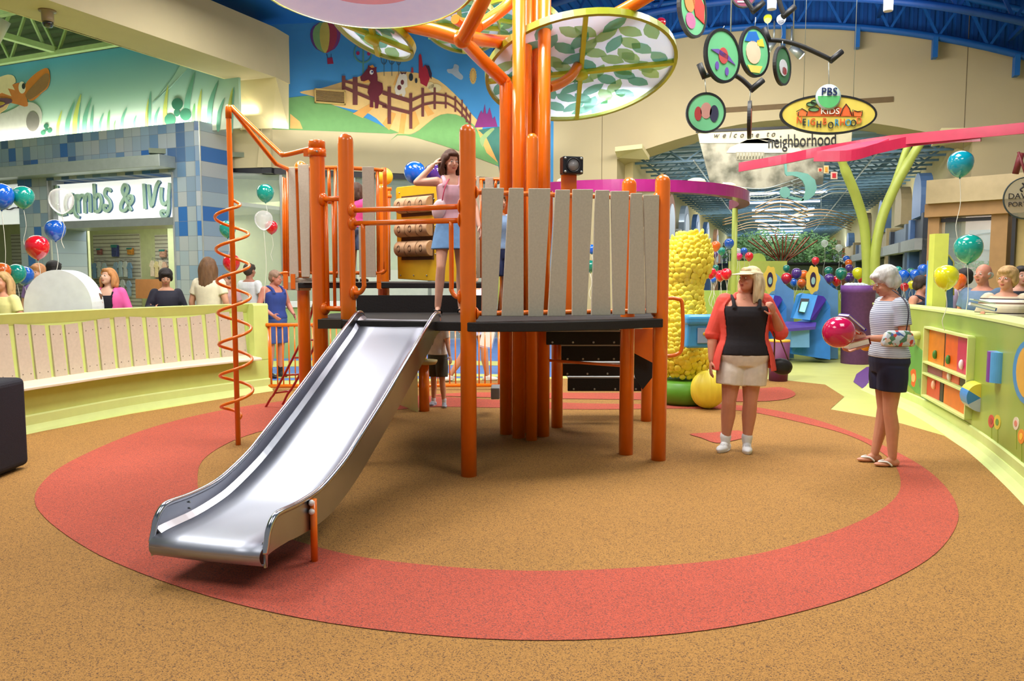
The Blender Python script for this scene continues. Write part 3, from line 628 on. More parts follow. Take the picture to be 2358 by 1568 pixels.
# beige band below the painting and black line
m = M(); slab(m, Q, [Q.uv(600, 296), Q.uv(800, 304), Q.uv(945, 312), Q.uv(1150, 384), (6.2, zf0), (-.1, zf0)], .0105, .004); obj('beige_band', m, BEIGE, wb)
m = M(); prect(m, Q, 0, 7.05, zf0-.12, zf0, -.02, .25); struct('trim_1', m, DARK)
m = M(); prect(m, QL, -.0, 1.32, zf0, 4.93, .0, .9); struct('wall_fascia', m, BEIGE)
m = M(); prect(m, QL, 0, 1.32, zf0-.12, zf0, -.02, .3); struct('trim_2', m, DARK)
# column and sloping beam
BZ = D(535, 187, 16.35).z; zN = V((0, 0, 1))
def BP(px, py): return PL(px, py, (0, 0, BZ), zN)
b0, b1, b2, b3 = BP(110, 0), BP(635, 178), BP(535, 187), BP(0, 20)
d1 = (b0-b1).normalized(); d2 = (b3-b2).normalized(); e1 = b1+d1*15; e2 = b2+d2*15
tT = D(665, 82, b1.y+.55); hB = tT.z-BZ
m = M(); m.prism([b1, b2, e2, e1], (0, 0, hB)); m.prism([b1, V((tT.x, tT.y, BZ)), V((tT.x-1.0, tT.y+.2, BZ)), b2], (0, 0, hB)); struct('ceiling_beam', m, BEIGE)
f1, f2, f3 = D(553, 299, 16.75), D(628, 295, 16.6), D(665, 297, b1.y+.56)
m = M(); back = V((0, 1.2, 0)); t3 = V((tT.x, tT.y+.01, tT.z))
m.add([b2, b1, f2, f1, t3, f3, b2+back, f1+back], [(0, 1, 2, 3), (1, 4, 5, 2), (0, 3, 7, 6)]); struct('wall_column', m, CREAM)
m = M(); m.bar(b2+V((0, 0, .03)), e2+V((0, 0, .03)), .06, .06); struct('trim_3', m, mat((236, 226, 170), .5))
def s_beam(o):   # where the left edge of the beam crosses a line parallel to the shop front
    a = F.pt(0, 0, o); den = F.u.x*d2.y-F.u.y*d2.x; return ((b2.x-a.x)*d2.y-(b2.y-a.y)*d2.x)/den
# cove lights on top of the shop front and the fascia wash the painted walls
def wash(a, b, z, o, e, pl, col=(1, .95, .8)):
    c = pl.pt((a+b)/2, z, o); l = area(c.x, c.y, c.z, abs(b-a), .12, e, col); zz = (pl.n*.62-V((0, 0, 1))).normalized(); xx = pl.u; yy = zz.cross(xx)
    l.rotation_euler = Matrix((xx, yy, zz)).transposed().to_euler(); return l
wash(-.1, 10, zt+.05, -.18, 75, F); wash(0, 6.5, 4.6, .5, 28, Q, (1, .97, .9)); wash(-.2, 1.2, 4.97, .35, 7, QL, (1, .9, .7))
# glass shop front under the fascia
gf = thing('glass_storefront', 'wide glazed shop front under the beige fascia with pale green interior', 'shop front', Q.pt(3, 0))
obj('back_wall', prect(M(), Q, -2.2, 8, 0, 4.2, -4.2, .1), mat((204, 216, 172), .7), gf)
m = M(); m.prism([Q.pt(-2.2, 4.1, -.2), Q.pt(8, 4.1, -.2), Q.pt(8, 4.1, -4.3), Q.pt(-2.2, 4.1, -4.3)], (0, 0, .1)); obj('ceiling_panel', m, mat((130, 140, 120), .8), gf)
m = M(); prect(m, Q, -1.2, 7, 0, 1.75, -3.9, .2); obj('low_wall', m, mat((232, 232, 206), .6), gf)
for (a0, d) in ((-.9, 1.0), (-.9, 2.2), (2.6, 1.6), (5, 1.2)):
    m = M(); c = Q.pt(a0, 4.03, -d); m.obox(c, Q.u, Q.n, (0, 0, 1), 1.25, .28, .06); o = obj('strip_light', m, mat((255, 252, 240), .4, emit=4), gf)
for s_ in (-1.1, .35, 1.9, 3.6, 5.3, 6.6):
    m = M(); prect(m, Q, s_, s_+.06, 0, zf0-.1, -.06, .1); obj('mullion', m, DARK if s_ < -1 else mat((150, 156, 150), .35, .7), gf)
obj('glass_pane', prect(M(), Q, -1.1, 6.6, .1, zf0-.12, -.1, .012), glass(), gf)
SHOP2 = area(*Q.pt(2.5, 3.9, -2.0), 6, 1.5, 120, (1, .98, .9))
for i, (px, py, r, c, nm) in enumerate([(614, 612, .12, (110, 80, 160), 'purple'), (632, 632, .13, (236, 130, 50), 'orange'), (648, 616, .1, (60, 170, 150), 'teal'), (598, 606, .1, (230, 220, 80), 'yellow')]):
    m = M(); q = PL(px, py, Q.pt(0, 0, -3.88), Q.n); m.lathe(q, [(0, .0), (r, .0), (r, .012), (0, .012)], 20, Q.n); tag(obj('balloon_decal', m, mat(c, .4)), nm+' round balloon picture on the white wall inside the glass shop', 'wall decal', 'balloon pictures inside the glass shop')
# green counter with white top and goods
ct = thing('shop_counter', 'green counter with white top behind the orange railing', 'counter', Q.pt(.6, 0, 3.2))
ca = V(pxy(600, 15.2)+(0,)); cb = V(pxy(900, 15.5)+(0,))
m = M(); m.bar(ca+V((0, 0, .5)), cb+V((0, 0, .5)), .5, 1.0); obj('counter_base', m, mat((164, 190, 120), .6), ct)
m = M(); m.bar(ca+V((0, 0, 1.04)), cb+V((0, 0, 1.04)), .6, .1); obj('counter_top', m, mat((222, 226, 224), .4), ct)
# ---- left upper painted wall (grass and goat) + light green roof ----
a_l = F.uv(0, 160)[0]
ML = Plane((F.pt(-1.4, 0, -.35).x, F.pt(-1.4, 0, -.35).y), (F.pt(3, 0, -.35).x, F.pt(3, 0, -.35).y))
mm = bpy.data.materials.new('painted_gradient'); mm.use_nodes = True; N = mm.node_tree.nodes; L = mm.node_tree.links; b = N['Principled BSDF']; b.inputs['Roughness'].default_value = .7
g = N.new('ShaderNodeNewGeometry'); s_ = N.new('ShaderNodeSeparateXYZ'); L.new(g.outputs['Position'], s_.inputs[0]); r = N.new('ShaderNodeMapRange'); r.inputs[1].default_value = 4.6; r.inputs[2].default_value = 6.4; L.new(s_.outputs['Z'], r.inputs[0])
cr = N.new('ShaderNodeValToRGB'); L.new(r.outputs[0], cr.inputs[0]); e = cr.color_ramp.elements; e[0].color = rgb((238, 246, 226)); e[1].color = rgb((84, 168, 200)); x = e.new(.45); x.color = rgb((176, 222, 206)); L.new(cr.outputs[0], b.inputs['Base Color'])
wl2 = struct('wall_left', prect(M(), ML, ML.uv(552, 290)[0], 14, 4.56, 6.5, 0, .06), mm)
def lp(name, pts, c, o, k=0): return ppoly(name, ML, pts, mat(c, .7), wl2, .002+o*.4, .004, k)
rnd.seed(3)
for (x, y0, h_, lean, w_, c) in [(150, 312, 80, 24, 8, 1), (168, 308, 92, 20, 9, 0), (176, 306, 70, 10, 6, 1), (190, 304, 80, 22, 8, 1), (208, 304, 62, 8, 6, 1), (228, 300, 40, 12, 4, 1), (247, 298, 44, 6, 5, 2), (278, 295, 48, 16, 5, 1), (335, 290, 62, 8, 7, 0), (340, 288, 78, 8, 8, 1), (355, 286, 40, 14, 5, 1), (376, 284, 88, 12, 8, 0), (424, 280, 115, 26, 11, 1), (443, 278, 40, 6, 6, 2), (455, 277, 72, 10, 7, 0), (478, 275, 90, 26, 9, 1), (500, 285, 60, 18, 7, 1), (523, 292, 90, 14, 10, 0), (528, 292, 92, 12, 8, 1), (130, 314, 60, 14, 5, 0), (307, 292, 26, 8, 4, 1), (262, 297, 20, 5, 3, 2)]:
    c = [(196, 212, 110), (110, 176, 150), (110, 190, 110)][c]
    lp('painted_grass', [(x, y0+14), (x+w_, y0+14), (x+w_*.9+lean*.2, y0-h_*.4), (x+lean, y0-h_), (x+lean*.12, y0-h_*.45)], c, .03+.002*(x % 5), 3)
lp('painted_beam_of_light', [(352, 240), (400, 178), (416, 150), (434, 156), (395, 200), (352, 236)], (170, 214, 200), .02)
for cx, cy, s_ in ((410, 262, 1), (108, 300, .42)):
    for dx, dy, r in ((0, -22, 13), (-17, 14, 13), (19, 2, 13)): lp('painted_clover', circ(cx+dx*s_, cy+dy*s_, r*s_, r*1.05*s_, 16), (44, 110, 84), .05)
    lp('clover_centre', circ(cx-1*s_, cy-2*s_, 7*s_, 9*s_, 12), (44, 110, 84), .052)
# goat head
lp('painted_snout', [(-60, 330), (-60, 262), (0, 262), (30, 252), (60, 236), (85, 240), (97, 258), (95, 285), (82, 312), (60, 330)], (206, 208, 200), .03, 3)
lp('painted_nostril', circ(77, 280, 15, 23, 20), (130, 128, 122), .045)
lp('painted_cheek', [(-60, 262), (-60, 228), (-10, 222), (10, 230), (22, 240), (0, 262)], (230, 196, 140), .036, 2)
lp('painted_face', [(-60, 240), (-40, 190), (10, 190), (30, 195), (52, 190), (60, 218), (66, 240), (58, 246), (20, 236)], (214, 130, 60), .033, 2)
lp('painted_ear', [(60, 196), (74, 178), (95, 162), (112, 158), (117, 180), (112, 202), (98, 214), (84, 228), (70, 232), (60, 215)], (216, 130, 44), .05, 3)
lp('inner_ear', [(64, 214), (80, 196), (106, 170), (116, 176), (111, 200), (96, 214), (72, 230), (62, 224)], (158, 116, 70), .06, 3)
lp('painted_eye', circ(53, 202, 8, 14, 16), (240, 236, 210), .06); lp('painted_pupil', circ(57, 199, 4, 7, 12), (40, 50, 50), .07)
lp('painted_mane', [(-40, 190), (0, 178), (20, 172), (34, 176), (38, 190), (30, 196), (36, 208), (20, 204), (28, 222), (6, 214), (-10, 220), (-50, 215)], (240, 222, 176), .045, 2)
lp('painted_brow', [(-40, 232), (0, 226), (26, 228), (29, 236), (14, 242), (0, 250), (-40, 250)], (110, 76, 96), .048, 2)
lp('painted_brow_centre', [(-40, 238), (0, 234), (14, 238), (-4, 245), (-40, 246)], (190, 160, 60), .056, 2)
MINT = mat((176, 206, 140), .6, noise=.06, name='mint_steel_paint')
rl = struct('ceiling_left', (lambda m: (m.prism([F.pt(s_beam(-9)-.6, 8.0, -9), F.pt(16, 8.0, -9), F.pt(22, 8.0, 14), F.pt(s_beam(14)-.6, 8.0, 14)], (0, 0, .1)), m)[1])(M()), mat((168, 196, 140), .7))
k = 0
for i in range(40):
    m = M(); o = -8.5+i*.5; m.bar(F.pt(s_beam(o), 7.96, o), F.pt(15, 7.96, o), .22, .08); obj('deck_rib', m, mat((150, 180, 124), .7), rl)
for (o) in (-.25, 2.0, 4.2, 6.6):
    m = M(); z0, z1 = 6.55, 7.85
    sb = s_beam(o)-.1; m.bar(F.pt(sb, z0, o), F.pt(15, z0, o), .12, .1); m.bar(F.pt(sb, z1, o), F.pt(15, z1, o), .12, .1)
    s_ = sb
    while s_ < 15: m.bar(F.pt(s_, z0, o), F.pt(s_+.8, z1, o), .05, .05); m.bar(F.pt(s_+.8, z1, o), F.pt(s_+1.6, z0, o), .05, .05); m.bar(F.pt(s_+.8, z0, o), F.pt(s_+.8, z1, o), .04, .04); s_ += 1.6
    obj('roof_truss', m, MINT, rl)
for s_ in (2.2, 4.4, 6.6, 8.8):
    n_ = int(min(9, max(1, (s_-s_beam(0))*1.05))); m = M(); m.bar(F.pt(s_, 6.62, -.3), F.pt(s_, 6.62, n_), .14, .12); m.bar(F.pt(s_, 7.6, -.3), F.pt(s_, 7.6, n_), .1, .1)
    for j in range(n_): m.bar(F.pt(s_, 6.62, j), F.pt(s_, 7.6, j+.5), .05, .05); m.bar(F.pt(s_, 7.6, j+.5), F.pt(s_, 6.62, j+1), .05, .05)
    obj('roof_truss', m, MINT, rl)
area(*F.pt(6, 5.6, 5), 5, 5, 220, (1, 1, .9), rot=(pi, 0, 0))
# dome camera under the beam
q = BP(109, 24)
dc = thing('dome_camera', 'small dark dome security camera under the beige beam', 'security camera', q)
m = M(); m.lathe(q+V((0, 0, -.02)), [(.12, .02), (.12, 0), (.085, 0), (.085, -.11), (.08, -.15)], 18); obj('camera_housing', m, mat((150, 130, 100), .4), dc)
m = M(); m.lathe(q+V((0, 0, -.17)), [(.08, 0), (.078, -.03), (.055, -.07), (0, -.085)], 18); obj('camera_dome', m, mat((14, 16, 30), .08, coat=1), dc)
q = PL(-2, 62, (0, 0, 6.2), V((0, 0, 1))); sl = thing('spotlight', 'white track spotlight hanging at the edge of the green roof', 'lamp', q); m = M(); m.tube([q+V((-.1, 0, -.25)), q+V((.12, 0, .12))], .1, 14); obj('lamp_body', m, WHITE, sl); m = M(); m.tube([q+V((.0, 0, .1)), q+V((0, 0, 1.6))], .02, 8); obj('lamp_stem', m, WHITE, sl)
# ================= vaulted blue roof =================
def zv(t): return 7.75-.0105*(t-4.3)**2
ROOF = bpy.data.materials.new('blue_corrugated_deck'); ROOF.use_nodes = True; N = ROOF.node_tree.nodes; L = ROOF.node_tree.links; b = N['Principled BSDF']
b.inputs['Roughness'].default_value = .5; b.inputs['Base Color'].default_value = rgb((26, 104, 190))
bc = struct('ceiling_blue_vault', (lambda m: ([m.add([TD(t, 0, zv(t)), TD(t+.5, 0, zv(t+.5)), TD(t+.5, -22, zv(t+.5)), TD(t, -22, zv(t)), TD(t, 0, zv(t)+.1), TD(t+.5, 0, zv(t+.5)+.1), TD(t+.5, -22, zv(t+.5)+.1), TD(t, -22, zv(t)+.1)], [(0, 1, 2, 3), (4, 7, 6, 5), (0, 4, 5, 1), (2, 6, 7, 3), (1, 5, 6, 2), (0, 3, 7, 4)]) for t in [-5.8+.5*i for i in range(38)]], m)[1])(M()), ROOF)
m = M(); t = -1.4
while t < 13: m.bar(TD(t, 0, zv(t)-.02), TD(t, -16, zv(t)-.02), .09, .05); t += .22
rb = obj('deck_rib', m, mat((20, 84, 165), .5), bc); rb['kind'] = 'stuff'
def zc_(t): return 6.95-.034*(t-4)**2
NAV = mat((18, 74, 150), .5, noise=.1)
for di, d in enumerate((-.22, -2.0, -3.8, -5.6, -7.6)):
    m = M(); ts = [-.9+.45*i for i in range(29)]
    m.tube([TD(t, d, zc_(t)) for t in ts], .075, 6); m.tube([TD(t, d, min(zv(t)-.1, zc_(t)+.85)) for t in ts], .07, 6)
    for i, t in enumerate(ts[:-1]):
        if i % 2 == 0 and i+2 < len(ts): m.bar(TD(t, d, zc_(t)), TD(ts[i+1], d, min(zv(ts[i+1])-.1, zc_(ts[i+1])+.85)), .05, .05); m.bar(TD(ts[i+1], d, min(zv(ts[i+1])-.1, zc_(ts[i+1])+.85)), TD(ts[i+2], d, zc_(ts[i+2])), .05, .05)
    obj('curved_truss', m, mat((24, 96, 178), .45) if di == 0 else NAV, bc)
m = M()
for t in (-.2, 2.2, 4.6, 7, 9.4): m.bar(TD(t, -.1, zc_(t)+.3), TD(t, -12, zc_(t)+.3), .07, .09)
obj('purlin', m, NAV, bc)
for i in range(7):
    t = .8+i*1.45; m = M(); m.obox(TD(t, -.2, zc_(t)-.22), NX, AX, (0, 0, 1), .09, .2, .4); obj('truss_bracket', m, mat((30, 110, 190), .5), bc)
# end wall with shallow arched opening
T0, T1 = 1.55, 8.85
def za(t): return 4.30+.68*sin(pi*min(max((t-T0)/(T1-T0), 0), 1))
m = M(); ts = [T0+(T1-T0)*i/16 for i in range(17)]
def wcol(t0, t1, z0a, z0b, z1a, z1b):
    P = [TD(t0, 0, z0a), TD(t1, 0, z0b), TD(t1, 0, z1b), TD(t0, 0, z1a)]; m.prism(P, AX*1.1)
def ztop(t): return max(zc_(t), 5.4)
for i in range(4): a, b = -.1+(T0+.1)*i/4, -.1+(T0+.1)*(i+1)/4; wcol(a, b, 0, 0, ztop(a), ztop(b))
for i in range(8): a, b = T1+(15-T1)*i/8, T1+(15-T1)*(i+1)/8; wcol(a, b, 0, 0, ztop(a), ztop(b))
for i in range(16): wcol(ts[i], ts[i+1], za(ts[i]), za(ts[i+1]), ztop(ts[i]), ztop(ts[i+1]))
TANW = mat((206, 188, 146), .75, noise=.03, nscale=1)
we = struct('wall_end', m, TANW)
m = M()
for i in range(30): a, b = -.1+.5*i, .4+.5*i; m.prism([TD(a, .3, ztop(a)), TD(b, .3, ztop(b)), TD(b, .3, 8.2), TD(a, .3, 8.2)], AX*.1)
gb = obj('gable_deck', m, ROOF, we); m = M(); a = -.1
while a < 14: m.bar(TD(a, .28, ztop(a)), TD(a, .28, 7.9), .07, .05, AX); a += .16
gr_ = obj('gable_rib', m, mat((20, 84, 165), .5), we); gr_['kind'] = 'stuff'
for px in (1387, 2224):
    q = E.uv(px, 200); obj('panel_joint', prect(M(), E, q[0], q[0]+.012, 1.5, 6.9, .004, .01), mat((120, 104, 76), .8), we)
m = M(); a = E.uv(1572, 260); b_ = E.uv(1800, 252); prect(m, E, a[0]+.6, b_[0]+2.2, 5.2, 5.31, .02, .2); obj('ledge', m, mat((120, 96, 60), .7), we)
# triangular light jambs either side of the opening
for t0, s_ in ((T0+.75, -1), (T1-.75, 1)):
    m = M(); m.prism([TD(t0, .02, 4.25), TD(t0+s_*.75, .0, 4.33), TD(t0+s_*.7, -.5, 4.4), TD(t0+.1*s_, -.4, 4.45)], (0, 0, .1)); obj('soffit', m, CREAM, we)
# ================= corridor =================
CEIL = mat((150, 176, 196), .6, noise=.15, nscale=2)
m = M(); m.prism([TD(.8, 1, 4.75), TD(9.6, 1, 4.75), TD(9.6, 56, 4.75), TD(.8, 56, 4.75)], (0, 0, .1)); cc = struct('ceiling_corridor', m, CEIL)
ST = mat((120, 158, 190), .45, noise=.1)
d = 1.3; i = 0
while d < 54:
    m = M(); z0, z1 = 4.36, 4.68; m.bar(TD(1.6, d, z0), TD(8.9, d, z0), .07, .05); m.bar(TD(1.6, d, z1), TD(8.9, d, z1), .06, .05)
    n = 16; w_ = 7.3/n
    for j in range(n): zz = (z0, z1) if j % 2 else (z1, z0); m.bar(TD(1.6+j*w_, d, zz[0]), TD(1.6+(j+1)*w_, d, zz[1]), .035, .035)
    obj('roof_joist', m, ST, cc); d += .85 if d < 18 else 1.5
for t in (3.2, 5.2, 7.2):
    m = M(); m.bar(TD(t, 1, 4.33), TD(t, 54, 4.33), .03, .03); obj('conduit', m, mat((170, 186, 200), .4), cc)
for s_, t0 in (('left', 1.75), ('right', 8.75)):
    m = M(); a = 1 if s_ == 'right' else -1
    m.prism([TD(t0, 1.0, 0), TD(t0, 56, 0), TD(t0+a*.3, 56, 0), TD(t0+a*.3, 1.0, 0)], (0, 0, 4.85)); struct('wall_corridor_'+s_, m, CREAM)
m = M(); m.prism([TD(.8, 55, 0), TD(9.6, 55, 0), TD(9.6, 55.3, 0), TD(.8, 55.3, 0)], (0, 0, 4.8)); struct('wall_far', m, mat((200, 214, 226), .6))
# bright skylight strips and lamps hung down the corridor
LMP = mat((214, 232, 255), .4, emit=5)
for i in range(12):
    d = 9+i*3.4; m = M(); m.obox(TD(5.3, d, 4.28), NX, AX, (0, 0, 1), 2.6-.1*(i % 3), .14, .05)
    o = tag(obj('strip_lamp', m, LMP), 'bright bluish strip lamp under the joists of the long corridor', 'ceiling lamp', 'strip lamps down the corridor')
def call(t, d, e, sx=4, sy=5): return area(*TD(t, d, 4.2), sx, sy, e*.8, (.95, .97, 1), rot=(0, 0, -PHI))
call(5.2, 4, 150); call(5.2, 12, 260, 4, 8); call(5.2, 24, 360, 4, 10); call(5.2, 40, 420, 4, 12)
for t_, d_, L_, e_ in ((2.15, 6, 9, 90), (2.15, 18, 12, 120), (8.35, 6, 9, 90), (8.35, 18, 12, 120), (5.2, 34, 18, 200)): area(*TD(t_, d_, 3.2), .3, L_, e_, (1, .93, .8) if t_ != 5.2 else (.8, .9, 1), rot=(pi, 0, PHI))  # up-facing, over the shop tops; the middle one is added to brighten the ceiling
# shop fronts down the corridor
def cbox(name, parent, t0, t1, d0, d1, z0, z1, mt):
    m = M(); m.prism([TD(t0, d0, z0), TD(t1, d0, z0), TD(t1, d1, z0), TD(t0, d1, z0)], (0, 0, z1-z0)); return obj(name, m, mt, parent)
def carch(name, parent, t, th, d0, d1, z0, z1, mt, n=10):
    P = [TD(t, d0, z0)]; r = (d1-d0)/2; c = (d0+d1)/2
    for k in range(n+1): a = pi-pi*k/n; P.append(TD(t, c+r*cos(a), z1-r*.9+r*.9*sin(a)))
    P.append(TD(t, d1, z0)); m = M(); m.prism(P, NX*th); return obj(name, m, mt, parent)
GB = mat((120, 136, 156), .5); GB2 = mat((176, 180, 180), .6); BRN = mat((150, 92, 56), .6); TNL = mat((196, 176, 136), .6); GLA = mat((70, 84, 96), .1, coat=1); BLU = mat((96, 132, 186), .4); DGR = mat((62, 70, 84), .5); SALM = mat((200, 150, 120), .5)
specL = [(1.3, 4.6, TNL, BRN, 'brown gabled shop front with a white arch beside the yellow sculpture'), (5.0, 8.2, GB2, GB, 'grey corridor shop front with pale pilasters'), (8.6, 11.8, GB, BLU, 'blue grey corridor shop front with tall arch'), (12.4, 16.4, GB2, BLU, 'grey corridor shop front with wide glazed arch'), (17.4, 22, TNL, SALM, 'salmon and tan corridor shop front'), (23, 30, GB, DGR, 'dark shop front far down the corridor'), (31, 40, TNL, GB, 'tan shop front at the far end of the corridor')]
for i, (d0, d1, c1, c2, lb) in enumerate(specL):
    r = thing('storefront', lb, 'shop front', TD(2.0, (d0+d1)/2))
    top = 2.75+.15*(i % 2); cbox('shop_wall', r, 1.75, 2.35, d0, d1, 2.1, top, c1); cbox('pilaster', r, 1.75, 2.45, d0, d0+.35, 0, top+.05, c1); cbox('pilaster', r, 1.75, 2.45, d1-.35, d1, 0, top+.05, c2)
    cbox('shop_window', r, 1.75, 2.1, d0+.35, d1-.35, .3, 2.1, GLA); cbox('shop_base', r, 1.75, 2.3, d0+.35, d1-.35, 0, .3, c2)
    carch('arch_panel', r, 2.3, .16, (d0+d1)/2-.8, (d0+d1)/2+.8, 2.1, 3.75 if i < 5 else 3.4, c2); carch('arch_light', r, 2.44, .04, (d0+d1)/2-.55, (d0+d1)/2+.55, 2.2, 3.5 if i < 5 else 3.2, mat((198, 208, 224), .4))
specR = [(.6, 2.6, DGR, BLU, 'dark slate shop front with pale blue oval board beside the lime poles'), (3, 6, GB, DGR, 'grey blue shop front with deep projecting canopy'), (6.6, 10, TNL, GB2, 'tan shop front with pale box above, right side of corridor'), (11, 16, GB2, GB, 'pale grey shop front further down the right side'), (17, 23, TNL, BRN, 'tan and brown shop front on the right far side'), (24, 32, GB, GB2, 'blue grey shop front at the right far end'), (33, 40, GB2, TNL, 'cream shop front last on the right')]
for i, (d0, d1, c1, c2, lb) in enumerate(specR):
    r = thing('storefront', lb, 'shop front', TD(8.5, (d0+d1)/2))
    top = 2.9-.1*(i % 2); cbox('shop_wall', r, 8.2, 8.75, d0, d1, 2.15, top, c1); cbox('pilaster', r, 8.1, 8.75, d0, d0+.3, 0, top+.05, c1); cbox('pilaster', r, 8.1, 8.75, d1-.3, d1, 0, top, c2)
    cbox('shop_window', r, 8.45, 8.75, d0+.3, d1-.3, .3, 2.15, GLA); cbox('canopy', r, 7.95, 8.75, d0, d1, 2.15, 2.4, GB2)
    carch('arch_panel', r, 8.1, .25, (d0+d1)/2-.6, (d0+d1)/2+.6, 2.9, 3.9 if i < 4 else 3.5, BLU if i % 2 == 0 else TNL)
# far planter with trees and copper rod sculpture
def leafball(m, c, rx, rz, n, s_):
    for i in range(n):
        a = rnd.uniform(0, 2*pi); u_ = rnd.uniform(-1, 1); r = rnd.random()**.4; q = sqrt(1-u_*u_)
        p = V(c)+V((rx*r*q*cos(a), rx*r*q*sin(a), rz*r*u_)); d1 = V((rnd.gauss(0, 1), rnd.gauss(0, 1), rnd.gauss(0, .6))).normalized(); d2 = d1.orthogonal().normalized()
        m.add([p-d1*s_, p+d2*s_*.35, p+d1*s_, p-d2*s_*.35], [(0, 1, 2, 3)])
LF = [mat((74, 120, 60), .6, noise=.3), mat((104, 148, 76), .6, noise=.3)]
rnd.seed(11)
for i, (px, Y, h_, r_) in enumerate([(1708, 29, 2.9, .8), (1738, 30, 3.1, .9), (1775, 31, 3.2, .9), (1840, 31, 3.2, 1.0), (1872, 30, 3.0, .9), (1898, 29, 2.8, .7)]):
    x, y = pxy(px, Y); r = thing('indoor_tree', ['leafy indoor tree left of the copper rod sculpture, outermost', 'leafy indoor tree just left of the copper rod sculpture', 'leafy indoor tree directly behind the copper rods', 'leafy indoor tree just right of the copper rod sculpture', 'leafy indoor tree second from the right behind the planter', 'leafy indoor tree outermost right of the copper rod sculpture'][i], 'tree', (x, y, 0), 'trees in the corridor planter')
    m = M(); m.tube([(x, y, 0), (x+.05, y, 1.2), (x, y, h_-.6)], [.05, .04, .02], 7); m.tube([(x, y, 1.2), (x+.3, y, h_-.4)], .02, 6); m.tube([(x, y, 1.3), (x-.3, y, h_-.5)], .02, 6); obj('trunk', m, mat((90, 74, 50), .8), r)
    m = M(); leafball(m, (x, y, h_-.5), r_, .75, 700, .09); o = obj('foliage', m, LF[i % 2], r)
x, y = pxy(1800, 26); sc_ = thing('rod_sculpture', 'fan of copper coloured metal rods rising from the planter', 'sculpture', (x, y, 1.0)); rnd.seed(2)
COP = mat((150, 80, 50), .35, .6)
for k in range(13):
    u_ = -1+2*k/12; m = M(); s_ = 1 if u_ > 0 else -1
    top = x+u_*1.75; m.tube(smooth_path([(x+u_*.1, y, 1.9), (x+u_*.2, y+.1*(k % 3), 2.1), (x+u_*.5, y, 2.4-.1*abs(u_)), (x+u_*1.15, y+.2*(k % 2), 2.9-.15*abs(u_)+.05*(k % 3))], 5), .022, 6); obj('rod', m, COP, sc_)
x0, _ = pxy(1690, 26); x1, _ = pxy(1925, 26); pt_ = thing('planter', 'long dark planter box under the corridor trees', 'planter', ((x0+x1)/2, 27, 0)); m = M(); m.box((x0, 25.6, 0), (x1, 28, 1.95)); bevel(obj('planter_box', m, mat((70, 80, 60), .7), pt_), .03); m = M(); m.box((x0, 25.5, 1.95), (x1, 28.1, 2.02)); obj('planter_rim', m, DARK, pt_)
# curved metal ceiling rods (hanging wave sculptures)
for k, (px, py, w_, Y) in enumerate([(1760, 498, 190, 24), (1890, 492, 150, 26), (1740, 520, 110, 30), (1905, 512, 110, 32), (1800, 470, 120, 22)]):
    q = D(px, py, Y); r = thing('hanging_wave', ['curved copper rods hanging left under the corridor ceiling', 'curved copper rods hanging right under the corridor ceiling', 'smaller curved rods hanging further down on the left', 'smaller curved rods hanging further down on the right', 'curved rods hanging nearest in the middle of the corridor'][k], 'hanging decoration', q, 'wave decorations down the corridor')
    for j in range(3): m = M(); L_ = w_/FP*Y/2; m.tube(smooth_path([q+V((-L_, 0, -.1-.08*j)), q+V((-L_*.3, 0, .12-.1*j)), q+V((L_*.3, 0, .1-.1*j)), q+V((L_, 0, -.12-.1*j))], 5), .018, 6); obj('wave_rod', m, mat((206, 170, 130), .25, .9), r)
    m = M(); m.tube([q+V((0, 0, .1)), q+V((0, 0, 4.6-q.z))], .006, 5); obj('wire', m, METAL, r)
# ================= playground structure =================
def X(px, Y, z=1.0): return pxy(px, Y, z)[0]
def ZY(py, Y):  # height of the point seen at row py, distance Y
    return D(1179, py, Y).z
ps = thing('play_structure', 'orange tube play structure with black decks, grey board panels and a central trunk of pipes', 'play structure', (X(1100, 7), 7.2, 0))
def post(px, Y, pytop, r=.0635, name='post', z0=0, pb=None):
    zt = ZY(pytop, Y); x = X(pb or px, Y, .2) if pb else X(px, Y, (zt+z0)/2)
    m = M(); m.tube([(x, Y, z0), (x, Y, zt*.5+z0*.5), (x, Y, zt-r*.9)], r, 24, dome=True); return obj(name, m, ORANGE, ps), x, zt
oA, xA, zA = post(1078, 6.14, 288); YA = 6.14
oB, xB, zB_ = post(1521, 6.68, 403); YB = 6.68
oC, xC, _ = post(1445, 6.9, 410)
oD, xD, _ = post(802, 6.55, 309); YD = 6.55
oE, xE, _ = post(737, 6.72, 322); YE = 6.72
oF, xF, _ = post(699, 8.1, 372)
oG, xG, _ = post(884, 8.7, 425)
for (px, Y, pyt, r) in ((1490, 8.5, 700, .06), (1283, 8.15, 680, .06)): post(px, Y, pyt, r)
# clamp collar on E
m = M(); ze = ZY(352, YE); m.lathe((xE, YE, ze), [(.072, -.03), (.076, -.03), (.076, .03), (.072, .03)], 24); m.box((xE-.11, YE-.02, ze-.03), (xE-.07, YE+.02, ze+.03)); m.lathe((xE, YE, ze+.04), [(.07, -.01), (.07, .05), (.0635, .06)], 24); obj('clamp_collar', m, ORANGE, ps)
m = M(); m.lathe((xE+.02, YE-.078, ze), [(0, 0), (.009, 0), (.009, .01), (0, .01)], 8, (0, -1, 0)); obj('bolt', m, METAL, ps)
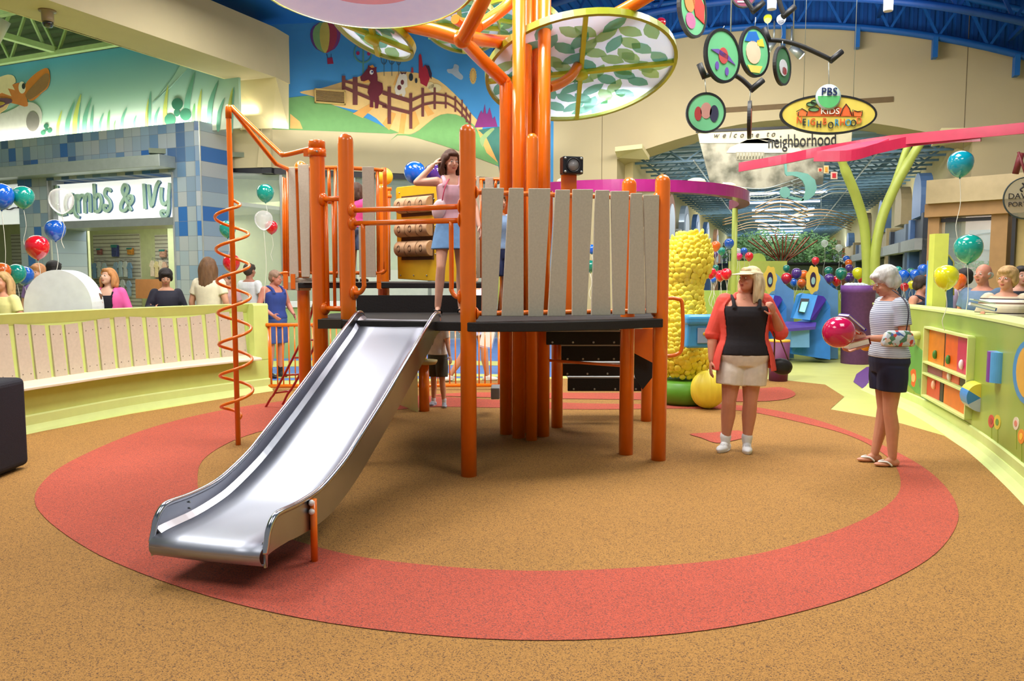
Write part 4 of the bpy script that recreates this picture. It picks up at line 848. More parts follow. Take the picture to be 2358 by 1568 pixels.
# trunk pipes
ZTOP = 5.2
for (px, Y, z1) in ((1195, 7.62, ZTOP), (1219, 8.0, ZTOP), (1252, 7.7, ZTOP), (1210, 7.9, ZTOP), (1236, 7.98, ZTOP)):
    x = X(px, Y, 2); m = M(); m.tube([(x, Y, 0), (x, Y, z1)], .0635, 24); obj('trunk_pipe', m, ORANGE, ps)
x = X(1225, 7.5, 2); m = M(); m.tube([(x, 7.5, 0), (x, 7.5, ZY(308, 7.5)-.05)], .056, 20, dome=True); obj('trunk_pipe', m, ORANGE, ps)
def pz(px, py, Y): return D(px, py, Y)
p1 = pz(1165, 195, 7.8); xx = p1.x
m = M(); m.tube([(xx, 7.8, 0), (xx, 7.8, p1.z)], .0635, 24, dome=True); obj('trunk_pipe', m, ORANGE, ps)
def branch(pts, r=.062, k=6):
    m = M(); m.tube(smooth_path([pz(*q) for q in pts], k), r, 20); return obj('branch', m, ORANGE, ps)
branch([(1165, 192, 7.8), (1152, 178, 7.75), (1110, 138, 7.45), (1085, 112, 7.2), (1064, 88, 6.95)])
branch([(1062, 90, 6.95), (1010, 74, 7.05), (950, 60, 7.15), (890, 44, 7.25), (830, 20, 7.35)])
branch([(1064, 92, 6.95), (1082, 60, 6.8), (1110, 5, 6.6), (1130, -40, 6.5)])
branch([(1072, 84, 7.0), (1110, 92, 7.5), (1180, 96, 8.12), (1262, 84, 8.1), (1340, 66, 7.9), (1420, 32, 7.7), (1500, -14, 7.5)])
branch([(1098, 62, 7.4), (1135, 38, 7.6), (1170, 10, 7.75), (1200, -40, 7.8)], .055)
branch([(1262, 202, 7.75), (1290, 192, 7.9), (1315, 175, 8.05), (1330, 152, 8.2)], .05)
m = M(); a = pz(1064, 90, 6.95); m.ell(a, (.08, .08, .08), 16); obj('branch_joint', m, ORANGE, ps)
branch([(1048, 44, 7.6), (1062, 52, 7.7), (1085, 50, 7.8), (1100, 30, 7.8)], .045)
# decks
ZD = 1.235
def deck(pts, z, th, name):
    P = [V((X(px, Y, z), Y, z)) for px, Y in pts]; m = M(); m.prism(P, (0, 0, -th)); return bevel(obj(name, m, BLACK, ps), .006)
deck([(738, 6.55), (788, 6.42), (800, 6.35), (1058, 6.12), (1100, 6.02), (1250, 6.07), (1400, 6.28), (1527, 6.58), (1492, 8.0), (1300, 8.5), (900, 8.3), (760, 7.5)], ZD, .072, 'deck')
zu = 1.525
deck([(660, 7.95), (1058, 7.9), (1110, 7.95), (1110, 9.4), (880, 9.8), (700, 9.2)], zu, .055, 'upper_deck')
m = M(); y7 = 7.7; m.box((X(822, y7), y7, ZD), (X(1112, y7), y7+.04, ZY(680, y7))); obj('step_riser', m, BLACK, ps)
m = M(); m.lathe((xF, 8.1, ZY(653, 8.1)), [(.075, -.07), (.085, .0), (.095, .035), (.095, .06), (.075, .06)], 24); obj('post_sleeve', m, GREY, ps)
m = M(); m.box((X(662, 7.93), 7.93, zu-.075), (X(688, 7.93), 8.0, zu+.004)); obj('deck_edge', m, GREY, ps)
m = M(); m.box((X(700, 7.93), 7.92, zu-.0), (X(1058, 7.93), 7.955, zu+.012)); obj('deck_edge', m, mat((150, 148, 140), .5), ps)
m = M(); m.obox((X(762, 6.38), 6.37, ZD-.03), (1, -.1, 0), (.1, 1, 0), (0, 0, 1), .19, .05, .075); obj('deck_end', m, mat((58, 52, 40), .7), ps)
# flanges + rails
def flange(c, ax, r=.05):
    m = M(); m.lathe(c, [(0, -.006), (r, -.006), (r, .0), (r*.7, .012), (r*.45, .02), (0, .02)], 20, ax); return obj('flange', m, ORANGE, ps)
def rail(pts, r=.019, k=0, name='rail', n=12):
    P = [V(q) for q in pts]
    if k: P = smooth_path(P, k)
    m = M(); m.tube(P, r, n); return obj(name, m, ORANGE, ps)
def dirn(a, b): return (V(b)-V(a)).normalized()
dA = dirn((xA, YA, 0), (xD, YD, 0))
for (p0, p1_) in ((485, 484), (515, 511)):
    z0 = ZY(p0, YD); z1 = ZY(p1_, YA); a = V((xD, YD, z0))-dA*.06; b = V((xA, YA, z0))+dA*.06
    rail([a, b], .021); flange(a, -dA, .06)
    flange(b, dA, .06)
z2 = ZY(513, YD)
def drop(t, zb, side):
    c = V((xA, YA, 0)).lerp(V((xD, YD, 0)), t); e = V((xA, YA, zb)) if side > 0 else V((xD, YD, zb)); dd = (e-V((c.x, c.y, zb))).normalized()
    rail([(c.x, c.y, z2), (c.x, c.y, zb+.12), (c.x, c.y, zb+.05), c+dd*.04+V((0, 0, zb+.0)), e-dd*.055], .019, 5); flange(e-dd*.06, dd, .06)
drop(.13, ZY(683, 6.2), 1); drop(.86, ZY(674, 6.5), -1)
# E-D infill
for p0 in (457, 711):
    a = V((xE, YE, ZY(p0, 6.6))); b = V((xD, YD, ZY(p0, 6.6))); rail([a, b], .022); flange(a+dirn(a, b)*.068, dirn(a, b), .055)
for t in (.28, .52, .76):
    c = V((xE, YE, 0)).lerp(V((xD, YD, 0)), t); rail([(c.x, c.y+.01, ZY(457, 6.6)), (c.x, c.y+.01, ZY(711, 6.6))], .014)
# front board panel between A and B
fd = dirn((xA, YA, 0), (xB, YB, 0)); zt_, zb_ = 2.245, 1.30
for z in (zt_, zb_):
    a = V((xA, YA, z)); b = V((xB, YB, z)); mid = (a+b)/2
    rail([a+fd*.05, a+fd*.3, mid, b-fd*.3, b-fd*.05], .02, 5); flange(a+fd*.068, fd); flange(b-fd*.068, -fd)
FB1 = [((1109, 1160), (1109, 1143), 433, 727), ((1172, 1205), (1155, 1205), 433, 728), ((1217, 1267), (1217, 1250), 434, 729), ((1279, 1312), (1261, 1301), 437, 728), ((1318, 1365), (1317, 1350), 436, 727), ((1371, 1402), (1361, 1405), 438, 726), ((1406, 1448), (1411, 1438), 440, 725), ((1452, 1478), (1446, 1485), 445, 723), ((1481, 1517), (1488, 1511), 449, 721)]
FPl = Plane((xA, YA-.045), (xB, YB-.045))
def board(pl, top, bot, y0, y1, sc=True, yy=None):
    uv = [pl.uv(bot[0], y1), pl.uv(bot[1], y1), pl.uv(top[1], yy or y0), pl.uv(top[0], y0)]
    o = bevel(obj('board', slab(M(), pl, uv, .012, .022), GREY, ps), .004)
    if sc:
        m = M()
        for q, x0, x1 in ((y0+10, top[0], top[1]), (y1-10, bot[0], bot[1])):
            for x in ((x0+9, x1-9) if x1-x0 > 40 else ((x0+x1)/2,)): c = PL(x, q, pl.p, pl.n); m.lathe(c+pl.n*.001, [(0, 0), (.008, 0), (.008, .004), (0, .004)], 8, pl.n)
        obj('bolt', m, SCREW, o)
for t, b_, y0, y1 in FB1: board(FPl, t, b_, y0, y1)
# rear / left enclosure boards
LPl = Plane((X(650, 8.0), 8.0), (X(900, 8.0), 8.0))
for t, b_, y0, y1 in [((664, 679), (667, 688), 385, 638), ((686, 711), (695, 714), 379, 638), ((777, 783), (779, 785), 378, 640), ((834, 861), (838, 866), 384, 638), ((826, 832), (828, 836), 520, 638)]: board(LPl, t, b_, y0, y1, False)
def lp3(px, py, Y=8.04): return pz(px, py, Y)
rail([lp3(663, 392), lp3(665, 389), lp3(700, 388), lp3(780, 386), lp3(870, 391), lp3(882, 394), lp3(886, 404), lp3(887, 600), lp3(886, 622), lp3(878, 628), lp3(866, 629)], .02, 3)
rail([lp3(652, 632), lp3(655, 628), lp3(760, 628), lp3(868, 629)], .018, 2)
for px, y0, y1 in ((652, 408, 630), (657, 410, 632), (663, 392, 636), (716, 388, 628), (757, 388, 470), (772, 388, 640), (869, 395, 629)): rail([lp3(px, y0), lp3(px+2, y1)], .017 if px > 660 else .012)
for px in (658, 675, 873): m = M(); c = lp3(px, 648, 7.93); m.obox(c, (1, 0, 0), (0, 1, 0), (0, 0, 1), .045, .02, .15); obj('bracket', m, ORANGE, ps)
for px in (689, 693): rail([lp3(px, 380, 8.2), lp3(px+1, 640, 8.2)], .016)
# posts cluster, yellow disc
for px, Y in ((893, 8.8), (875, 8.9)): rail([pz(px, 432, Y), pz(px, 645, Y)], .03)
for py in (435, 452): rail([pz(868, py, 8.7), pz(902, py, 8.7)], .02)
m = M(); c = pz(884, 406, 8.75); m.lathe(c, [(0, 0), (.095, 0), (.095, .04), (0, .04)], 28, (0, 1, 0)); obj('yellow_disc', m, mat((236, 190, 40), .4), ps)
# yellow game panel
a = pz(913, 641, 8.75); b = pz(1060, 648, 8.1); YP = Plane((a.x, a.y), (b.x, b.y))
gp = obj('game_panel', slab(M(), YP, [YP.uv(916, 642), YP.uv(1075, 652), YP.uv(1075, 422), YP.uv(1022, 419), YP.uv(1015, 420), YP.uv(914, 431), YP.uv(911, 436)], 0, .025), mat((226, 178, 30), .45, noise=.06), ps); bevel(gp, .006)
TB = mat((188, 150, 112), .6, noise=.12, nscale=20); TBD = mat((96, 66, 44), .7)
for r_, (y0, y1) in enumerate(((451, 499), (513, 547), (551, 597))):
    uv0 = YP.uv(922, (y0+y1)/2); uv1 = YP.uv(998, (y0+y1)/2); L_ = (uv1[0]-uv0[0]); rr = .085 if r_ != 1 else .082; zc0 = uv0[1]
    obj('panel_slot', slab(M(), YP, [(uv0[0]+.02, zc0-rr-.035), (uv1[0]+.01, zc0-rr-.035), (uv1[0]+.01, zc0+rr+.02), (uv0[0]+.02, zc0+rr+.02)], .003, .006), mat((90, 60, 30), .7), gp)
    for k in range(3):
        m = M(); s0 = uv0[0]+L_*k/3; s1 = uv0[0]+L_*(k+1)/3-.008
        m.rings([[YP.pt(s, zc0, .02)+(V((0, 0, 1))*sin(2*pi*j/20)+YP.n*cos(2*pi*j/20))*rad for j in range(20)] for s, rad in ((s0, rr*.93), (s0+.01, rr), (s1-.01, rr), (s1, rr*.93))]); dr = obj('spinning_drum', m, TB, gp)
        m = M(); cz = zc0; q0 = (s0+s1)/2
        for j in range(14): a1 = 2*pi*j/14; a2 = 2*pi*(j+1)/14; m.add([YP.pt(q0+.022*cos(a1), cz+.03*sin(a1), .022+rr), YP.pt(q0+.022*cos(a2), cz+.03*sin(a2), .022+rr), YP.pt(q0+.03*cos(a2), cz+.04*sin(a2), .016+rr), YP.pt(q0+.03*cos(a1), cz+.04*sin(a1), .016+rr)], [(0, 1, 2, 3)])
        obj('carved_ring', m, TBD, dr)
m = M()
for px, py in ((920, 444), (1000, 458), (1002, 520), (1003, 585), (923, 634), (953, 634), (983, 634)): c = PL(px, py, YP.p, YP.n); m.lathe(c+YP.n*.002, [(0, 0), (.008, 0), (.008, .006), (0, .006)], 8, YP.n)
obj('bolt', m, METAL, gp)
# back boards right of A
BP = Plane((X(1090, 8.4), 8.4), (X(1160, 8.4), 8.4))
for t, b_, y0, y1 in [((1097, 1104), (1097, 1106), 406, 640), ((1117, 1136), (1117, 1134), 409, 640)]: board(BP, t, b_, y0, y1, False)
rail([pz(1086, 413, 8.45), pz(1150, 413, 8.45), pz(1158, 416, 8.3)], .02); rail([pz(1108, 415, 8.45), pz(1106, 640, 8.45)], .02); rail([pz(1142, 415, 8.45), pz(1140, 440, 8.45)], .016)
rail([pz(1180, 484, 8.0), pz(1265, 484, 8.0)], .016); 
rail([pz(1268, 440, 7.9), pz(1268, 505, 7.9), pz(1262, 600, 7.9), pz(1256, 720, 7.9)], .022, 3); rail([pz(1172, 480, 8.0), pz(1150, 720, 8.0)], .022)
for px in (1445, 1492): rail([pz(px, 455, 7.5), pz(px-2, 716, 7.5)], .018)
# telescope box
sc1 = pz(1308, 415, 7.6); m = M(); m.box((X(1290, 7.6), 7.58, ZY(740, 7.6)), (X(1325, 7.6), 7.64, ZY(398, 7.6))); obj('telescope_post', m, ORANGE, ps)
c = pz(1316, 382, 7.52); tb = obj('telescope_box', (lambda m: (m.obox(c, (1, .22, 0), (-.22, 1, 0), (0, 0, 1), .20, .12, .165), m)[1])(M()), mat((28, 28, 32), .3), ps); bevel(tb, .012)
nn_ = V((.22, -1, 0)).normalized(); uu = V((1, .22, 0)).normalized()
m = M(); m.lathe(c+nn_*.06, [(0, .001), (.058, .001), (.06, .012), (.066, .012), (.066, 0)], 28, nn_); obj('lens_ring', m, DARK, tb)
m = M(); m.lathe(c+nn_*.062, [(0, .001), (.054, .001), (.054, .003), (0, .003)], 28, nn_); obj('lens', m, mat((150, 150, 150), .15), tb)
for i in (-1, 1):
    for j in (-1, 1): m = M(); m.ell(c+nn_*.062+uu*.078*i+V((0, 0, .062*j)), (.012, .012, .012), 10); obj('bolt', m, METAL, tb)
# steps at the back
for (x0, x1, y0, y1, Y) in ((1258, 1430, 764, 794, 7.55), (1293, 1430, 797, 832, 7.9), (1293, 1462, 838, 866, 8.25), (1308, 1482, 871, 901, 8.6)):
    m = M(); z0, z1 = ZY(y1, Y), ZY(y0, Y); m.box((X(x0, Y), Y, z0), (X(x1, Y), Y+.03, z1)); s_ = bevel(obj('step', m, BLACK, ps), .008)
    m = M(); m.box((X(x0, Y), Y, z1), (X(x1, Y), Y+.28, z1+.015)); obj('step_top', m, mat((176, 178, 180), .5), s_)
    for k in range(4): m = M(); m.lathe((X(x0+14+k*(x1-x0-30)/3, Y), Y-.001, z0+.025), [(.006, 0), (.011, 0), (.011, .004), (.006, .004)], 10, (0, -1, 0)); obj('bolt', m, METAL, s_)
m = M(); m.prism([pz(1456, 757, 7.6), pz(1504, 757, 7.6), pz(1504, 836, 7.6), pz(1458, 812, 7.6)], (0, .02, 0)); obj('side_panel', m, ORANGE, ps)
m = M(); m.prism([pz(1458, 811, 7.7), pz(1504, 835, 7.7), pz(1503, 868, 7.7), pz(1480, 897, 7.7), pz(1462, 868, 7.7)], (0, .03, 0)); obj('stringer', m, BLACK, ps)
rail([pz(1200, 825, 7.75), pz(1430, 842, 7.55)], .014)
rail([pz(1518, 688, 6.9), pz(1535, 687, 6.9), pz(1558, 688, 6.9), pz(1571, 702, 6.9), pz(1571, 795, 6.9), pz(1558, 816, 6.9), pz(1530, 820, 6.9)], .017, 5)
m = M(); m.obox(pz(1141, 902, 8.9), (1, 0, 0), (0, 1, 0), (0, 0, 1), .1, .3, .13); bevel(obj('foot_block', m, mat((150, 150, 150), .6), ps), .01)
m = M(); q = G(1196, 994); m.box((q.x-.1, q.y-.05, .012), (q.x+.12, q.y+.05, .02)); obj('floor_plate', m, mat((176, 160, 130), .5), ps)
# spiral pole with its top arms
Yp = 7.28; xp = X(538, Yp, 1.5); m = M(); ztop = ZY(247, Yp); m.tube([(xp, Yp, 0), (xp, Yp, ztop)], .024, 16, dome=True); obj('spiral_pole', m, ORANGE, ps)
m = M(); m.lathe((xp, Yp, ztop-.1), [(.028, 0), (.028, .1), (.02, .12)], 16); obj('pole_collar', m, ORANGE, ps)
zhi, zlo = ZY(458, Yp), ZY(967, Yp); turns = 7.05; P = []
for i in range(int(turns*24)+1):
    a = 2*pi*i/24; z = zhi+(zlo-zhi)*i/(turns*24); r = .145*min(1, i/7, (turns*24-i)/7)
    P.append(V((xp+r*cos(-a+.9), Yp+r*sin(-a+.9), z)))
m = M(); m.tube(P, .0145, 10); obj('spiral_rail', m, ORANGE, ps)
rail([pz(535, 246, 7.25), pz(550, 262, 7.2), pz(640, 348, 6.95), pz(650, 355, 6.9), pz(664, 355, 6.88), pz(717, 342, 6.75), pz(730, 341, 6.72)], .021, 4)
rail([pz(536, 250, 7.3), pz(548, 268, 7.35), pz(628, 368, 7.75), pz(636, 377, 7.8), pz(648, 383, 7.9), pz(668, 391, 8.04)], .021, 4)
# red ladder
LR = mat((170, 28, 36), .3, coat=.4); ld = thing('climbing_ladder', 'dark red tube ladder leaning behind the metal slide', 'ladder', pz(612, 935, 9.35))
m = M(); A_ = [pz(612, 937, 9.4), pz(624, 916, 9.35), pz(636, 898, 9.25), pz(700, 772, 8.9), pz(722, 700, 8.6)]; B_ = [pz(651, 931, 9.2), pz(662, 908, 9.15), pz(676, 888, 9.1), pz(720, 806, 8.85), pz(745, 735, 8.6)]
m.tube(smooth_path(A_, 4), .014, 10); obj('ladder_rail', m, LR, ld); m = M(); m.tube(smooth_path(B_, 4), .014, 10); obj('ladder_rail', m, LR, ld)
for (a, b) in (((634, 905, 9.3), (668, 900, 9.15)), ((657, 864, 9.15), (688, 862, 9.05)), ((678, 824, 9.0), (708, 822, 8.95)), ((697, 784, 8.9), (728, 782, 8.8))): m = M(); m.tube([pz(*a), pz(*b)], .011, 8); obj('rung', m, LR, ld)
# ================= slide =================
sl = thing('slide', 'stainless steel playground slide in front of the orange structure', 'slide', (-1.25, 5, 0))
W_ = V((cos(radians(15)), -sin(radians(15)), 0)); S_ = V((-sin(radians(15)), -cos(radians(15)), 0)); O_ = V((-.917, 6.35, 0))
def sp(u, s, z): return O_+W_*u+S_*s+V((0, 0, z))
rp_ = [(-.02, 1.22), (-.03, 1.27), (0, 1.293), (.04, 1.297), (.10, 1.285), (.2, 1.235), (.45, 1.10), (.74, .945), (1.05, .775), (1.42, .59), (1.62, .49), (1.85, .41), (2.0, .378), (2.2, .368), (2.38, .374), (2.44, .355), (2.48, .31), (2.50, .25), (2.52, .20)]
bp_ = [(-.03, 1.245), (.06, 1.22), (.2, 1.125), (.45, .985), (.74, .82), (1.05, .65), (1.42, .46), (1.62, .375), (1.85, .30), (2.0, .27), (2.2, .25), (2.42, .248), (2.5, .24), (2.545, .215), (2.55, .18), (2.53, .15), (2.5, .14)]
def resam(pr, n=44):
    q = smooth_path([V((s, z, 0)) for s, z in pr], 4); return [(v.x, v.y) for v in q]
B = resam(bp_); m = M(); hw = .33
SLM = bpy.data.materials.new('brushed_slide_steel'); SLM.use_nodes = True; N = SLM.node_tree.nodes; L = SLM.node_tree.links; b = N['Principled BSDF']; b.inputs['Metallic'].default_value = .85; b.inputs['Base Color'].default_value = rgb((170, 174, 186)); b.inputs['Roughness'].default_value = .3
tc = N.new('ShaderNodeTexCoord'); nz = N.new('ShaderNodeTexNoise'); nz.inputs['Scale'].default_value = 3.5; nz.inputs['Detail'].default_value = 6; L.new(tc.outputs['Object'], nz.inputs['Vector']); mr = N.new('ShaderNodeMapRange'); mr.inputs[3].default_value = .36; mr.inputs[4].default_value = .52; L.new(nz.outputs['Fac'], mr.inputs[0]); L.new(mr.outputs[0], b.inputs['Roughness'])
rs = [[sp(-hw+.003, s, z), sp(-hw*.5, s, z-.004), sp(0, s, z-.006), sp(hw*.5, s, z-.004), sp(hw-.003, s, z), sp(hw-.003, s, z-.008), sp(0, s, z-.014), sp(-hw+.003, s, z-.008)] for s, z in B]
m.rings(rs); obj('slide_bed', m, SLM, sl)
for sd_ in (-1, 1):
    R = resam(rp_); m = M(); rs = []
    for (s, z) in R:
        bz = min(B, key=lambda q: abs(q[0]-s))[1]; lo = max(.13, bz-.10+.05*min(1, max(0, (s-1.8)/.5)))
        lo = min(lo, z-.02)
        rs.append([sp(sd_*hw, s, z), sp(sd_*(hw+.012), s, z), sp(sd_*(hw+.012), s, lo), sp(sd_*hw, s, lo)])
    m.rings(rs, smooth=False); m2 = M(); m.rings([[sp(sd_*(hw-.03), s, z+.002), sp(sd_*hw, s, z+.03), sp(sd_*(hw+.002), s, z-.004), sp(sd_*(hw-.03), s, z-.006)] for s, z in B if s < 2.5], smooth=False)
    so = obj('side_wall', m, STEEL, sl)
    m = M(); m.tube([sp(sd_*(hw+.006), s, z) for s, z in R], .017, 10); obj('rail_edge', m, STEELE, so)
m = M()
for sd_ in (1,):
    for z in (.335, .30): m.ell(sp(-hw+.006, 2.22, z), (.006, .006, .006), 8)
obj('rivet', m, METAL, sl)
for sd_ in (-1, 1):
    c = sp(sd_*(hw+.03), 2.07, 0); m = M(); m.tube([c, c+V((0, 0, .36))], .02, 14); lg = obj('leg', m, ORANGE, sl)
    for z in (.345, .295): m = M(); m.ell(c+S_*.02+V((0, 0, z)), (.018, .018, .018), 12); obj('bolt_cap', m, WHITE, lg)
# ================= things around =================
# black speaker case at the left
m = M(); m.box((-5.0, 4.7, .03), (-4.02, 6.42, .765)); bk = thing('speaker_case', 'black carpeted case standing on the rubber floor at the left edge', 'speaker', (-4.5, 5.6, 0)); bevel(obj('case_body', m, mat((22, 20, 32), .85, noise=.3, nscale=120, bump=.3, bscale=200), bk), .05, 4)
m = M(); m.box((-4.9, 4.8, 0), (-4.1, 6.35, .06)); obj('case_foot', m, DARK, bk)
# drum table under the slide
dt = thing('play_table', 'small round beige play table on a short orange post under the deck', 'table', G(977, 947)); q = G(977, 947)
m = M(); m.tube([(q.x, q.y, 0), (q.x, q.y, .56)], .062, 20); obj('table_post', m, ORANGE, dt); m = M(); m.lathe((q.x+.04, q.y, .56), [(0, 0), (.10, 0), (.12, .03), (.12, .05), (0, .055)], 28); obj('table_top', m, mat((196, 178, 120), .5), dt)
m = M(); m.lathe((q.x+.0, q.y-.02, .615), [(0, 0), (.045, 0), (.03, .02), (0, .025)], 18); obj('yellow_dial', m, mat((222, 200, 50), .4), dt)
m = M(); a = G(962, 950); b = G(905, 938); m.prism([V((a.x, a.y, 0)), V((b.x, b.y+.25, 0)), V((b.x, b.y+.25, .5)), V((a.x, a.y, .58))], (0, .03, 0)); tag(obj('side_board', m, mat((186, 170, 110), .5)), 'beige low board standing beside the short orange post', 'board')
# orange railing
Yr = 10.75; z1r, z0r = ZY(748, Yr), ZY(889, Yr)
rr_ = thing('railing', 'orange tube railing between the play area and the blue floor', 'railing', (X(880, Yr), Yr, 0))
xa, xb = X(612, Yr), X(1150, Yr)
m = M(); m.tube([(xa, Yr, z1r), (xb, Yr+.1, z1r)], .026, 12); obj('top_rail', m, ORANGE, rr_); m = M(); m.tube([(xa, Yr, z0r), (xb, Yr+.1, z0r)], .026, 12); obj('bottom_rail', m, ORANGE, rr_)
n = 38
for i in range(n): x = xa+.06+(xb-xa-.1)*i/n; m = M(); m.tube([(x, Yr+.05*i/n*2, z0r), (x, Yr+.05*i/n*2, z1r)], .0095, 8); obj('baluster', m, ORANGE, rr_)
for x in (xa+.02, (xa+xb)/2, xb): m = M(); m.tube([(x, Yr+.03, 0), (x, Yr+.03, z1r)], .024, 12); obj('rail_post', m, ORANGE, rr_)
# white half disc board behind the left wall
q = pxy(130, 9.2); r = 79/FP*9.2
hb = thing('half_disc_board', 'white half round board standing behind the lime bench wall', 'board', (q[0], 9.2, 0)); m = M()
P = [(q[0]-r, 9.2, .8)]+[(q[0]+r*cos(pi-pi*k/24), 9.2, ZY(707, 9.2)+1.08*r*sin(pi*k/24)) for k in range(25)]+[(q[0]+r, 9.2, .8)]
m.prism(P, (-.12, .5, 0)); obj('board_body', m, mat((236, 238, 242), .5), hb); m = M(); m.box((q[0]-.3, 9.3, 0), (q[0]+.3, 9.6, .8)); obj('board_base', m, WHITE, hb)
# ================= leaf canopies of the play tree =================
OLV = mat((150, 156, 30), .35, coat=.4, noise=.06, name='olive_green_rim'); 
def lpanel(c, a_):
    m = bpy.data.materials.new('leaf_panel'); m.use_nodes = True; N = m.node_tree.nodes; L = m.node_tree.links; N.clear(); o = N.new('ShaderNodeOutputMaterial')
    t = N.new('ShaderNodeBsdfTransparent'); g = N.new('ShaderNodeBsdfPrincipled'); g.inputs['Base Color'].default_value = rgb(c); g.inputs['Roughness'].default_value = .12; tr = N.new('ShaderNodeBsdfTranslucent'); tr.inputs[0].default_value = rgb(c)
    m1 = N.new('ShaderNodeMixShader'); m1.inputs[0].default_value = .35; L.new(g.outputs[0], m1.inputs[1]); L.new(tr.outputs[0], m1.inputs[2]); m2 = N.new('ShaderNodeMixShader'); m2.inputs[0].default_value = a_; L.new(t.outputs[0], m2.inputs[1]); L.new(m1.outputs[0], m2.inputs[2]); L.new(m2.outputs[0], o.inputs[0]); return m
PN = lpanel((218, 226, 240), .86); LFA = lpanel((84, 186, 150), .85); LFB = lpanel((156, 210, 112), .85)
def canopy(lb, c, u, v, rx, ry, nleaf, seed, rim=.05, cross=True, cell=None):
    """lens shaped canopy: centre c, in-plane unit axes u,v"""
    u = V(u).normalized(); v = V(v); v = (v-u*v.dot(u)).normalized(); n = u.cross(v); 
    if n.z > 0: n = -n
    r = thing('leaf_canopy', lb, 'canopy', c, 'leaf canopies of the play tree')
    def P(a, b, o=0): return c+u*a+v*b+n*o
    K = 56; m = M(); outer = [(rx*cos(2*pi*k/K), ry*sin(2*pi*k/K)) for k in range(K)]
    rs = []
    for (a, b) in outer: s = 1-.035/max(rx, ry); rs.append([P(a, b, rim), P(a, b, -rim), P(a*s, b*s, -rim), P(a*s, b*s, rim)])
    m.rings(rs, False, True, smooth=False); obj('canopy_rim', m, OLV, r)
    m = M(); m.add([P(a*.985, b*.985, .0) for a, b in outer]+[P(a*.985, b*.985, -.008) for a, b in outer], [list(range(K)), list(range(K, 2*K))[::-1]]); pn = obj('canopy_panel', m, PN, r)
    if cross:
        m = M(); m.bar(P(-rx*.97, 0, .02), P(rx*.97, 0, .02), .045, .04, n); m.bar(P(0, -ry*.97, .02), P(0, ry*.97, .02), .045, .04, n); obj('cross_bar', m, mat((196, 206, 50), .4), r)
        m = M(); m.lathe(P(0, 0, .02), [(0, 0), (.07, 0), (.07, .06), (0, .06)], 16, n); obj('hub', m, mat((196, 206, 50), .4), r)
    R_ = random.Random(seed); ma, mb = M(), M(); placed = []
    st = .235; i = 0; b = -ry
    while b < ry:
        a = -rx+(st*.5 if i % 2 else 0)
        while a < rx:
            aa = a+R_.uniform(-.05, .05); bb = b+R_.uniform(-.05, .05)
            if (aa/rx)**2+(bb/ry)**2 < .78:
                th = R_.choice((-.6, .6, 1.2, 2.2))+R_.uniform(-.2, .2); le, wd = .15, .075; mm = ma if R_.random() < .5 else mb; lf = []
                for k in range(12):
                    t = k/12*2*pi; x = le*cos(t); y = wd*sin(t)*(1-abs(cos(t))**3*.8); lf.append(P(aa+x*cos(th)-y*sin(th), bb+x*sin(th)+y*cos(th), .003+(.002 if mm is ma else 0)))
                mm.add(lf, [list(range(12))])
            a += st
        b += st*.62; i += 1
    obj('leaf_print', ma, LFA, pn); obj('leaf_print', mb, LFB, pn)
    return r
th = radians(20)
canopy('large round leaf printed canopy to the right of the orange trunk', D(1337, 162, 8.35), (1, 0, .10), (.05, -cos(th), sin(th)), 1.0, .93, 60, 4, .036)
gl = D(1412, 196, 9.15); ll = area(gl.x, gl.y, gl.z, .45, .45, 130, (1, 1, .96), rot=(radians(14), 0, 0))
c_ = D(1062, 57, 9.2); canopy('small leaf printed canopy behind the upper fork of branches', c_, (1, .0, -.06), (0, -cos(.0), sin(.12)), .45, .75, 20, 5, .035)
c_ = D(862, 78, 7.4); canopy('narrow tilted leaf printed canopy below the big pale disc', c_, (1, .0, -.38), (.2, -1, .1), .40, .42, 20, 6, .03)
canopy('leaf printed canopy mostly hidden behind the trunk top', D(1200, 50, 9.8), (1, 0, -.15), (0, -1, .12), .5, .6, 20, 8, .035)
# pale disc canopy close to the camera
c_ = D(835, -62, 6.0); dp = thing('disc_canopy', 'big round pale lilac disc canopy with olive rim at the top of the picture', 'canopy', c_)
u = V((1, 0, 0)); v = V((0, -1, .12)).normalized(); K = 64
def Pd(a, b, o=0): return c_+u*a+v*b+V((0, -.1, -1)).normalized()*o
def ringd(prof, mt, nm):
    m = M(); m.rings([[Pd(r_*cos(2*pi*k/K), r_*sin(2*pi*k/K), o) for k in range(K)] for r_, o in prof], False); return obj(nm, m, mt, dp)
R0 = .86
ringd([(R0, -.05), (R0, .04), (R0-.03, .05)], OLV, 'canopy_rim'); ringd([(R0-.03, .045), (R0-.1, .05), (R0-.24, .03), (.5, .0)], mat((206, 206, 250), .35, emit=.34), 'disc_band'); ringd([(.5, .0), (.3, -.01), (.02, -.012)], mat((216, 150, 176), .4, noise=.3, nscale=2, emit=.3), 'disc_centre')  # glow put into the band and centre colours, against the warm floor bounce
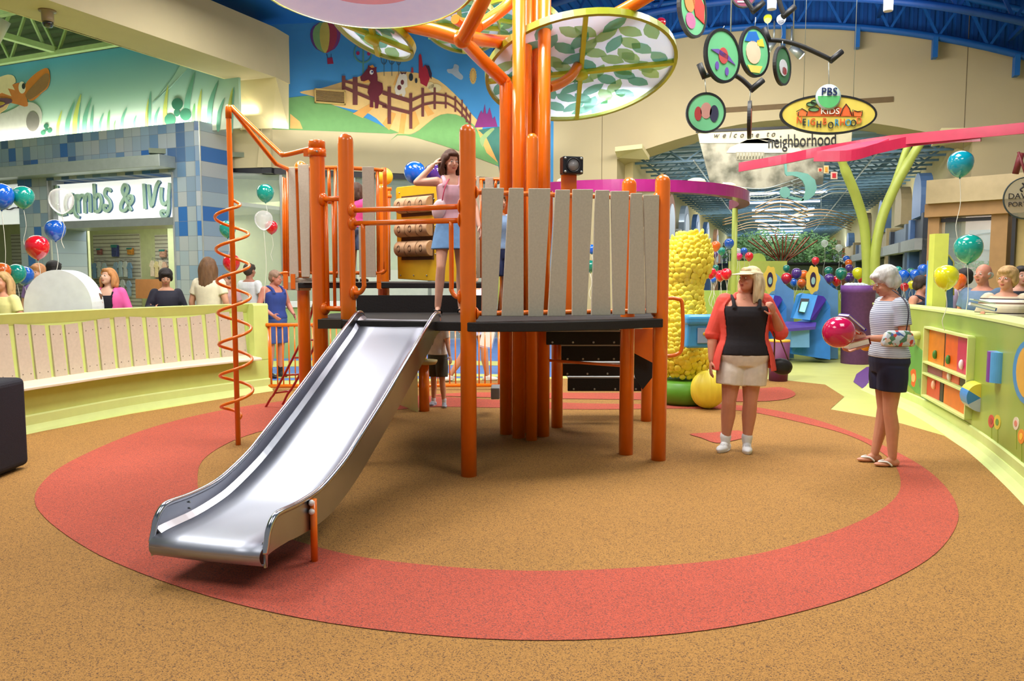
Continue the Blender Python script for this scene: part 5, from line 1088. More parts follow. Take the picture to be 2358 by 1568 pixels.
# ================= people =================
def fuse(name, m, mt, root, vox=.012, it=3, label=None):
    me = mesh_of(name, m, mt); t = bpy.data.objects.new(name, me); C.objects.link(t)
    r = t.modifiers.new('r', 'REMESH'); r.mode = 'VOXEL'; r.voxel_size = vox; r.use_smooth_shade = True
    s = t.modifiers.new('s', 'SMOOTH'); s.factor = .5; s.iterations = it
    me2 = bpy.data.meshes.new_from_object(t.evaluated_get(bpy.context.evaluated_depsgraph_get())); bpy.data.objects.remove(t)
    me2.name = name; me2.polygons.foreach_set('use_smooth', [True]*len(me2.polygons))
    me2.materials.clear()
    for x in (mt if isinstance(mt, (list, tuple)) else [mt]): me2.materials.append(x)
    o = bpy.data.objects.new(name, me2); C.objects.link(o); o.parent = root
    if label: o['label'] = label
    return o
def lobj(name, m, mt, root, label=None):
    o = bpy.data.objects.new(name, mesh_of(name, m, mt)); C.objects.link(o); o.parent = root
    if label: o['label'] = label
    return o
def limb(m, pts, rad, n=12):
    pts = [V(p) for p in pts]; m.tube(pts, rad, n)
    m.ell(pts[0], (rad[0],)*3, 12); m.ell(pts[-1], (rad[-1],)*3, 12)
def hand(m, w, d, pn, curl=.5, side=1, s=1.0):
    w = V(w); d = V(d).normalized(); pn = V(pn); pn = (pn-d*pn.dot(d)).normalized(); a = d.cross(pn)*side
    R = Matrix((a, d, pn)).transposed()
    m.ell(w+d*.045*s, (.037*s, .052*s, .016*s), 12, R)
    for i, (off, ln) in enumerate(((.028, .066), (.010, .076), (-.009, .071), (-.027, .056))):
        p = w+(d*.082+a*off)*s; P = [w+(d*.05+a*off*.85)*s, p]; ang = curl*.55
        for f in (.45, .32, .26): q = (d*cos(ang)+pn*sin(ang)); p = p+q*ln*s*f; P.append(p); ang += curl*.9
        m.tube(P, [.009*s, .0088*s, .0084*s, .0078*s, .0068*s], 8)
        m.ell(P[-1], (.0068*s,)*3, 8)
    b = w+(d*.02+a*.026)*s; q1 = (d*.55+a*.75+pn*.25).normalized(); q2 = (d*.9+a*.25+pn*(.3+curl*.5)).normalized()
    m.tube([b, b+q1*.035*s, b+q1*.035*s+q2*.03*s, b+q1*.035*s+q2*.052*s], [.013*s, .0115*s, .0098*s, .008*s], 8); m.ell(b+q1*.035*s+q2*.052*s, (.008*s,)*3, 8)
TOR = [(.80, .135, .10, 0), (.88, .172, .125, .01), (.97, .158, .118, .005), (1.05, .135, .10, 0), (1.14, .142, .105, 0), (1.24, .155, .118, -.005), (1.32, .165, .115, 0), (1.39, .150, .088, .005), (1.43, .095, .068, .01), (1.455, .055, .055, .012)]
def prof(z, fat, T=TOR):
    for i in range(len(T)-1):
        if z <= T[i+1][0] or i == len(T)-2:
            f = min(1, max(0, (z-T[i][0])/(T[i+1][0]-T[i][0]))); r = [T[i][k]+(T[i+1][k]-T[i][k])*f for k in range(4)]
            k = 1+(fat-1)*min(1, max(0, (1.44-z)/.12)); return r[1]*(1+(k-1)*.8), r[2]*k, r[3]
def ring(z, rx, ry, cy=0, cx=0, n=24, pw=2.3):
    out = []
    for k in range(n):
        a = 2*pi*k/n; c, s = cos(a), sin(a)
        out.append(V((cx+rx*abs(c)**(2/pw)*(1 if c > 0 else -1), cy+ry*abs(s)**(2/pw)*(1 if s > 0 else -1), z)))
    return out
def tors(m, z0, z1, fat, grow=0, n=9, flare=0):
    rs = []
    for i in range(n+1):
        z = z0+(z1-z0)*i/n; rx, ry, cy = prof(z, fat); fl = flare*(1-i/n); rs.append(ring(z, rx+grow+fl, ry+grow+fl, cy))
    m.rings(rs)
SKIN = (214, 160, 128)
def person(label, loc, H, rot=0, skin=SKIN, hair=('short', (90, 60, 40)), top=('tee', (200, 200, 200)), bottom=('trousers', (60, 60, 80)), arms=None, legs=None, head=(0, 0), fat=1.0, shoes=('shoe', (60, 50, 45)), vox=.012, hands=(.35, .35), palm=None, glasses=False, hd=None, zoff=0):
    """arms: {'L': (elbow, wrist), 'R': ...}; L is +x, the figure faces -y before turning"""
    s = H/1.68; r = thing('person', label, 'person', loc); r.rotation_euler = (0, 0, radians(rot)); r.scale = (s, s, s)
    sk = mat(skin, .55, noise=.06, nscale=12, name='skin')
    A = {'L': ((.235, .02, 1.13), (.25, -.04, .90)), 'R': ((-.235, .02, 1.13), (-.25, -.04, .90))}; A.update(arms or {})
    Lg = {'L': ((.095, -.015, .48), (.10, .02, .085), (0, -1)), 'R': ((-.095, -.015, .48), (-.10, .02, .085), (0, -1))}; Lg.update(legs or {})
    fx = 1+(fat-1)*.6
    b = M(); tors(b, .80, 1.44, fat*.98)
    hc = V(hd) if hd else V((0, -.015, 1.575)); Rz = Matrix.Rotation(radians(head[0]), 3, 'Z') @ Matrix.Rotation(radians(head[1]), 3, 'X')
    def hp(x, y, z): return hc+Rz @ V((x, y, z))
    limb(b, [(0, .012, 1.40), (0, .008, 1.46), hc+V((0, .02, -.06))], [.062, .052*fx, .05])
    b.ell(hp(0, .018, .032), (.074, .092, .088), 16, Rz); b.ell(hp(0, -.025, -.03), (.058, .064, .072), 16, Rz); b.ell(hp(0, -.05, -.072), (.034, .034, .028), 12, Rz)
    b.ell(hp(0, -.096, -.012), (.012, .02, .013), 10, Rz); b.tube([hp(0, -.082, .024), hp(0, -.1, -.008)], [.009, .012], 8)
    b.ell(hp(.036, -.066, -.02), (.02, .018, .02), 10, Rz); b.ell(hp(-.036, -.066, -.02), (.02, .018, .02), 10, Rz)
    for q in (-1, 1): b.ell(hp(.074*q, .012, -.004), (.011, .02, .03), 10, Rz)
    for sd_, S in (('L', 1), ('R', -1)):
        e, w_ = V(A[sd_][0]), V(A[sd_][1]); sh = V((.158*S*(1+(fat-1)*.35), .005, 1.375)); d = (w_-e).normalized()
        limb(b, [sh, sh.lerp(e, .5), e], [.056*fx, .047*fx, .039*fx]); limb(b, [e, e.lerp(w_, .4), w_], [.039*fx, .036*fx, .025])
        pn = V(palm[sd_]) if palm and sd_ in palm else V((-S, .2, 0))
        c = hands[0] if sd_ == 'L' else hands[1]
        lat = d.cross((pn-d*pn.dot(d)).normalized()); side = 1 if lat.dot(V((0, -1, .3))) > 0 else -1
        hand(b, w_+d*.012, d, pn, c, side, .95)
        k, a = V(Lg[sd_][0]), V(Lg[sd_][1]); f = V((Lg[sd_][2][0], Lg[sd_][2][1], 0)).normalized(); hp_ = V((.085*S, .005, .88))
        limb(b, [hp_, hp_.lerp(k, .5), k], [.088*fx, .072*fx, .052*fx]); limb(b, [k, k.lerp(a, .35)-f*.012, a], [.052*fx, .054*fx, .034])
        ft = a+V((0, 0, -.048)); Rf = Matrix(((-f.y, f.x, 0), (f.x, f.y, 0), (0, 0, 1))).transposed()
        b.ell(ft-f*.02, (.032, .045, .034), 12, Rf); b.ell(ft+f*.07+V((0, 0, -.012)), (.038, .09, .022), 12, Rf); b.ell(ft+f*.02+V((0, 0, .012)), (.03, .05, .03), 12, Rf)
        if shoes[0] == 'shoe':
            m = M(); m.ell(ft-f*.025+V((0, 0, .0)), (.042, .055, .042), 14, Rf); m.ell(ft+f*.075+V((0, 0, -.004)), (.047, .098, .034), 14, Rf); m.ell(ft+f*.02+V((0, 0, .02)), (.04, .06, .036), 14, Rf)
            m.ell(ft+f*.035+V((0, 0, -.028)), (.046, .132, .012), 14, Rf)
            so = fuse('shoe', m, mat(shoes[1], .5, noise=.05), r, .007 if vox < .01 else .012, 2)
            if vox < .01:
                m = M()
                for j in range(4): c_ = ft+f*(.03+.02*j)+V((0, 0, .042-.005*j)); ax = V((-f.y, f.x, 0)); m.tube([c_-ax*.02, c_+V((0, 0, .004)), c_+ax*.02], .003, 6)
                lobj('laces', m, mat((210, 210, 214), .7), so)
        elif shoes[0] == 'flip':
            m = M(); pts = []
            for j in range(20): t = 2*pi*j/20; pts.append(ft+f*(.035+.138*cos(t))+V((-f.y, f.x, 0))*(.046+.006*cos(t))*sin(t)+V((0, 0, -.034)))
            m.prism(pts, (0, 0, -.014)); so = lobj('sandal', m, mat(shoes[2] if len(shoes) > 2 else (90, 70, 60), .7), r)
            ax = V((-f.y, f.x, 0)); tp = ft+f*.115+V((0, 0, .008)); m = M(); m.tube(smooth_path([ft+f*.02+ax*.042+V((0, 0, -.02)), ft+f*.06+ax*.034+V((0, 0, .012)), tp, ft+f*.06-ax*.034+V((0, 0, .012)), ft+f*.02-ax*.042+V((0, 0, -.02))], 4), .0075, 8)
            lobj('sandal_strap', m, mat(shoes[1], .6), so)
        if len(shoes) > 2 and shoes[0] == 'shoe':
            m = M(); limb(m, [a+V((0, 0, .05 if shoes[2] != 'tall' else .16)), a+V((0, 0, -.02))], [.043*fx, .04]); fuse('sock', m, mat((235, 235, 235) if shoes[2] != 'tall' else (24, 24, 28), .8), r, .01, 2)
    fuse('body', b, sk, r, vox, 3)
    # face details
    for q in (-1, 1):
        m = M(); m.ell(hp(.028*q, -.0795, .014), (.0125, .007, .0075), 12, Rz); ey = lobj('eye', m, mat((236, 232, 226), .3), r); m = M(); m.ell(hp(.028*q, -.0855, .013), (.0055, .003, .0058), 10, Rz); lobj('pupil', m, mat((50, 40, 34), .2), ey)
        m = M(); m.tube([hp(.014*q, -.088, .03), hp(.03*q, -.086, .036), hp(.044*q, -.075, .031)], .0028, 6); lobj('eyebrow', m, mat(hair[1], .8), r)
    m = M(); m.ell(hp(0, -.0835, -.047), (.021, .009, .0045), 12, Rz); m.ell(hp(0, -.082, -.055), (.018, .009, .005), 12, Rz); lobj('lips', m, mat(tuple(int(v*f_) for v, f_ in zip(skin, (.86, .62, .62))), .5), r)
    # hair
    h = M(); ht, hcol = hair[0], hair[1]; HM = mat(hcol, .7, noise=.25, nscale=30, name='hair', stretch=(1, 1, .25), bump=.4, bscale=90)
    if ht != 'bald':
        h.ell(hp(0, .032, .05), (.083, .094, .086), 16, Rz); h.ell(hp(0, .055, .005), (.078, .068, .078), 16, Rz)
        h.ell(hp(.0, -.045, .088), (.058, .04, .028), 12, Rz); h.ell(hp(.058, -.01, .05), (.026, .05, .04), 12, Rz); h.ell(hp(-.058, -.01, .05), (.026, .05, .04), 12, Rz)
    rr = random.Random(len(label)*7)
    if ht == 'full': h.ell(hp(0, .03, .06), (.098, .108, .09), 16, Rz); h.ell(hp(0, .065, .0), (.092, .07, .085), 14, Rz); h.ell(hp(.07, .01, .01), (.026, .04, .06), 12, Rz); h.ell(hp(-.07, .01, .01), (.026, .04, .06), 12, Rz); h.ell(hp(0, -.055, .085), (.065, .04, .03), 12, Rz)
    if ht in ('bob', 'long', 'verylong'):
        ln = {'bob': .10, 'long': .17, 'verylong': .33}[ht]
        for k in range(15):
            a = -.15+pi+(.15*2+pi)*0+(-1.95+3.9*k/14); a = pi/2+(-1.95+3.9*k/14)
            x, y = .082*cos(a), .03+.088*sin(a); wv = .012*sin(k*2.1)
            P = [hp(x*.8, y*.8, .07), hp(x*1.05, y*1.02, .02), hp(x*1.15+wv, y*1.08, -.05), hp(x*1.2-wv, y*1.1, -.05-ln*.5), hp(x*1.12+wv, y*1.02, -.04-ln+.02*sin(k*1.7))]
            P = smooth_path(P, 3); h.tube(P, [.024]*(len(P)-3)+[.02, .015, .009], 8)
    if ht != 'bald': fuse('hair', h, HM, r, .008 if vox < .01 else .011, 2)
    elif len(hair) > 2:
        h.ell(hp(0, .06, .0), (.083, .055, .05), 14, Rz); h.ell(hp(.066, .02, .01), (.016, .04, .03), 10, Rz); h.ell(hp(-.066, .02, .01), (.016, .04, .03), 10, Rz); fuse('hair', h, HM, r, .01, 2)
    if glasses:
        m = M()
        for q in (-1, 1): m.tube([hp(.03*q+.021*cos(2*pi*k/16), -.096, .012+.016*sin(2*pi*k/16)) for k in range(16)], .0016, 6, close=True); m.tube([hp(.051*q, -.094, .016), hp(.077*q, -.02, .014), hp(.08*q, .02, .008)], .0016, 6)
        m.tube([hp(-.009, -.098, .016), hp(.009, -.098, .016)], .0016, 6); lobj('glasses', m, mat((180, 140, 110), .3, .8), r)
    # bottoms
    def legtube(m, upto, grow, flare=0):
        for sd_, S in (('L', 1), ('R', -1)):
            k, a = V(Lg[sd_][0]), V(Lg[sd_][1]); hp_ = V((.085*S, .005, .86))
            if upto <= 1: e = hp_.lerp(k, upto); m.tube([hp_, hp_.lerp(e, .5), e], [(.092+grow)*fx, (.088+grow+flare*.5)*fx, (.084-.022*upto+grow+flare)*fx], 18)
            else: m.tube([hp_, hp_.lerp(k, .5), k, k.lerp(a, .5), k.lerp(a, upto-1)], [(.092+grow)*fx, (.082+grow)*fx, (.06+grow)*fx, (.055+grow)*fx, (.048+grow+flare)*fx], 16)
    bs, bc_ = bottom[0], bottom[1]; BM = mat(bc_, .8, noise=.1, nscale=14, bump=.15, bscale=25)
    m = M()
    if bs == 'shorts': tors(m, .80, 1.03, fat, .014, 5); legtube(m, bottom[2] if len(bottom) > 2 else .5, .018, .02)
    if bs == 'trousers': tors(m, .80, 1.03, fat, .012, 5); legtube(m, 1.92, .012)
    if bs == 'skirt':
        rs = [ring(z, prof(max(z, .88), fat)[0]+g, prof(max(z, .88), fat)[1]+g, .005) for z, g in ((1.03, .012), (.95, .016), (.88, .024), (.78, .045), (.68, .065))]; m.rings(rs)
    if bs != 'none': fuse(bs if bs != 'shorts' else 'shorts', m, BM, r, .009 if vox < .01 else .013, 2)
    # tops
    ts, tcol = top[0], top[1]; hem = top[2] if len(top) > 2 else .93; TM = top[3] if len(top) > 3 else mat(tcol, .8, noise=.07, nscale=14, bump=.12, bscale=22)
    m = M(); zt_s = 1.335 if ts in ('tank', 'open') else 1.405; tors(m, hem, zt_s, fat, .013, 10, .008)
    if ts in ('tank', 'open'):
        for S in (-1, 1):
            k_ = 1+(fat-1)*.6; m.tube(smooth_path([V((.088*S*k_, -.112*fat, 1.315)), V((.092*S*k_, -.085*fat, 1.38)), V((.095*S*k_, .0, 1.425)), V((.092*S*k_, .075*fat, 1.39)), V((.085*S*k_, .112*fat, 1.315))], 4), .024 if ts == 'tank' else .017, 10)
            if ts == 'tank': m.ell((.105*S*k_, .0, 1.33), (.05, .112*fat, .03), 14)
    def sleeve(m, t, grow, t2=None):
        for sd_, S in (('L', 1), ('R', -1)):
            e, w_ = V(A[sd_][0]), V(A[sd_][1]); sh = V((.15*S*(1+(fat-1)*.35), .005, 1.372))
            if t <= 1: m.tube([sh, sh.lerp(e, t*.5), sh.lerp(e, t)], [(.060+grow)*fx, (.056+grow)*fx, (.054+grow)*fx], 16)
            else: m.tube([sh, sh.lerp(e, .5), e, e.lerp(w_, t-1)], [(.058+grow)*min(fx, 1.1), (.054+grow)*min(fx, 1.12), (.048+grow)*min(fx, 1.1), (.042+grow)*min(fx, 1.1)], 16); m.ell(e, ((.046+grow)*fx,)*3, 12)
            m.ell(sh, ((.058+grow)*min(fx, 1.1),)*3, 12)
    if ts == 'tee': sleeve(m, .62, .008)
    if ts == 'long': sleeve(m, 1.85, .008)
    if ts == 'tank': pass
    if ts == 'open':
        fuse('top', m, mat(top[4], .85, noise=.1, nscale=50, bump=.1), r, .009, 2)
        m = M(); n = 26; rs_o = []; zs = [hem-.14+(1.40-hem+.14)*i/12 for i in range(13)]
        for i, z in enumerate(zs):
            rx, ry, cy = prof(max(z, .88), fat); g = .034+.03*max(0, (1.0-z)/.2); gap = top[5]+.25*max(0, z-1.3)/.1*0
            col = []
            for k in range(n+1):
                a = -pi/2+gap+(2*pi-2*gap)*k/n; c, s_ = cos(a), sin(a); w2 = 1+.02*sin(k*1.9+z*6)
                col.append((c, s_, (rx+g)*w2, (ry+g)*w2, cy))
            rs_o.append([V((q[0]*q[2], q[4]+q[1]*q[3], z)) for q in col]+[V((q[0]*(q[2]-.012), q[4]+q[1]*(q[3]-.012), z)) for q in col[::-1]])
        m.rings(rs_o, True, False); sleeve(m, top[6], .016)
        for S in (-1, 1): m.tube([V((.0, .085, 1.445)), V((.07*S, .05, 1.44)), V((.092*S, -.02, 1.425)), V((.10*S, -.08, 1.395))], [.02, .02, .02, .018], 8)
        fuse('jacket', m, TM, r, .008 if vox < .01 else .012, 2)
    else: fuse('shirt', m, TM, r, .008 if vox < .01 else .012, 2)
    return r, hp, Rz
def stripes(cols, n, name):
    m = bpy.data.materials.new(name); m.use_nodes = True; N = m.node_tree.nodes; L = m.node_tree.links; b = N['Principled BSDF']; b.inputs['Roughness'].default_value = .8
    g = N.new('ShaderNodeTexCoord'); s = N.new('ShaderNodeSeparateXYZ'); L.new(g.outputs['Object'], s.inputs[0]); a = N.new('ShaderNodeMath'); a.operation = 'MULTIPLY'; a.inputs[1].default_value = n; L.new(s.outputs['Z'], a.inputs[0]); f = N.new('ShaderNodeMath'); f.operation = 'FRACT'; L.new(a.outputs[0], f.inputs[0])
    r = N.new('ShaderNodeValToRGB'); r.color_ramp.interpolation = 'CONSTANT'; e = r.color_ramp.elements; L.new(f.outputs[0], r.inputs[0]); L.new(r.outputs[0], b.inputs['Base Color'])
    e[0].color = rgb(cols[0][1]); e[1].position = cols[1][0]; e[1].color = rgb(cols[1][1])
    for p, c in cols[2:]: x = e.new(p); x.color = rgb(c)
    return m
# --- woman in the coral shirt ---
q = G(1706, 1040); w1, hp1, Rz1 = person('woman in open coral red shirt, black top, white shorts and sun visor', (q.x, q.y, 0), 1.67, -8, (206, 140, 112), ('long', (214, 192, 150)),
    ('open', (232, 84, 70), .90, mat((232, 84, 70), .75, noise=.08, nscale=10, bump=.25, bscale=14), (30, 26, 32), .92, 1.15), ('shorts', (228, 218, 204), .62),
    arms={'L': ((.32, .02, 1.10), (.235, -.14, 1.27)), 'R': ((-.27, .03, 1.08), (-.285, -.03, .84))}, legs={'R': ((-.12, -.03, .47), (-.135, .03, .085), (-.55, -1)), 'L': ((.07, -.01, .47), (.055, .02, .085), (-.1, -1))},
    head=(-52, -6), fat=1.38, shoes=('shoe', (236, 236, 238), 'sock'), vox=.0065, hands=(.75, .3), palm={'L': (-.6, .6, .2)}, hd=(.03, -.03, 1.565))
m = M(); P = []
for k in range(15): a = -pi/2-1.25+2.5*k/14; P.append((a, .5+.5*cos((k-7)/7*pi/2)))
bot = [hp1(.088*cos(a), .02+.105*sin(a), .052) for a, e in P]; out = [hp1(.088*cos(a)*(1+.25*e), .02+.105*sin(a)-.105*e, .045-.03*e+.012) for a, e in P]
n = 15; m.add(bot+out+[p+Rz1 @ V((0, 0, .009)) for p in bot]+[p+Rz1 @ V((0, 0, .009)) for p in out], [(i, i+1, n+i+1, n+i) for i in range(n-1)]+[(2*n+i, 3*n+i, 3*n+i+1, 2*n+i+1) for i in range(n-1)]+[(n+i, n+i+1, 3*n+i+1, 3*n+i) for i in range(n-1)], True)
K = 28
for k in range(K):
    pass
m.rings([[hp1(.094*cos(2*pi*k/K), .022+.108*sin(2*pi*k/K), z) for k in range(K)] for z in (.048, .075)]+[[hp1(.088*cos(2*pi*k/K), .022+.102*sin(2*pi*k/K), z) for k in range(K)] for z in (.075, .048)], False, True)
lobj('sun_visor', m, mat((232, 214, 176), .7), w1)
m = M(); m.tube([hp1(.04*cos(a), -.06+.0*a, -.155+.02*sin(a)) for a in (pi, pi*1.25, pi*1.5, pi*1.75, 2*pi)], .002, 6); lobj('necklace', m, mat((220, 200, 150), .3, .8), w1)
# handbag hanging from her shoulder: her own thing
bq = D(1800, 843, 6.95); hb_ = thing('handbag', 'small black shoulder bag with brown strap hanging beside the woman in coral shirt', 'bag', bq)
m = M(); Rb = Matrix.Rotation(radians(10), 3, 'Y'); m.ell(bq+V((0, 0, 0)), (.10, .05, .072), 18, Rb); m.ell(bq+V((0.0, 0, -.02)), (.092, .055, .06), 14, Rb); fuse('bag_body', (lambda mm: (setattr(mm, 'v', [p-bq for p in mm.v]), mm)[1])(m), mat((30, 27, 24), .45, noise=.2, nscale=20), hb_, .008, 2)
m = M(); m.tube(smooth_path([bq+V((-.07, .0, .04)), D(1783, 770, 6.95), D(1772, 735, 6.97), D(1762, 690, 7.0)], 4), .007, 8); m.tube(smooth_path([bq+V((.07, .02, .04)), D(1792, 770, 7.02), D(1778, 735, 7.03)], 4), .006, 8); obj('bag_strap', m, mat((96, 60, 34), .6), hb_)
# --- grey haired woman in profile ---
q = G(2030, 1071); ST1 = stripes([(0, (206, 212, 222)), (.62, (120, 128, 150))], 62, 'fine_striped_cloth')
w2_, hp2, Rz2 = person('woman with short grey hair, striped tee and navy shorts looking down at books', (q.x+.03, q.y+.02, 0), 1.66, -90, (206, 142, 112), ('full', (206, 204, 200)),
    ('tee', (200, 206, 216), .93, ST1), ('shorts', (32, 36, 66), .55), arms={'L': ((.20, .04, 1.10), (.15, -.24, 1.10)), 'R': ((-.20, .02, 1.08), (-.12, -.22, 1.00))},
    legs={'L': ((.085, -.01, .48), (.08, .03, .085), (0, -1)), 'R': ((-.085, .02, .48), (-.09, -.04, .085), (0, -1))}, head=(0, 24), fat=1.08, shoes=('flip', (230, 230, 226), (120, 96, 84)), vox=.0065, hands=(.8, .7), palm={'L': (-1, 0, -.3), 'R': (.2, 0, 1)}, glasses=True, hd=(0, -.055, 1.555))
# clutch of books and leaflets in her hands
def book(lb, px, py, Y, sz, c, rz, ry, nm='book', grp=None):
    c0 = D(px, py, Y); R = Matrix.Rotation(radians(rz), 3, 'Z') @ Matrix.Rotation(radians(ry), 3, 'Y'); r = thing(nm, lb, nm, c0, grp)
    u, v, w_ = R @ V((1, 0, 0)), R @ V((0, 1, 0)), R @ V((0, 0, 1))
    m = M(); m.obox(c0+w_*sz[2]*.5, u, v, w_, sz[0], sz[1], .004); m.obox(c0-w_*sz[2]*.5, u, v, w_, sz[0], sz[1], .004); m.obox(c0+u*sz[0]*.5, u, v, w_, .004, sz[1], sz[2]); obj('cover', m, mat(c, .4), r)
    m = M(); m.obox(c0-u*.004, u, v, w_, sz[0]-.012, sz[1]-.01, sz[2]*.9); obj('pages', m, mat((230, 226, 214), .7), r); return r
book('purple book held open by the grey haired woman', 1962, 742, 6.42, (.20, .15, .02), (92, 70, 190), 10, 38); book('orange edged book in front of the purple book', 1955, 755, 6.34, (.17, .12, .015), (206, 90, 60), 5, 32)
book('dark red leaflet pack held below the books by grey haired woman', 1972, 790, 6.36, (.18, .12, .05), (150, 60, 50), 0, -15)
# her flowered handbag
bq = D(2068, 780, 6.12); fb = thing('handbag', 'white handbag with red and blue flower print under the grey haired woman\'s arm', 'bag', bq)
fm = bpy.data.materials.new('flower_print'); fm.use_nodes = True; N = fm.node_tree.nodes; L = fm.node_tree.links; b = N['Principled BSDF']; v_ = N.new('ShaderNodeTexVoronoi'); v_.inputs['Scale'].default_value = 38; tc = N.new('ShaderNodeTexCoord'); L.new(tc.outputs['Object'], v_.inputs['Vector']); sp_ = N.new('ShaderNodeSeparateColor'); L.new(v_.outputs['Color'], sp_.inputs[0]); r = N.new('ShaderNodeValToRGB'); r.color_ramp.interpolation = 'CONSTANT'; e = r.color_ramp.elements; e[0].color = rgb((190, 200, 206)); e[1].position = .45; e[1].color = rgb((196, 60, 50))
for p, c in ((.6, (60, 90, 150)), (.72, (220, 200, 180)), (.85, (80, 120, 90))): x = e.new(p); x.color = rgb(c)
L.new(sp_.outputs[0], r.inputs[0]); L.new(r.outputs[0], b.inputs['Base Color']); b.inputs['Roughness'].default_value = .5
m = M(); m.rings([[V((x+.005*0, y, z)) for x, y, z in ((-wd, -.035*k_, zz), (wd, -.035*k_, zz), (wd, .035*k_, zz), (-wd, .035*k_, zz))] for wd, zz, k_ in ((.12, -.06, .8), (.125, -.03, 1), (.105, .04, .8), (.08, .065, .3))]); bevel(lobj('bag_body', m, fm, fb), .01)
m = M(); m.tube(smooth_path([bq+V((.06, 0, .05)), D(2092, 720, 6.12), D(2082, 690, 6.2), D(2055, 668, 6.3)], 4), .005, 8); obj('bag_strap', m, mat((40, 36, 50), .6), fb)
# --- girl on the deck ---
Yg = 7.35; gx = X(1040, Yg, 1.9)
g1, hpg, Rzg = person('girl in pink top and denim skirt on the deck touching her hair', (gx, Yg, ZD), 1.50, 14, (226, 172, 146), ('bob', (84, 52, 36)), ('tank', (226, 180, 196), .98), ('skirt', (110, 156, 206)),
    arms={'R': ((-.36, .0, 1.36), (-.19, .02, 1.54)), 'L': ((.25, .0, 1.12), (.27, -.1, .92))}, legs={'R': ((-.13, -.10, .50), (-.16, -.06, .085), (-.2, -1)), 'L': ((.10, .02, .48), (.11, .08, .085), (0, -1))}, head=(12, 12), fat=.86, shoes=('flip', (20, 20, 24), (30, 26, 28)), vox=.0075, hands=(.3, .5))
bq = D(1011, 482, 7.25); pb = thing('handbag', 'small white and pink oval bag at the side of the girl on deck', 'bag', bq); m = M(); m.ell((0, 0, 0), (.065, .03, .095), 16, Matrix.Rotation(radians(14), 3, 'Y')); lobj('bag_body', m, mat((226, 200, 208), .5), pb); m = M(); m.tube(smooth_path([D(1018, 462, 7.2), D(1025, 430, 7.2), D(1034, 412, 7.28)], 4), .005, 6); obj('bag_strap', m, mat((206, 60, 100), .6), pb)
# child behind the boards, child in pink, child under the deck
person('child in pale blue shirt and navy shorts behind the grey boards', (X(1150, 7.15, 1.8), 7.15, ZD), 1.08, 40, (216, 160, 130), ('short', (110, 80, 50)), ('tee', (150, 186, 230)), ('shorts', (44, 60, 110), .8), vox=.011, shoes=('shoe', (225, 225, 225)))
person('child with long brown hair in pink shirt on the upper deck', (X(824, 8.55, 2), 8.55, zu), 1.06, 160, (216, 160, 130), ('long', (74, 48, 34)), ('tee', (240, 80, 160)), ('shorts', (90, 110, 150), .8), vox=.011)
q = G(1008, 936); person('small boy in white printed tee and camouflage shorts under the deck', (q.x, q.y, 0), 1.16, -30, (216, 160, 130), ('short', (120, 90, 60)), ('tee', (226, 220, 214)), ('shorts', (70, 70, 60), .85),
    arms={'R': ((-.25, -.1, 1.15), (-.26, -.28, 1.05)), 'L': ((.22, 0, 1.12), (.30, -.05, .93))}, legs={'L': ((.12, -.03, .48), (.14, 0, .085), (.8, -1)), 'R': ((-.10, .02, .48), (-.12, .04, .085), (0, -1))}, vox=.009, shoes=('shoe', (170, 176, 190), 'sock'))
# people beyond the railing and walls
def at(px, Y): return (X(px, Y, 1.0), Y, 0)
def hh(py, Y): return ZY(py, Y)-.0
person('older man in blue sleeveless overalls with red scarf beside the lime wall end', at(632, 12.2), 1.68, 55, (200, 130, 110), ('short', (150, 120, 100)), ('tank', (44, 66, 140)), ('shorts', (60, 84, 150), .85), arms={'L': ((.27, .0, 1.14), (.22, -.18, 1.0)), 'R': ((-.27, .02, 1.14), (-.2, -.2, 1.0))}, head=(25, 10), fat=1.2, shoes=('shoe', (40, 40, 44), 'tall'), glasses=True, hd=(0, -.06, 1.55))
person('man in white polo shirt with back turned by the glass shop', at(577, 13.2), 1.78, 160, (180, 120, 96), ('short', (60, 46, 36)), ('tee', (226, 228, 230)), ('trousers', (80, 84, 96)))
person('person with brown hair seen behind the spiral pole', at(527, 12.6), 1.62, -20, (200, 150, 124), ('short', (90, 70, 60)), ('tee', (200, 160, 160)), ('trousers', (60, 60, 70)))
person('woman seen from behind with very long wavy brown hair and cream tee', at(484, 11.0), 1.83, 172, (206, 150, 120), ('verylong', (110, 78, 50)), ('tee', (228, 218, 190), 1.0), ('trousers', (190, 60, 70)), fat=1.05)
person('woman with short black hair in dark jacket holding white papers', at(385, 11.0), 1.66, 25, (200, 146, 116), ('full', (34, 26, 26)), ('long', (34, 34, 50)), ('trousers', (40, 40, 50)), arms={'R': ((-.24, -.05, 1.15), (-.16, -.26, 1.16)), 'L': ((.24, -.02, 1.13), (.1, -.24, 1.05))}, head=(0, 16))
person('woman with strawberry blonde bob in bright pink jacket over black top', at(253, 10.4), 1.68, 5, (222, 176, 150), ('bob', (190, 130, 76)), ('open', (226, 90, 160), .95, mat((226, 90, 160), .7, noise=.05), (24, 22, 34), .5, 1.8), ('trousers', (40, 40, 50)), head=(-18, -8), arms={'R': ((-.25, .04, 1.15), (-.28, -.1, .95))})
person('child with brown hair just peeking over the bench wall', at(222, 9.6), 1.37, 150, (206, 150, 120), ('full', (100, 66, 44)), ('tee', (120, 60, 60)), ('trousers', (60, 60, 70)))
person('blonde woman in pale yellow tee at the left edge', at(12, 9.0), 1.62, -18, (216, 150, 120), ('long', (196, 158, 104)), ('tee', (236, 226, 150)), ('trousers', (90, 90, 110)), head=(15, 0))
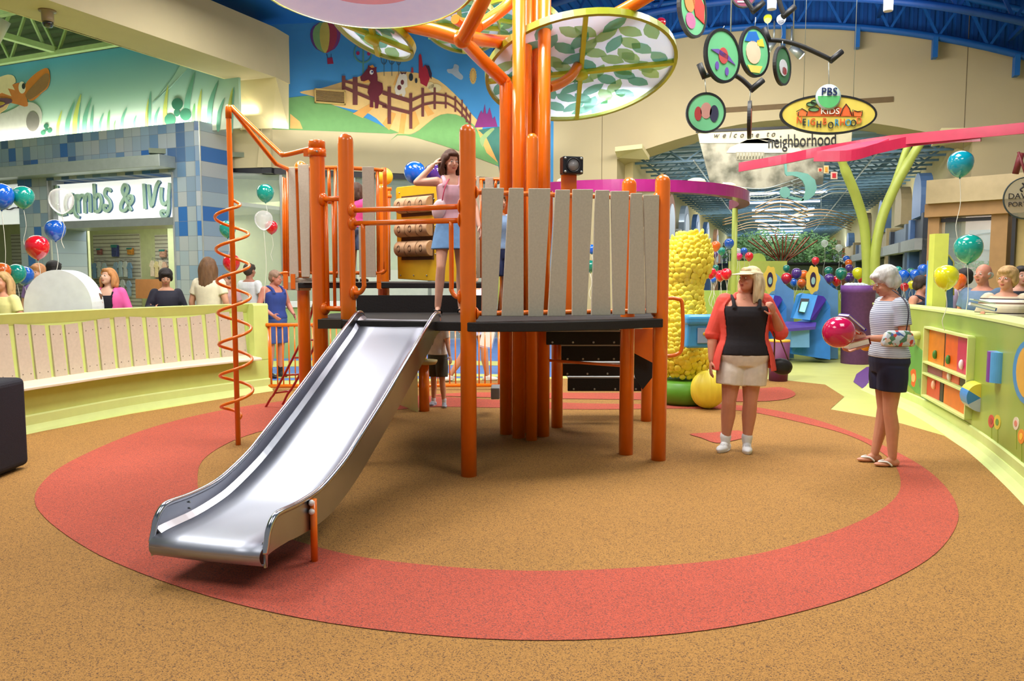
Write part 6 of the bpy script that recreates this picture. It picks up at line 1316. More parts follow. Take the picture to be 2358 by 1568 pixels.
person('person with reddish fair hair behind the white half disc', at(92, 11.6), 1.74, 0, (226, 170, 140), ('full', (200, 140, 96)), ('tee', (150, 120, 190)), ('trousers', (60, 60, 70)))
person('person with black hair behind the white half disc', at(130, 12.2), 1.79, 170, (200, 150, 120), ('full', (30, 26, 28)), ('long', (50, 50, 60)), ('trousers', (60, 60, 70)))
person('person with light brown hair behind right side of the white half disc', at(172, 10.8), 1.64, 120, (206, 156, 130), ('short', (150, 104, 70)), ('tee', (180, 180, 180)), ('trousers', (60, 60, 70)))
q = G(1090, 880); pw, _, _ = person('person in pale skirt and white sandals walking beyond the orange railing', (q.x, q.y+.1, 0), 1.66, 20, (206, 150, 122), ('short', (90, 70, 50)), ('tee', (226, 200, 210)), ('shorts', (200, 206, 240), .4), legs={'R': ((-.14, -.05, .48), (-.34, .10, .10), (-1, -.6)), 'L': ((.16, -.04, .48), (.22, .0, .085), (1, -.6))}, fat=1.15, shoes=('shoe', (214, 210, 200)), vox=.01)
book('pale blue paper sheet hanging beyond the deck beside bare legs', 1122, 780, 11.4, (.2, .02, .26), (196, 200, 244), 0, 12, 'paper')
person('woman with dark wavy hair in black sleeveless top beyond the green wall', at(2118, 10.4), 1.56, 35, (206, 140, 116), ('full', (50, 34, 28)), ('tank', (30, 30, 46)), ('trousers', (40, 40, 50)), fat=1.35, glasses=True, head=(10, 10))
person('man in pale lilac shirt with dark hair half hidden behind yellow balloon', at(2215, 10.7), 1.66, 200, (170, 120, 96), ('full', (36, 28, 28)), ('long', (170, 150, 176)), ('trousers', (34, 34, 44)))
person('older balding man in blue grey shirt looking left beyond the green wall', at(2258, 8.7), 1.71, -55, (206, 136, 112), ('bald', (190, 186, 180), 1), ('tee', (96, 120, 148)), ('trousers', (60, 60, 70)), head=(-10, 0), fat=1.2)
ST2 = stripes([(0, (226, 212, 186)), (.3, (120, 92, 76)), (.42, (236, 230, 216)), (.62, (60, 50, 56)), (.7, (206, 190, 164))], 7, 'broad_striped_cloth')
person('smiling woman with short blonde hair in brown striped top holding leaflets', at(2312, 7.9), 1.66, -48, (214, 150, 122), ('full', (188, 150, 100)), ('tee', (220, 200, 180), .93, ST2), ('trousers', (90, 80, 70)), arms={'R': ((-.24, -.06, 1.12), (-.14, -.30, 1.20)), 'L': ((.25, .0, 1.12), (.06, -.26, 1.08))}, head=(-8, 0), fat=1.2, vox=.009)
book('rolled blue and white leaflet held by the woman in striped top', 2262, 706, 7.55, (.24, .06, .03), (110, 130, 190), -10, 14, 'leaflet'); book('pale green sheet held above the blue leaflet', 2262, 694, 7.62, (.20, .1, .006), (206, 220, 196), -10, 12, 'leaflet')
mn, hpm, _ = person('young man with dark hair in black tee with small green print', at(2346, 9.4), 1.69, -8, (200, 146, 124), ('short', (34, 28, 26)), ('tee', (24, 28, 40)), ('trousers', (40, 40, 50)), head=(-8, 0), fat=1.05)
m = M()
for k in range(3): m.box((-.05+k*.03, -.152, 1.20), (-.035+k*.03, -.146, 1.25))
lobj('shirt_print', m, mat((60, 150, 70), .6), mn)
# ================= yellow sculpture, kiosks, poles =================
YL = mat((252, 228, 72), .4, noise=.06, nscale=6, name='yellow_gloss_paint')
Ys = 9.75
def xs(px): return X(px, Ys, 1.2)
ysx = xs(1588); ysr = thing('yellow_sculpture', 'tall yellow play sculpture covered in rounded scales on a green base', 'sculpture', (ysx, Ys, 0))
# silhouette: (row, left px, right px)
sil = [(534, 1570, 1602), (540, 1556, 1614), (552, 1545, 1625), (575, 1536, 1634), (600, 1532, 1637), (620, 1532, 1634), (640, 1536, 1622), (655, 1540, 1616), (690, 1537, 1616), (725, 1528, 1622), (770, 1517, 1634), (815, 1512, 1640), (845, 1518, 1632), (862, 1530, 1618)]
prof_ = []
for y, l, r_ in sil: prof_.append((ZY(y, Ys), (xs(l)+xs(r_))/2, (xs(r_)-xs(l))/2))
m = M(); m.rings([[V((cx+r_*cos(2*pi*k/32), Ys+r_*.85*sin(2*pi*k/32), z)) for k in range(32)] for z, cx, r_ in prof_]); obj('sculpture_body', m, YL, ysr)
def radz(z):
    for i in range(len(prof_)-1):
        a, b = prof_[i], prof_[i+1]
        if b[0] <= z <= a[0]: f = (a[0]-z)/(a[0]-b[0]); return a[1]+(b[1]-a[1])*f, a[2]+(b[2]-a[2])*f
    return prof_[0][1], prof_[0][2]
m = M(); R_ = random.Random(9); z = prof_[-1][0]+.01; row = 0
while z < prof_[0][0]-.005:
    cx, r_ = radz(z); n = max(6, int(2*pi*r_/.068))
    for k in range(n):
        a = 2*pi*(k+(row % 2)*.5+R_.uniform(-.2, .2))/n; rz_ = R_.uniform(.85, 1.2)
        zz = z+R_.uniform(-.02, .02); c = V((cx+r_*cos(a)*1.0, Ys+r_*.85*sin(a), zz)); nrm = V((cos(a), sin(a), .15)).normalized(); t = V((-sin(a), cos(a), 0)); up = nrm.cross(t)
        Rm = Matrix((t, nrm, up)).transposed(); tilt = Matrix.Rotation(.38, 3, t); m.ell(c+nrm*.006, (.045*rz_, .017, .045*rz_), 10, tilt @ Rm)
    z += .056; row += 1
sc = obj('scales', m, YL, ysr); sc['kind'] = 'stuff'
m = M(); m.lathe((xs(1578), Ys, 0), [(.30, 0), (.36, .05), (.385, .15), (.36, .27), (.28, .3)], 36); obj('green_base', m, mat((96, 160, 40), .45), ysr)
ym = thing('yellow_mound', 'low grooved yellow mound beside the green base of the scaled sculpture', 'sculpture', D(1630, 880, 9.3)); c = D(1630, 880, 9.3); m = M(); rs = []
zc0 = .235
for i in range(17):
    t = -pi/2+pi*i/16; ring_ = []
    for k in range(48): w = 1+.05*sin(k*2*pi/48*16+i*.3); ring_.append(V((c.x+.2*cos(t)*w*cos(2*pi*k/48), c.y+.18*cos(t)*w*sin(2*pi*k/48), zc0+.23*sin(t)-.0)))
    rs.append(ring_)
m.rings(rs); obj('mound_body', m, YL, ym)
# blue mail case in front of the sculpture
bc_ = D(1611, 765, 9.15); bb = thing('blue_case', 'light blue moulded satchel mounted at the front of the yellow sculpture', 'satchel', bc_); BLS = mat((64, 164, 226), .35, coat=.3)
m = M(); u_ = V((1, .12, 0)).normalized(); v_ = V((-.12, 1, 0)).normalized(); m.obox(bc_, u_, v_, (.06, 0, 1), .36, .2, .36); bevel(obj('satchel_body', m, BLS, bb), .03, 3)
m = M(); m.obox(bc_+V((0, -.03, .15)), u_, v_, (0, 0, 1), .39, .22, .12); bevel(obj('satchel_flap', m, BLS, bb), .04, 3)
m = M(); m.obox(bc_+V((.04, -.112, -.03)), u_, v_, (0, 0, 1), .19, .01, .18); bevel(obj('badge_plate', m, mat((150, 176, 206), .4), bb), .01)
m = M(); m.box((bc_.x-.12, bc_.y+.05, bc_.z-.05), (bc_.x+.1, bc_.y+.3, bc_.z+.08)); obj('satchel_mount', m, BLS, bb)
m = M(); m.lathe(bc_+V((.03, -.125, -.01)), [(0, 0), (.02, 0), (.02, .006), (0, .006)], 14, (0, 1, 0)); obj('badge_mark', m, mat((240, 200, 40), .4), bb)
# lime walls at the back
YW = 16.6
lwb = thing('play_wall', 'low lime wall behind the blue kiosks at the mall corridor', 'wall', (X(1650, YW), YW, 0)); LM2 = mat((168, 190, 84), .6)
m = M(); m.box((X(1500, YW), YW, 0), (X(1960, YW), YW+.25, ZY(669, YW))); obj('wall_body', m, LM2, lwb)
m = M(); z1 = ZY(601, YW); m.box((X(1684, YW), YW-.1, 0), (X(1806, YW), YW+.3, z1)); obj('raised_panel', m, mat((176, 186, 84), .6), lwb)
m = M(); cx = X(1746, YW, 2); r_ = X(1764, YW, 2)-cx; m.prism([V((cx+r_*cos(pi*k/14), YW, z1+r_*sin(pi*k/14))) for k in range(15)], (0, .2, 0)); obj('half_round_top', m, LM2, lwb)
# purple column and lime poles
Yp2 = 14.2
pc = thing('purple_drum', 'large purple drum planter beneath the lime green poles', 'planter', (X(1975, Yp2), Yp2, 0)); cx = X(1975, Yp2); r_ = X(2013, Yp2)-cx; zt2 = ZY(657, Yp2)
PUR = mat((122, 72, 152), .6, noise=.1, nscale=20); m = M(); m.lathe((cx, Yp2, 0), [(r_*.86, 0), (r_*.96, zt2-.13), (r_, zt2-.13), (r_, zt2), (r_*.9, zt2), (r_*.9, zt2-.1), (0, zt2-.1)], 32); obj('drum_body', m, PUR, pc)
m = M(); rnd.seed(1)
for k in range(7): m.ell((cx-r_*.6+r_*.2*k, Yp2, zt2), (.09, .1, .05), 8)
obj('tissue_paper', m, mat((220, 226, 232), .6), pc)
LP = mat((176, 190, 84), .4, noise=.05); lpz = thing('twin_pole', 'pair of lime green curved poles rising from the purple drum', 'pole', (cx, Yp2, zt2-.1))
def lpole(pts, r, Y=14.2): m = M(); m.tube(smooth_path([D(a, b, Y+(c if c else 0)) for a, b, c in pts], 6), r, 18); obj('pole', m, LP, lpz)
lpole([(1996, 662, 0), (1996, 600, 0), (1990, 520, 0), (1972, 455, 0), (1950, 400, 0), (1930, 350, 0)], [.085]*26+[.07]*5, 14.2)
lpole([(2014, 662, 0), (2016, 580, 0), (2030, 505, 0), (2056, 440, 0), (2085, 385, 0), (2122, 325, 0)], [.085]*26+[.075]*5, 14.1)
lpole([(2050, 450, .1), (2068, 400, .1), (2085, 350, .1), (2095, 325, .1)], .06, 14.2)
# ribbon beams
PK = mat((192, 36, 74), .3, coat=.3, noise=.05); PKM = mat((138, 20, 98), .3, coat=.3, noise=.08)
def ribbon(root, nm, pts, h, mt, th=.05, lo=None):
    """upright band: pts = (px, py_top, Y), height per point"""
    m = M(); P = smooth_path([D(*q) for q in pts], 7); n = len(P); rs = []
    for i, p in enumerate(P):
        t = P[min(i+1, n-1)]-P[max(i-1, 0)]; s_ = V((-t.y, t.x, 0)).normalized()*th/2
        rs.append([p+s_, p-s_, p-s_-V((0, 0, h)), p+s_-V((0, 0, h))])
    m.rings(rs, smooth=False); return obj(nm, m, mt, root)
rb1 = thing('ribbon_beam', 'long pink red ribbon shaped beam over the right side carried by lime poles', 'beam', D(2100, 330, 13.6))
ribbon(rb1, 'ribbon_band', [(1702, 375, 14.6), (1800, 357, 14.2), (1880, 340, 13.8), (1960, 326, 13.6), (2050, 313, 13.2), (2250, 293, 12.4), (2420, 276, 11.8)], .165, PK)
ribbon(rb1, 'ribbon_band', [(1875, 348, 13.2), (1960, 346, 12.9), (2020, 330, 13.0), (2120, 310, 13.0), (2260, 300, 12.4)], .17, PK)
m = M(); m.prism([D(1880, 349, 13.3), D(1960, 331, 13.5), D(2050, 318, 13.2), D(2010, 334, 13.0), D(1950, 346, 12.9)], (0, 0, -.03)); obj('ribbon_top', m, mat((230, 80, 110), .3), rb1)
ribbon(rb1, 'ribbon_band', [(1960, 330, 13.9), (2050, 312, 14.0), (2110, 312, 13.6)], .1, PK)
rb2 = thing('ring_beam', 'purple magenta ring shaped beam behind the grey board panel', 'beam', D(1480, 440, 13.0))
K = 60; cx_, cy_ = X(1400, 14.0, 3), 14.0; zr0 = 2.86
m = M(); a_, b_ = 2.36, 2.9
rs = []
for k in range(K):
    t = -2.9+2.95*k/(K-1); o = V((cx_+a_*cos(t), cy_+b_*sin(t), zr0)); i_ = V((cx_+(a_-.35)*cos(t), cy_+(b_-.35)*sin(t), zr0)); rs.append([o+V((0, 0, .085)), o-V((0, 0, .085)), o*.5+i_*.5-V((0, 0, .085)), o*.5+i_*.5+V((0, 0, .07))])
m.rings(rs, True, False, smooth=False); obj('ring_band', m, PKM, rb2)
for k in (-.45, -.75, -1.1, -2.0): m = M(); m.ell((cx_+(a_-.17)*cos(k), cy_+(b_-.17)*sin(k), zr0+.1), (.14, .14, .06), 12); obj('lamp_cap', m, mat((230, 226, 170), .4, emit=.6), rb2)
for k in (-.1, -2.6): m = M(); q = V((cx_+(a_-.17)*cos(k), cy_+(b_-.17)*sin(k), 0)); m.tube([q, q+V((0, 0, zr0-.1))], .05, 10); obj('support_post', m, LP, rb2)
# blue kiosks with yellow gears
def kiosk(px, lb, s=1.0, Y=14.8):
    x0 = X(px, Y); r = thing('game_kiosk', lb, 'kiosk', (x0, Y, 0), 'blue game kiosks at the back'); KB = mat((110, 164, 214), .5); KB2 = mat((44, 120, 196), .5, noise=.08)
    def k(px_, py, dy=0): return D(px+(px_-1890)*s, py, Y+dy)
    m = M(); P = [k(1884, 826), k(1884, 628), k(1895, 636), k(1905, 652), k(1918, 662), k(1930, 669), k(1930, 826)]; m.prism(P, (.05, .5, 0)); obj('back_board', m, KB, r)
    m = M(); P = [k(1824, 815, -.55), k(1912, 828, -.65), k(1912, 706, -.45), k(1898, 683, -.4), k(1880, 677, -.4), k(1868, 740, -.5), k(1824, 755, -.5)]; m.prism(P, (.02, .5, 0)); obj('side_board', m, KB2, r)
    m = M(); P = [k(1826, 733, -.72), k(1865, 737, -.78), k(1883, 680, -.6), k(1848, 675, -.55), k(1840, 680, -.6)]; m.prism(P, (.03, .22, 0)); cab_ = obj('screen_housing', m, mat((60, 146, 220), .45), r)
    m = M(); P = [k(1866, 737, -.78), k(1877, 737, -.7), k(1903, 690, -.55), k(1896, 682, -.55), k(1882, 680, -.6)]; m.prism(P, (.02, .12, 0)); obj('purple_side', m, mat((74, 50, 160), .5), r)
    m = M(); m.prism([k(1838, 719, -.76), k(1852, 722, -.79), k(1864, 688, -.66), k(1845, 687, -.64)], (0, .02, 0)); obj('screen_frame', m, DARK, cab_)
    m = M(); m.prism([k(1841, 717, -.785), k(1853, 719, -.805), k(1861, 695, -.70), k(1847, 695, -.69)], (0, .02, 0)); obj('screen', m, mat((120, 214, 190), .3, noise=.25, nscale=12, emit=.7), cab_)
    m = M(); m.prism([k(1798, 745, -.9), k(1812, 740, -.7), k(1880, 742, -.7), k(1878, 752, -.85), k(1812, 757, -.95)], (0, 0, -.05)); obj('shelf', m, mat((84, 66, 160), .5), r)
    m = M(); m.prism([k(1822, 756, -.8), k(1864, 756, -.8), k(1864, 800, -.8), k(1822, 800, -.8)], (0, .3, 0)); obj('front_board', m, KB, r)
    c = k(1872, 644, -.42); m = M(); P = []
    for j in range(28): a = 2*pi*j/28; q = (1 if j % 4 < 2 else .88); P.append(c+V((.135*q*cos(a), 0, .27*q*sin(a))))
    m.prism(P, (.02, .06, 0)); ge = obj('yellow_gear', m, mat((236, 200, 84), .45), r)
    m = M(); m.prism([c+V((.055*cos(2*pi*j/20), -.012, .14*sin(2*pi*j/20))) for j in range(20)], (0, .01, 0)); obj('gear_window', m, mat((54, 36, 70), .4), ge)
    m = M(); m.prism([c+V((.036*cos(2*pi*j/16), -.02, -.02+.07*sin(2*pi*j/16))) for j in range(16)], (0, .01, 0)); obj('gear_picture', m, mat((150, 190, 190), .5), ge)
    return r
kiosk(1890, 'blue game kiosk with yellow gear and lit screen left of the purple drum'); kiosk(1790, 'blue game kiosk with yellow gear partly hidden by the woman in coral shirt', .95, 15.1)
q = G(1794, 838); st = thing('drum_stool', 'round stool with yellow top and purple side behind the black handbag', 'stool', (q.x, 11.8, 0)); m = M(); r_ = .16; zt3 = ZY(782, 11.8); sx_ = X(1796, 11.8); m.lathe((sx_, 11.8, 0), [(r_*.85, 0), (r_, zt3-.03), (0, zt3-.03)], 28); obj('stool_body', m, mat((110, 50, 90), .6), st); m = M(); m.lathe((sx_, 11.8, zt3-.03), [(r_, 0), (r_, .03), (0, .03)], 28); obj('stool_top', m, mat((240, 186, 60), .5), st)
# green upright with blue board behind the right wall
Yq = 9.75
gu = thing('tall_signpost', 'tall lime square upright with blue board behind the right play wall', 'post', (X(2155, Yq), Yq, 0)); m = M(); m.prism([V((X(2144, Yq), Yq, 0)), V((X(2171, Yq), Yq-.05, 0)), V((X(2173, Yq), Yq+.12, 0)), V((X(2146, Yq), Yq+.15, 0))], (0, 0, ZY(538, Yq))); obj('upright', m, mat((206, 214, 92), .55), gu)
m = M(); Yb = 9.9; P = [D(2171, 552, Yb), D(2175, 570, Yb), D(2177, 583, Yb), D(2186, 589, Yb), D(2196, 603, Yb), D(2194, 760, Yb), D(2168, 760, Yb)]; m.prism(P, (0, .06, 0)); bo = obj('blue_board', m, mat((104, 150, 206), .6, noise=.1, nscale=15), gu)
m = M(); m.tube([D(2171, 552, Yb-.02), D(2175, 570, Yb-.02), D(2177, 583, Yb-.02), D(2186, 589, Yb-.02), D(2196, 603, Yb-.02), D(2196, 680, Yb-.02)], .01, 6); obj('yellow_edge', m, mat((240, 230, 130), .5), gu)
m = M(); m.box((X(2134, 10.1), 10.1, 0), (X(2146, 10.1), 10.16, ZY(600, 10.1))); obj('blue_board', m, mat((104, 150, 206), .6, noise=.1, nscale=15), gu)
# ================= right storefront =================
ra = V(pxy(2140, 14.6)+(0,)); rb_ = V(pxy(2420, 13.2)+(0,)); RP = Plane((ra.x, ra.y), (rb_.x, rb_.y))
sr = thing('storefront', 'beige and brown shop front at the right edge with a glazed window', 'shop front', (ra.x+1, ra.y, 0))
def ru(px, py): return RP.uv(px, py)
BR = mat((172, 132, 84), .6, noise=.06); FB_ = mat((196, 176, 136), .7)
m = M(); a, b, c = ru(2150, 419), ru(2343, 400), ru(2150, 472); prect(m, RP, a[0], ru(2350, 400)[0]+2, c[1], a[1], .35, .5); obj('fascia', m, FB_, sr)
m = M(); prect(m, RP, ru(2140, 500)[0], ru(2140, 500)[0]+4.2, ru(2140, 502)[1], c[1], .25, .4); obj('brown_band', m, BR, sr)
for (x0, x1, nm) in ((2140, 2166, 'pilaster'), (2284, 2322, 'pilaster')): m = M(); prect(m, RP, ru(x0, 600)[0], ru(x1, 600)[0], 0, ru(2140, 502)[1], .15, .3); obj(nm, m, BR, sr)
m = M(); prect(m, RP, ru(2330, 600)[0], ru(2334, 600)[0]+.03, 0, 2.7, .1, .1); prect(m, RP, ru(2165, 600)[0], ru(2284, 600)[0], ru(2165, 505)[1]-.06, ru(2165, 505)[1], .08, .1); obj('window_frame', m, DARK, sr)
m = M(); prect(m, RP, ru(2336, 600)[0], ru(2336, 600)[0]+3, 0, 2.7, .0, .1); obj('side_panel', m, mat((196, 170, 110), .6), sr)
m = M(); prect(m, RP, ru(2166, 600)[0], ru(2284, 600)[0], .1, 2.7, .0, .012); obj('glass_pane', m, glass(), sr)
m = M(); prect(m, RP, ru(2160, 600)[0], ru(2300, 600)[0], 0, 3, -1.4, .1); obj('back_wall', m, mat((206, 190, 180), .6), sr)
m = M(); prect(m, RP, ru(2188, 560)[0], ru(2290, 560)[0], ru(2200, 606)[1], ru(2200, 525)[1], -1.0, .02); pst = obj('window_poster', m, mat((176, 184, 190), .5), sr)
m = M(); e_ = ru(2240, 552); m.tube([RP.pt(e_[0]+.42*cos(2*pi*k/30), e_[1]+.16*sin(2*pi*k/30), -.98) for k in range(30)], .006, 6, close=True); obj('poster_ring', m, mat((120, 140, 150), .5), pst)
text('HOME', .12, mat((120, 136, 146), .5), pst, RP.pt(ru(2270, 550)[0], e_[1], -.985), RP.u, RP.n, 'poster_lettering')
m = M(); rnd.seed(8); leafball(m, RP.pt(ru(2230, 610)[0], ru(2230, 612)[1], -.5), .5, .1, 160, .06); tag(obj('window_plant', m, LF[0]), 'dark green row of leaves inside the right shop window', 'plant')
area(*RP.pt(1, 2.9, -.7), 2, .5, 25)
# round hanging sign
Yc = 12.6; cc_ = D(2362, 456, Yc); hs = thing('round_sign', 'round glass shop sign with dark ring and lettering at the right edge', 'sign', cc_)
m = M(); rr2 = .31; un = V((1, -.35, 0)).normalized(); nn2 = V((-.35, -1, 0)).normalized()
m.tube([cc_+un*rr2*cos(2*pi*k/40)+V((0, 0, rr2*1.05*sin(2*pi*k/40))) for k in range(40)], .012, 8, close=True); obj('sign_ring', m, mat((50, 60, 60), .4), hs)
m = M(); m.prism([cc_+un*.30*cos(2*pi*k/32)+V((0, 0, .31*sin(2*pi*k/32))) for k in range(32)], nn2*-.01); obj('sign_glass', m, glass('b0a890', .45), hs)
text('DAVINCI', .125, mat((36, 32, 34), .5), hs, cc_+nn2*.01+V((0, 0, .03)), un, nn2, 'sign_lettering'); text('PORTRAIT', .105, mat((36, 32, 34), .5), hs, cc_+nn2*.01-V((0, 0, .10)), un, nn2, 'sign_lettering')
m = M(); m.tube(smooth_path([cc_+un*(-.06)+V((0, 0, .24)), cc_+un*-.03+V((0, 0, .19)), cc_+un*-.08+V((0, 0, .14)), cc_+un*-.05+V((0, 0, .1))], 4), .012, 6); obj('sign_emblem', m, mat((36, 32, 34), .5), hs)
m = M(); m.tube([cc_+V((0, 0, .32)), D(2345, 350, Yc+.1)], .02, 8); m.tube([D(2338, 400, 13), D(2352, 352, 12.9)], .05, 8); obj('sign_bracket', m, mat((120, 40, 44), .5), hs)
# ================= hanging mobile and signs =================
BK = mat((26, 26, 28), .5)
def rod(lb, pts, Y, r=.028):
    P = smooth_path([D(a, b, Y) for a, b in pts], 4); t = thing('mobile_rod', lb, 'mobile rod', P[0], 'black rods of the hanging mobile'); m = M(); m.tube(P, r, 10); o = obj('rod', m, BK, t)
    for e, f in ((P[0], V((-.06, 0, .14))), (P[-1], V((.12, 0, .1)))): m = M(); m.tube([e-f*.15, e+f], r*1.25, 10); obj('rod_tip', m, BK, t)
    m = M(); mid = P[len(P)//2]; m.tube([mid, mid+V((0, 0, 6.9-mid.z))], .008, 6); obj('wire', m, METAL, t)
rod('upper black curved rod of the mobile running right toward the oval sign', [(1770, 92), (1806, 95), (1850, 108), (1915, 138)], 9.6)
rod('lower black curved rod of the mobile under the green discs', [(1622, 176), (1660, 165), (1700, 177), (1732, 205)], 9.0)
rod('black rod of the mobile at the very top of the picture', [(1700, -30), (1718, 0), (1735, 25)], 9.8)
rod('second black rod of the mobile at the top of the picture', [(1788, -30), (1795, 5), (1806, 36)], 9.4)
GD = mat((120, 206, 150), .4, noise=.03)
def disc(lb, cx, cy, rx, ry, Y, inner, extra=None, yaw=None, wire=None):
    c = D(cx, cy, Y); R = ry/FP*Y*1.02; ct = min(1, rx/ry); u = V((ct, sqrt(max(0, 1-ct*ct)), 0)); n = V((u.y, -u.x, 0)); up = V((0, 0, 1))
    t = thing('picture_disc', lb, 'hanging sign', c, 'green picture discs of the mobile')
    def P(a, b, o=0): return c+u*a*R+up*b*R+n*o
    m = M(); K = 40; m.rings([[P(cos(2*pi*k/K)*f, sin(2*pi*k/K)*f, o) for k in range(K)] for f, o in ((1, .02), (1, -.02), (.9, -.02), (.9, .02))], False, True, smooth=False); obj('disc_rim', m, BK, t)
    m = M(); m.prism([P(.91*cos(2*pi*k/K), .91*sin(2*pi*k/K), .012) for k in range(K)], n*-.02); f = obj('disc_face', m, inner, t)
    for col, pts, nm in (extra or []):
        m = M(); m.prism([P(a, b, .02) for a, b in pts], n*-.006); obj(nm, m, mat(col, .5), f)
    if wire: m = M(); a = P(0, 1); m.tube([a, D(wire[0], wire[1], Y)], .005, 5); obj('wire', m, METAL, t)
    return t
def cp(cx, cy, rx, ry=None, n=16): return [(cx+rx*cos(2*pi*k/n), cy+(ry or rx)*sin(2*pi*k/n)) for k in range(n)]
disc('tilted green picture disc cut by the top edge of the picture', 1594, 22, 40, 60, 8.6, GD, [((228, 60, 50), [(-.0, .85), (.8, .3), (.8, -.35), (.15, -.2), (-.1, .3)], 'red_patch'), ((232, 150, 80), cp(-.3, .25, .38, .42), 'orange_patch'), ((206, 120, 170), cp(-.2, -.45, .35, .28), 'pink_patch')], wire=(1600, -60))
disc('large green disc of the mobile with red and purple patch', 1663, 129, 47, 58, 8.8, GD, [((120, 90, 180), [(-.72, .12), (.72, -.25), (.3, .05), (-.3, .2)], 'purple_patch'), ((206, 84, 84), cp(0, 0, .27, .3), 'red_patch'), ((120, 90, 190), cp(-.35, -.42, .1, .16), 'purple_patch'), ((120, 90, 190), cp(.22, -.55, .1, .16), 'purple_patch')], wire=(1668, 60))
disc('green disc with yellow and blue patches behind the large green disc', 1737, 120, 42, 54, 9.3, GD, [((244, 208, 180), cp(-.15, -.05, .5, .45), 'pale_patch'), ((30, 110, 200), [(-.75, .3), (-.5, .7), (.0, .8), (.3, .45), (-.2, .35)], 'blue_patch'), ((244, 210, 70), [(.05, .45), (.45, .6), (.6, .3), (.1, .25)], 'yellow_patch'), ((244, 220, 110), [(-.55, -.6), (.5, -.5), (.3, -.8), (-.3, -.85)], 'yellow_patch')], wire=(1740, 40))
disc('narrow dark green disc turned sideways at right of the mobile', 1801, 152, 28, 42, 9.5, mat((52, 110, 66), .4), [((206, 206, 216), cp(0, -.1, .5, .42), 'pale_patch'), ((170, 40, 50), cp(.1, -.25, .32, .2), 'red_patch')], wire=(1802, 95))
disc('green disc hanging lower left with small pink and brown patches', 1625, 260, 44, 44, 9.0, GD, [((206, 150, 140), cp(0, .1, .28, .4), 'pink_patch'), ((50, 50, 80), cp(.4, -.05, .22, .42), 'dark_patch'), ((180, 60, 60), cp(-.4, -.05, .18, .35), 'red_patch')], wire=(1623, 182))
disc('very narrow green disc seen almost edge on under the lower rod', 1726, 276, 13, 41, 9.0, mat((110, 160, 60), .4), [((180, 70, 40), cp(0, -.1, .35, .7), 'red_patch')], wire=(1728, 206))
disc('dark round sign cut by the top edge beside the first mobile rod', 1712, -12, 34, 28, 10.2, mat((120, 30, 70), .4), [((220, 180, 190), [(-.5, -.5), (.4, -.5), (.4, -.62), (-.5, -.62)], 'pale_patch')])
# oval neighbourhood sign
Yn = 9.7; c = D(1907, 264, Yn); os_ = thing('oval_sign', 'yellow oval hanging sign with black rim reading NEIGHBORHOOD', 'hanging sign', c)
rx, rz_ = 106/FP*Yn*1.03, 43/FP*Yn*1.03; nF = V((0, -1, 0)); uF = V((1, 0, 0))
K = 56; m = M(); m.rings([[c+V((rx*f*cos(2*pi*k/K), o, rz_*g*sin(2*pi*k/K))) for k in range(K)] for f, g, o in ((1, 1, -.02), (1, 1, .02), (.96, .90, .02), (.96, .90, -.02))], False, True, smooth=False); obj('sign_rim', m, BK, os_)
m = M(); m.prism([c+V((rx*.965*cos(2*pi*k/K), -.012, rz_*.91*sin(2*pi*k/K))) for k in range(K)], (0, .02, 0)); fc = obj('sign_face', m, mat((226, 204, 92), .45), os_)
def oq(pts, col, nm, o=.02): m = M(); m.prism([D(a, b, Yn)+V((0, -o, 0)) for a, b in pts], (0, .006, 0)); return obj(nm, m, mat(col, .5), fc)
oq([(1850, 268), (1862, 256), (1884, 249), (1930, 247), (1956, 256), (1978, 269)], (222, 100, 50), 'orange_hill')
for pts in ([(1836, 268), (1834, 260), (1845, 252), (1858, 260), (1856, 268)], [(1962, 268), (1964, 256), (1984, 258), (1982, 269)]): oq(pts, (230, 120, 60), 'painted_house', .024)
def oline(pts, r=.005, close=False, nm='outline'): m = M(); m.tube([D(a, b, Yn)+V((0, -.028, 0)) for a, b in pts], r, 5, close=close); obj(nm, m, BK, fc)
oline([(1832, 258), (1845, 251), (1858, 259)]); oline([(1836, 268), (1837, 259)]); oline([(1855, 267), (1857, 260)])
for cx, cy, rx_, ry_ in ((1866, 241, 11, 5), (1872, 253, 12, 5), (1874, 236, 9, 5)): oq(circ(cx, cy, rx_, ry_, 14), (120, 170, 110), 'painted_tree', .022); oline(circ(cx, cy, rx_, ry_, 14), .004, True)
oq([(1939, 268), (1938, 252), (1946, 240), (1954, 252), (1954, 268)], (222, 100, 50), 'painted_rocket', .024); oline([(1932, 268), (1936, 258), (1939, 250), (1946, 240), (1954, 251), (1957, 260), (1960, 268)]); oline([(1963, 268), (1961, 254), (1972, 258), (1984, 256), (1982, 268)])
cols = [(220, 90, 40), (30, 40, 50), (60, 150, 190), (220, 90, 40), (30, 40, 60), (220, 100, 50), (30, 40, 50), (50, 140, 190), (220, 90, 40), (60, 150, 190), (30, 40, 50), (220, 110, 60)]
xp_ = [1839, 1850, 1860, 1870, 1884, 1897, 1911, 1925, 1938, 1951, 1963, 1976]; yp_ = [278, 283, 285, 282, 288, 281, 290, 284, 283, 284, 285, 279]
for ch, x_, y_, cl in zip('NEIGHBORHOOD', xp_, yp_, cols): text(ch, .115, mat(cl, .5), fc, D(x_, y_, Yn)+V((0, -.02, 0)), uF, nF, 'letter', sx=.8)
text('KIDS', .10, mat((236, 232, 220), .5), fc, D(1909, 258, Yn)+V((0, -.026, 0)), uF, nF, 'letter', sx=1.1)
c2 = D(1908, 223, Yn-.05); rd = thing('round_badge_sign', 'small round white and green badge sign reading PBS above the yellow oval', 'hanging sign', c2); R2 = 28/FP*Yn
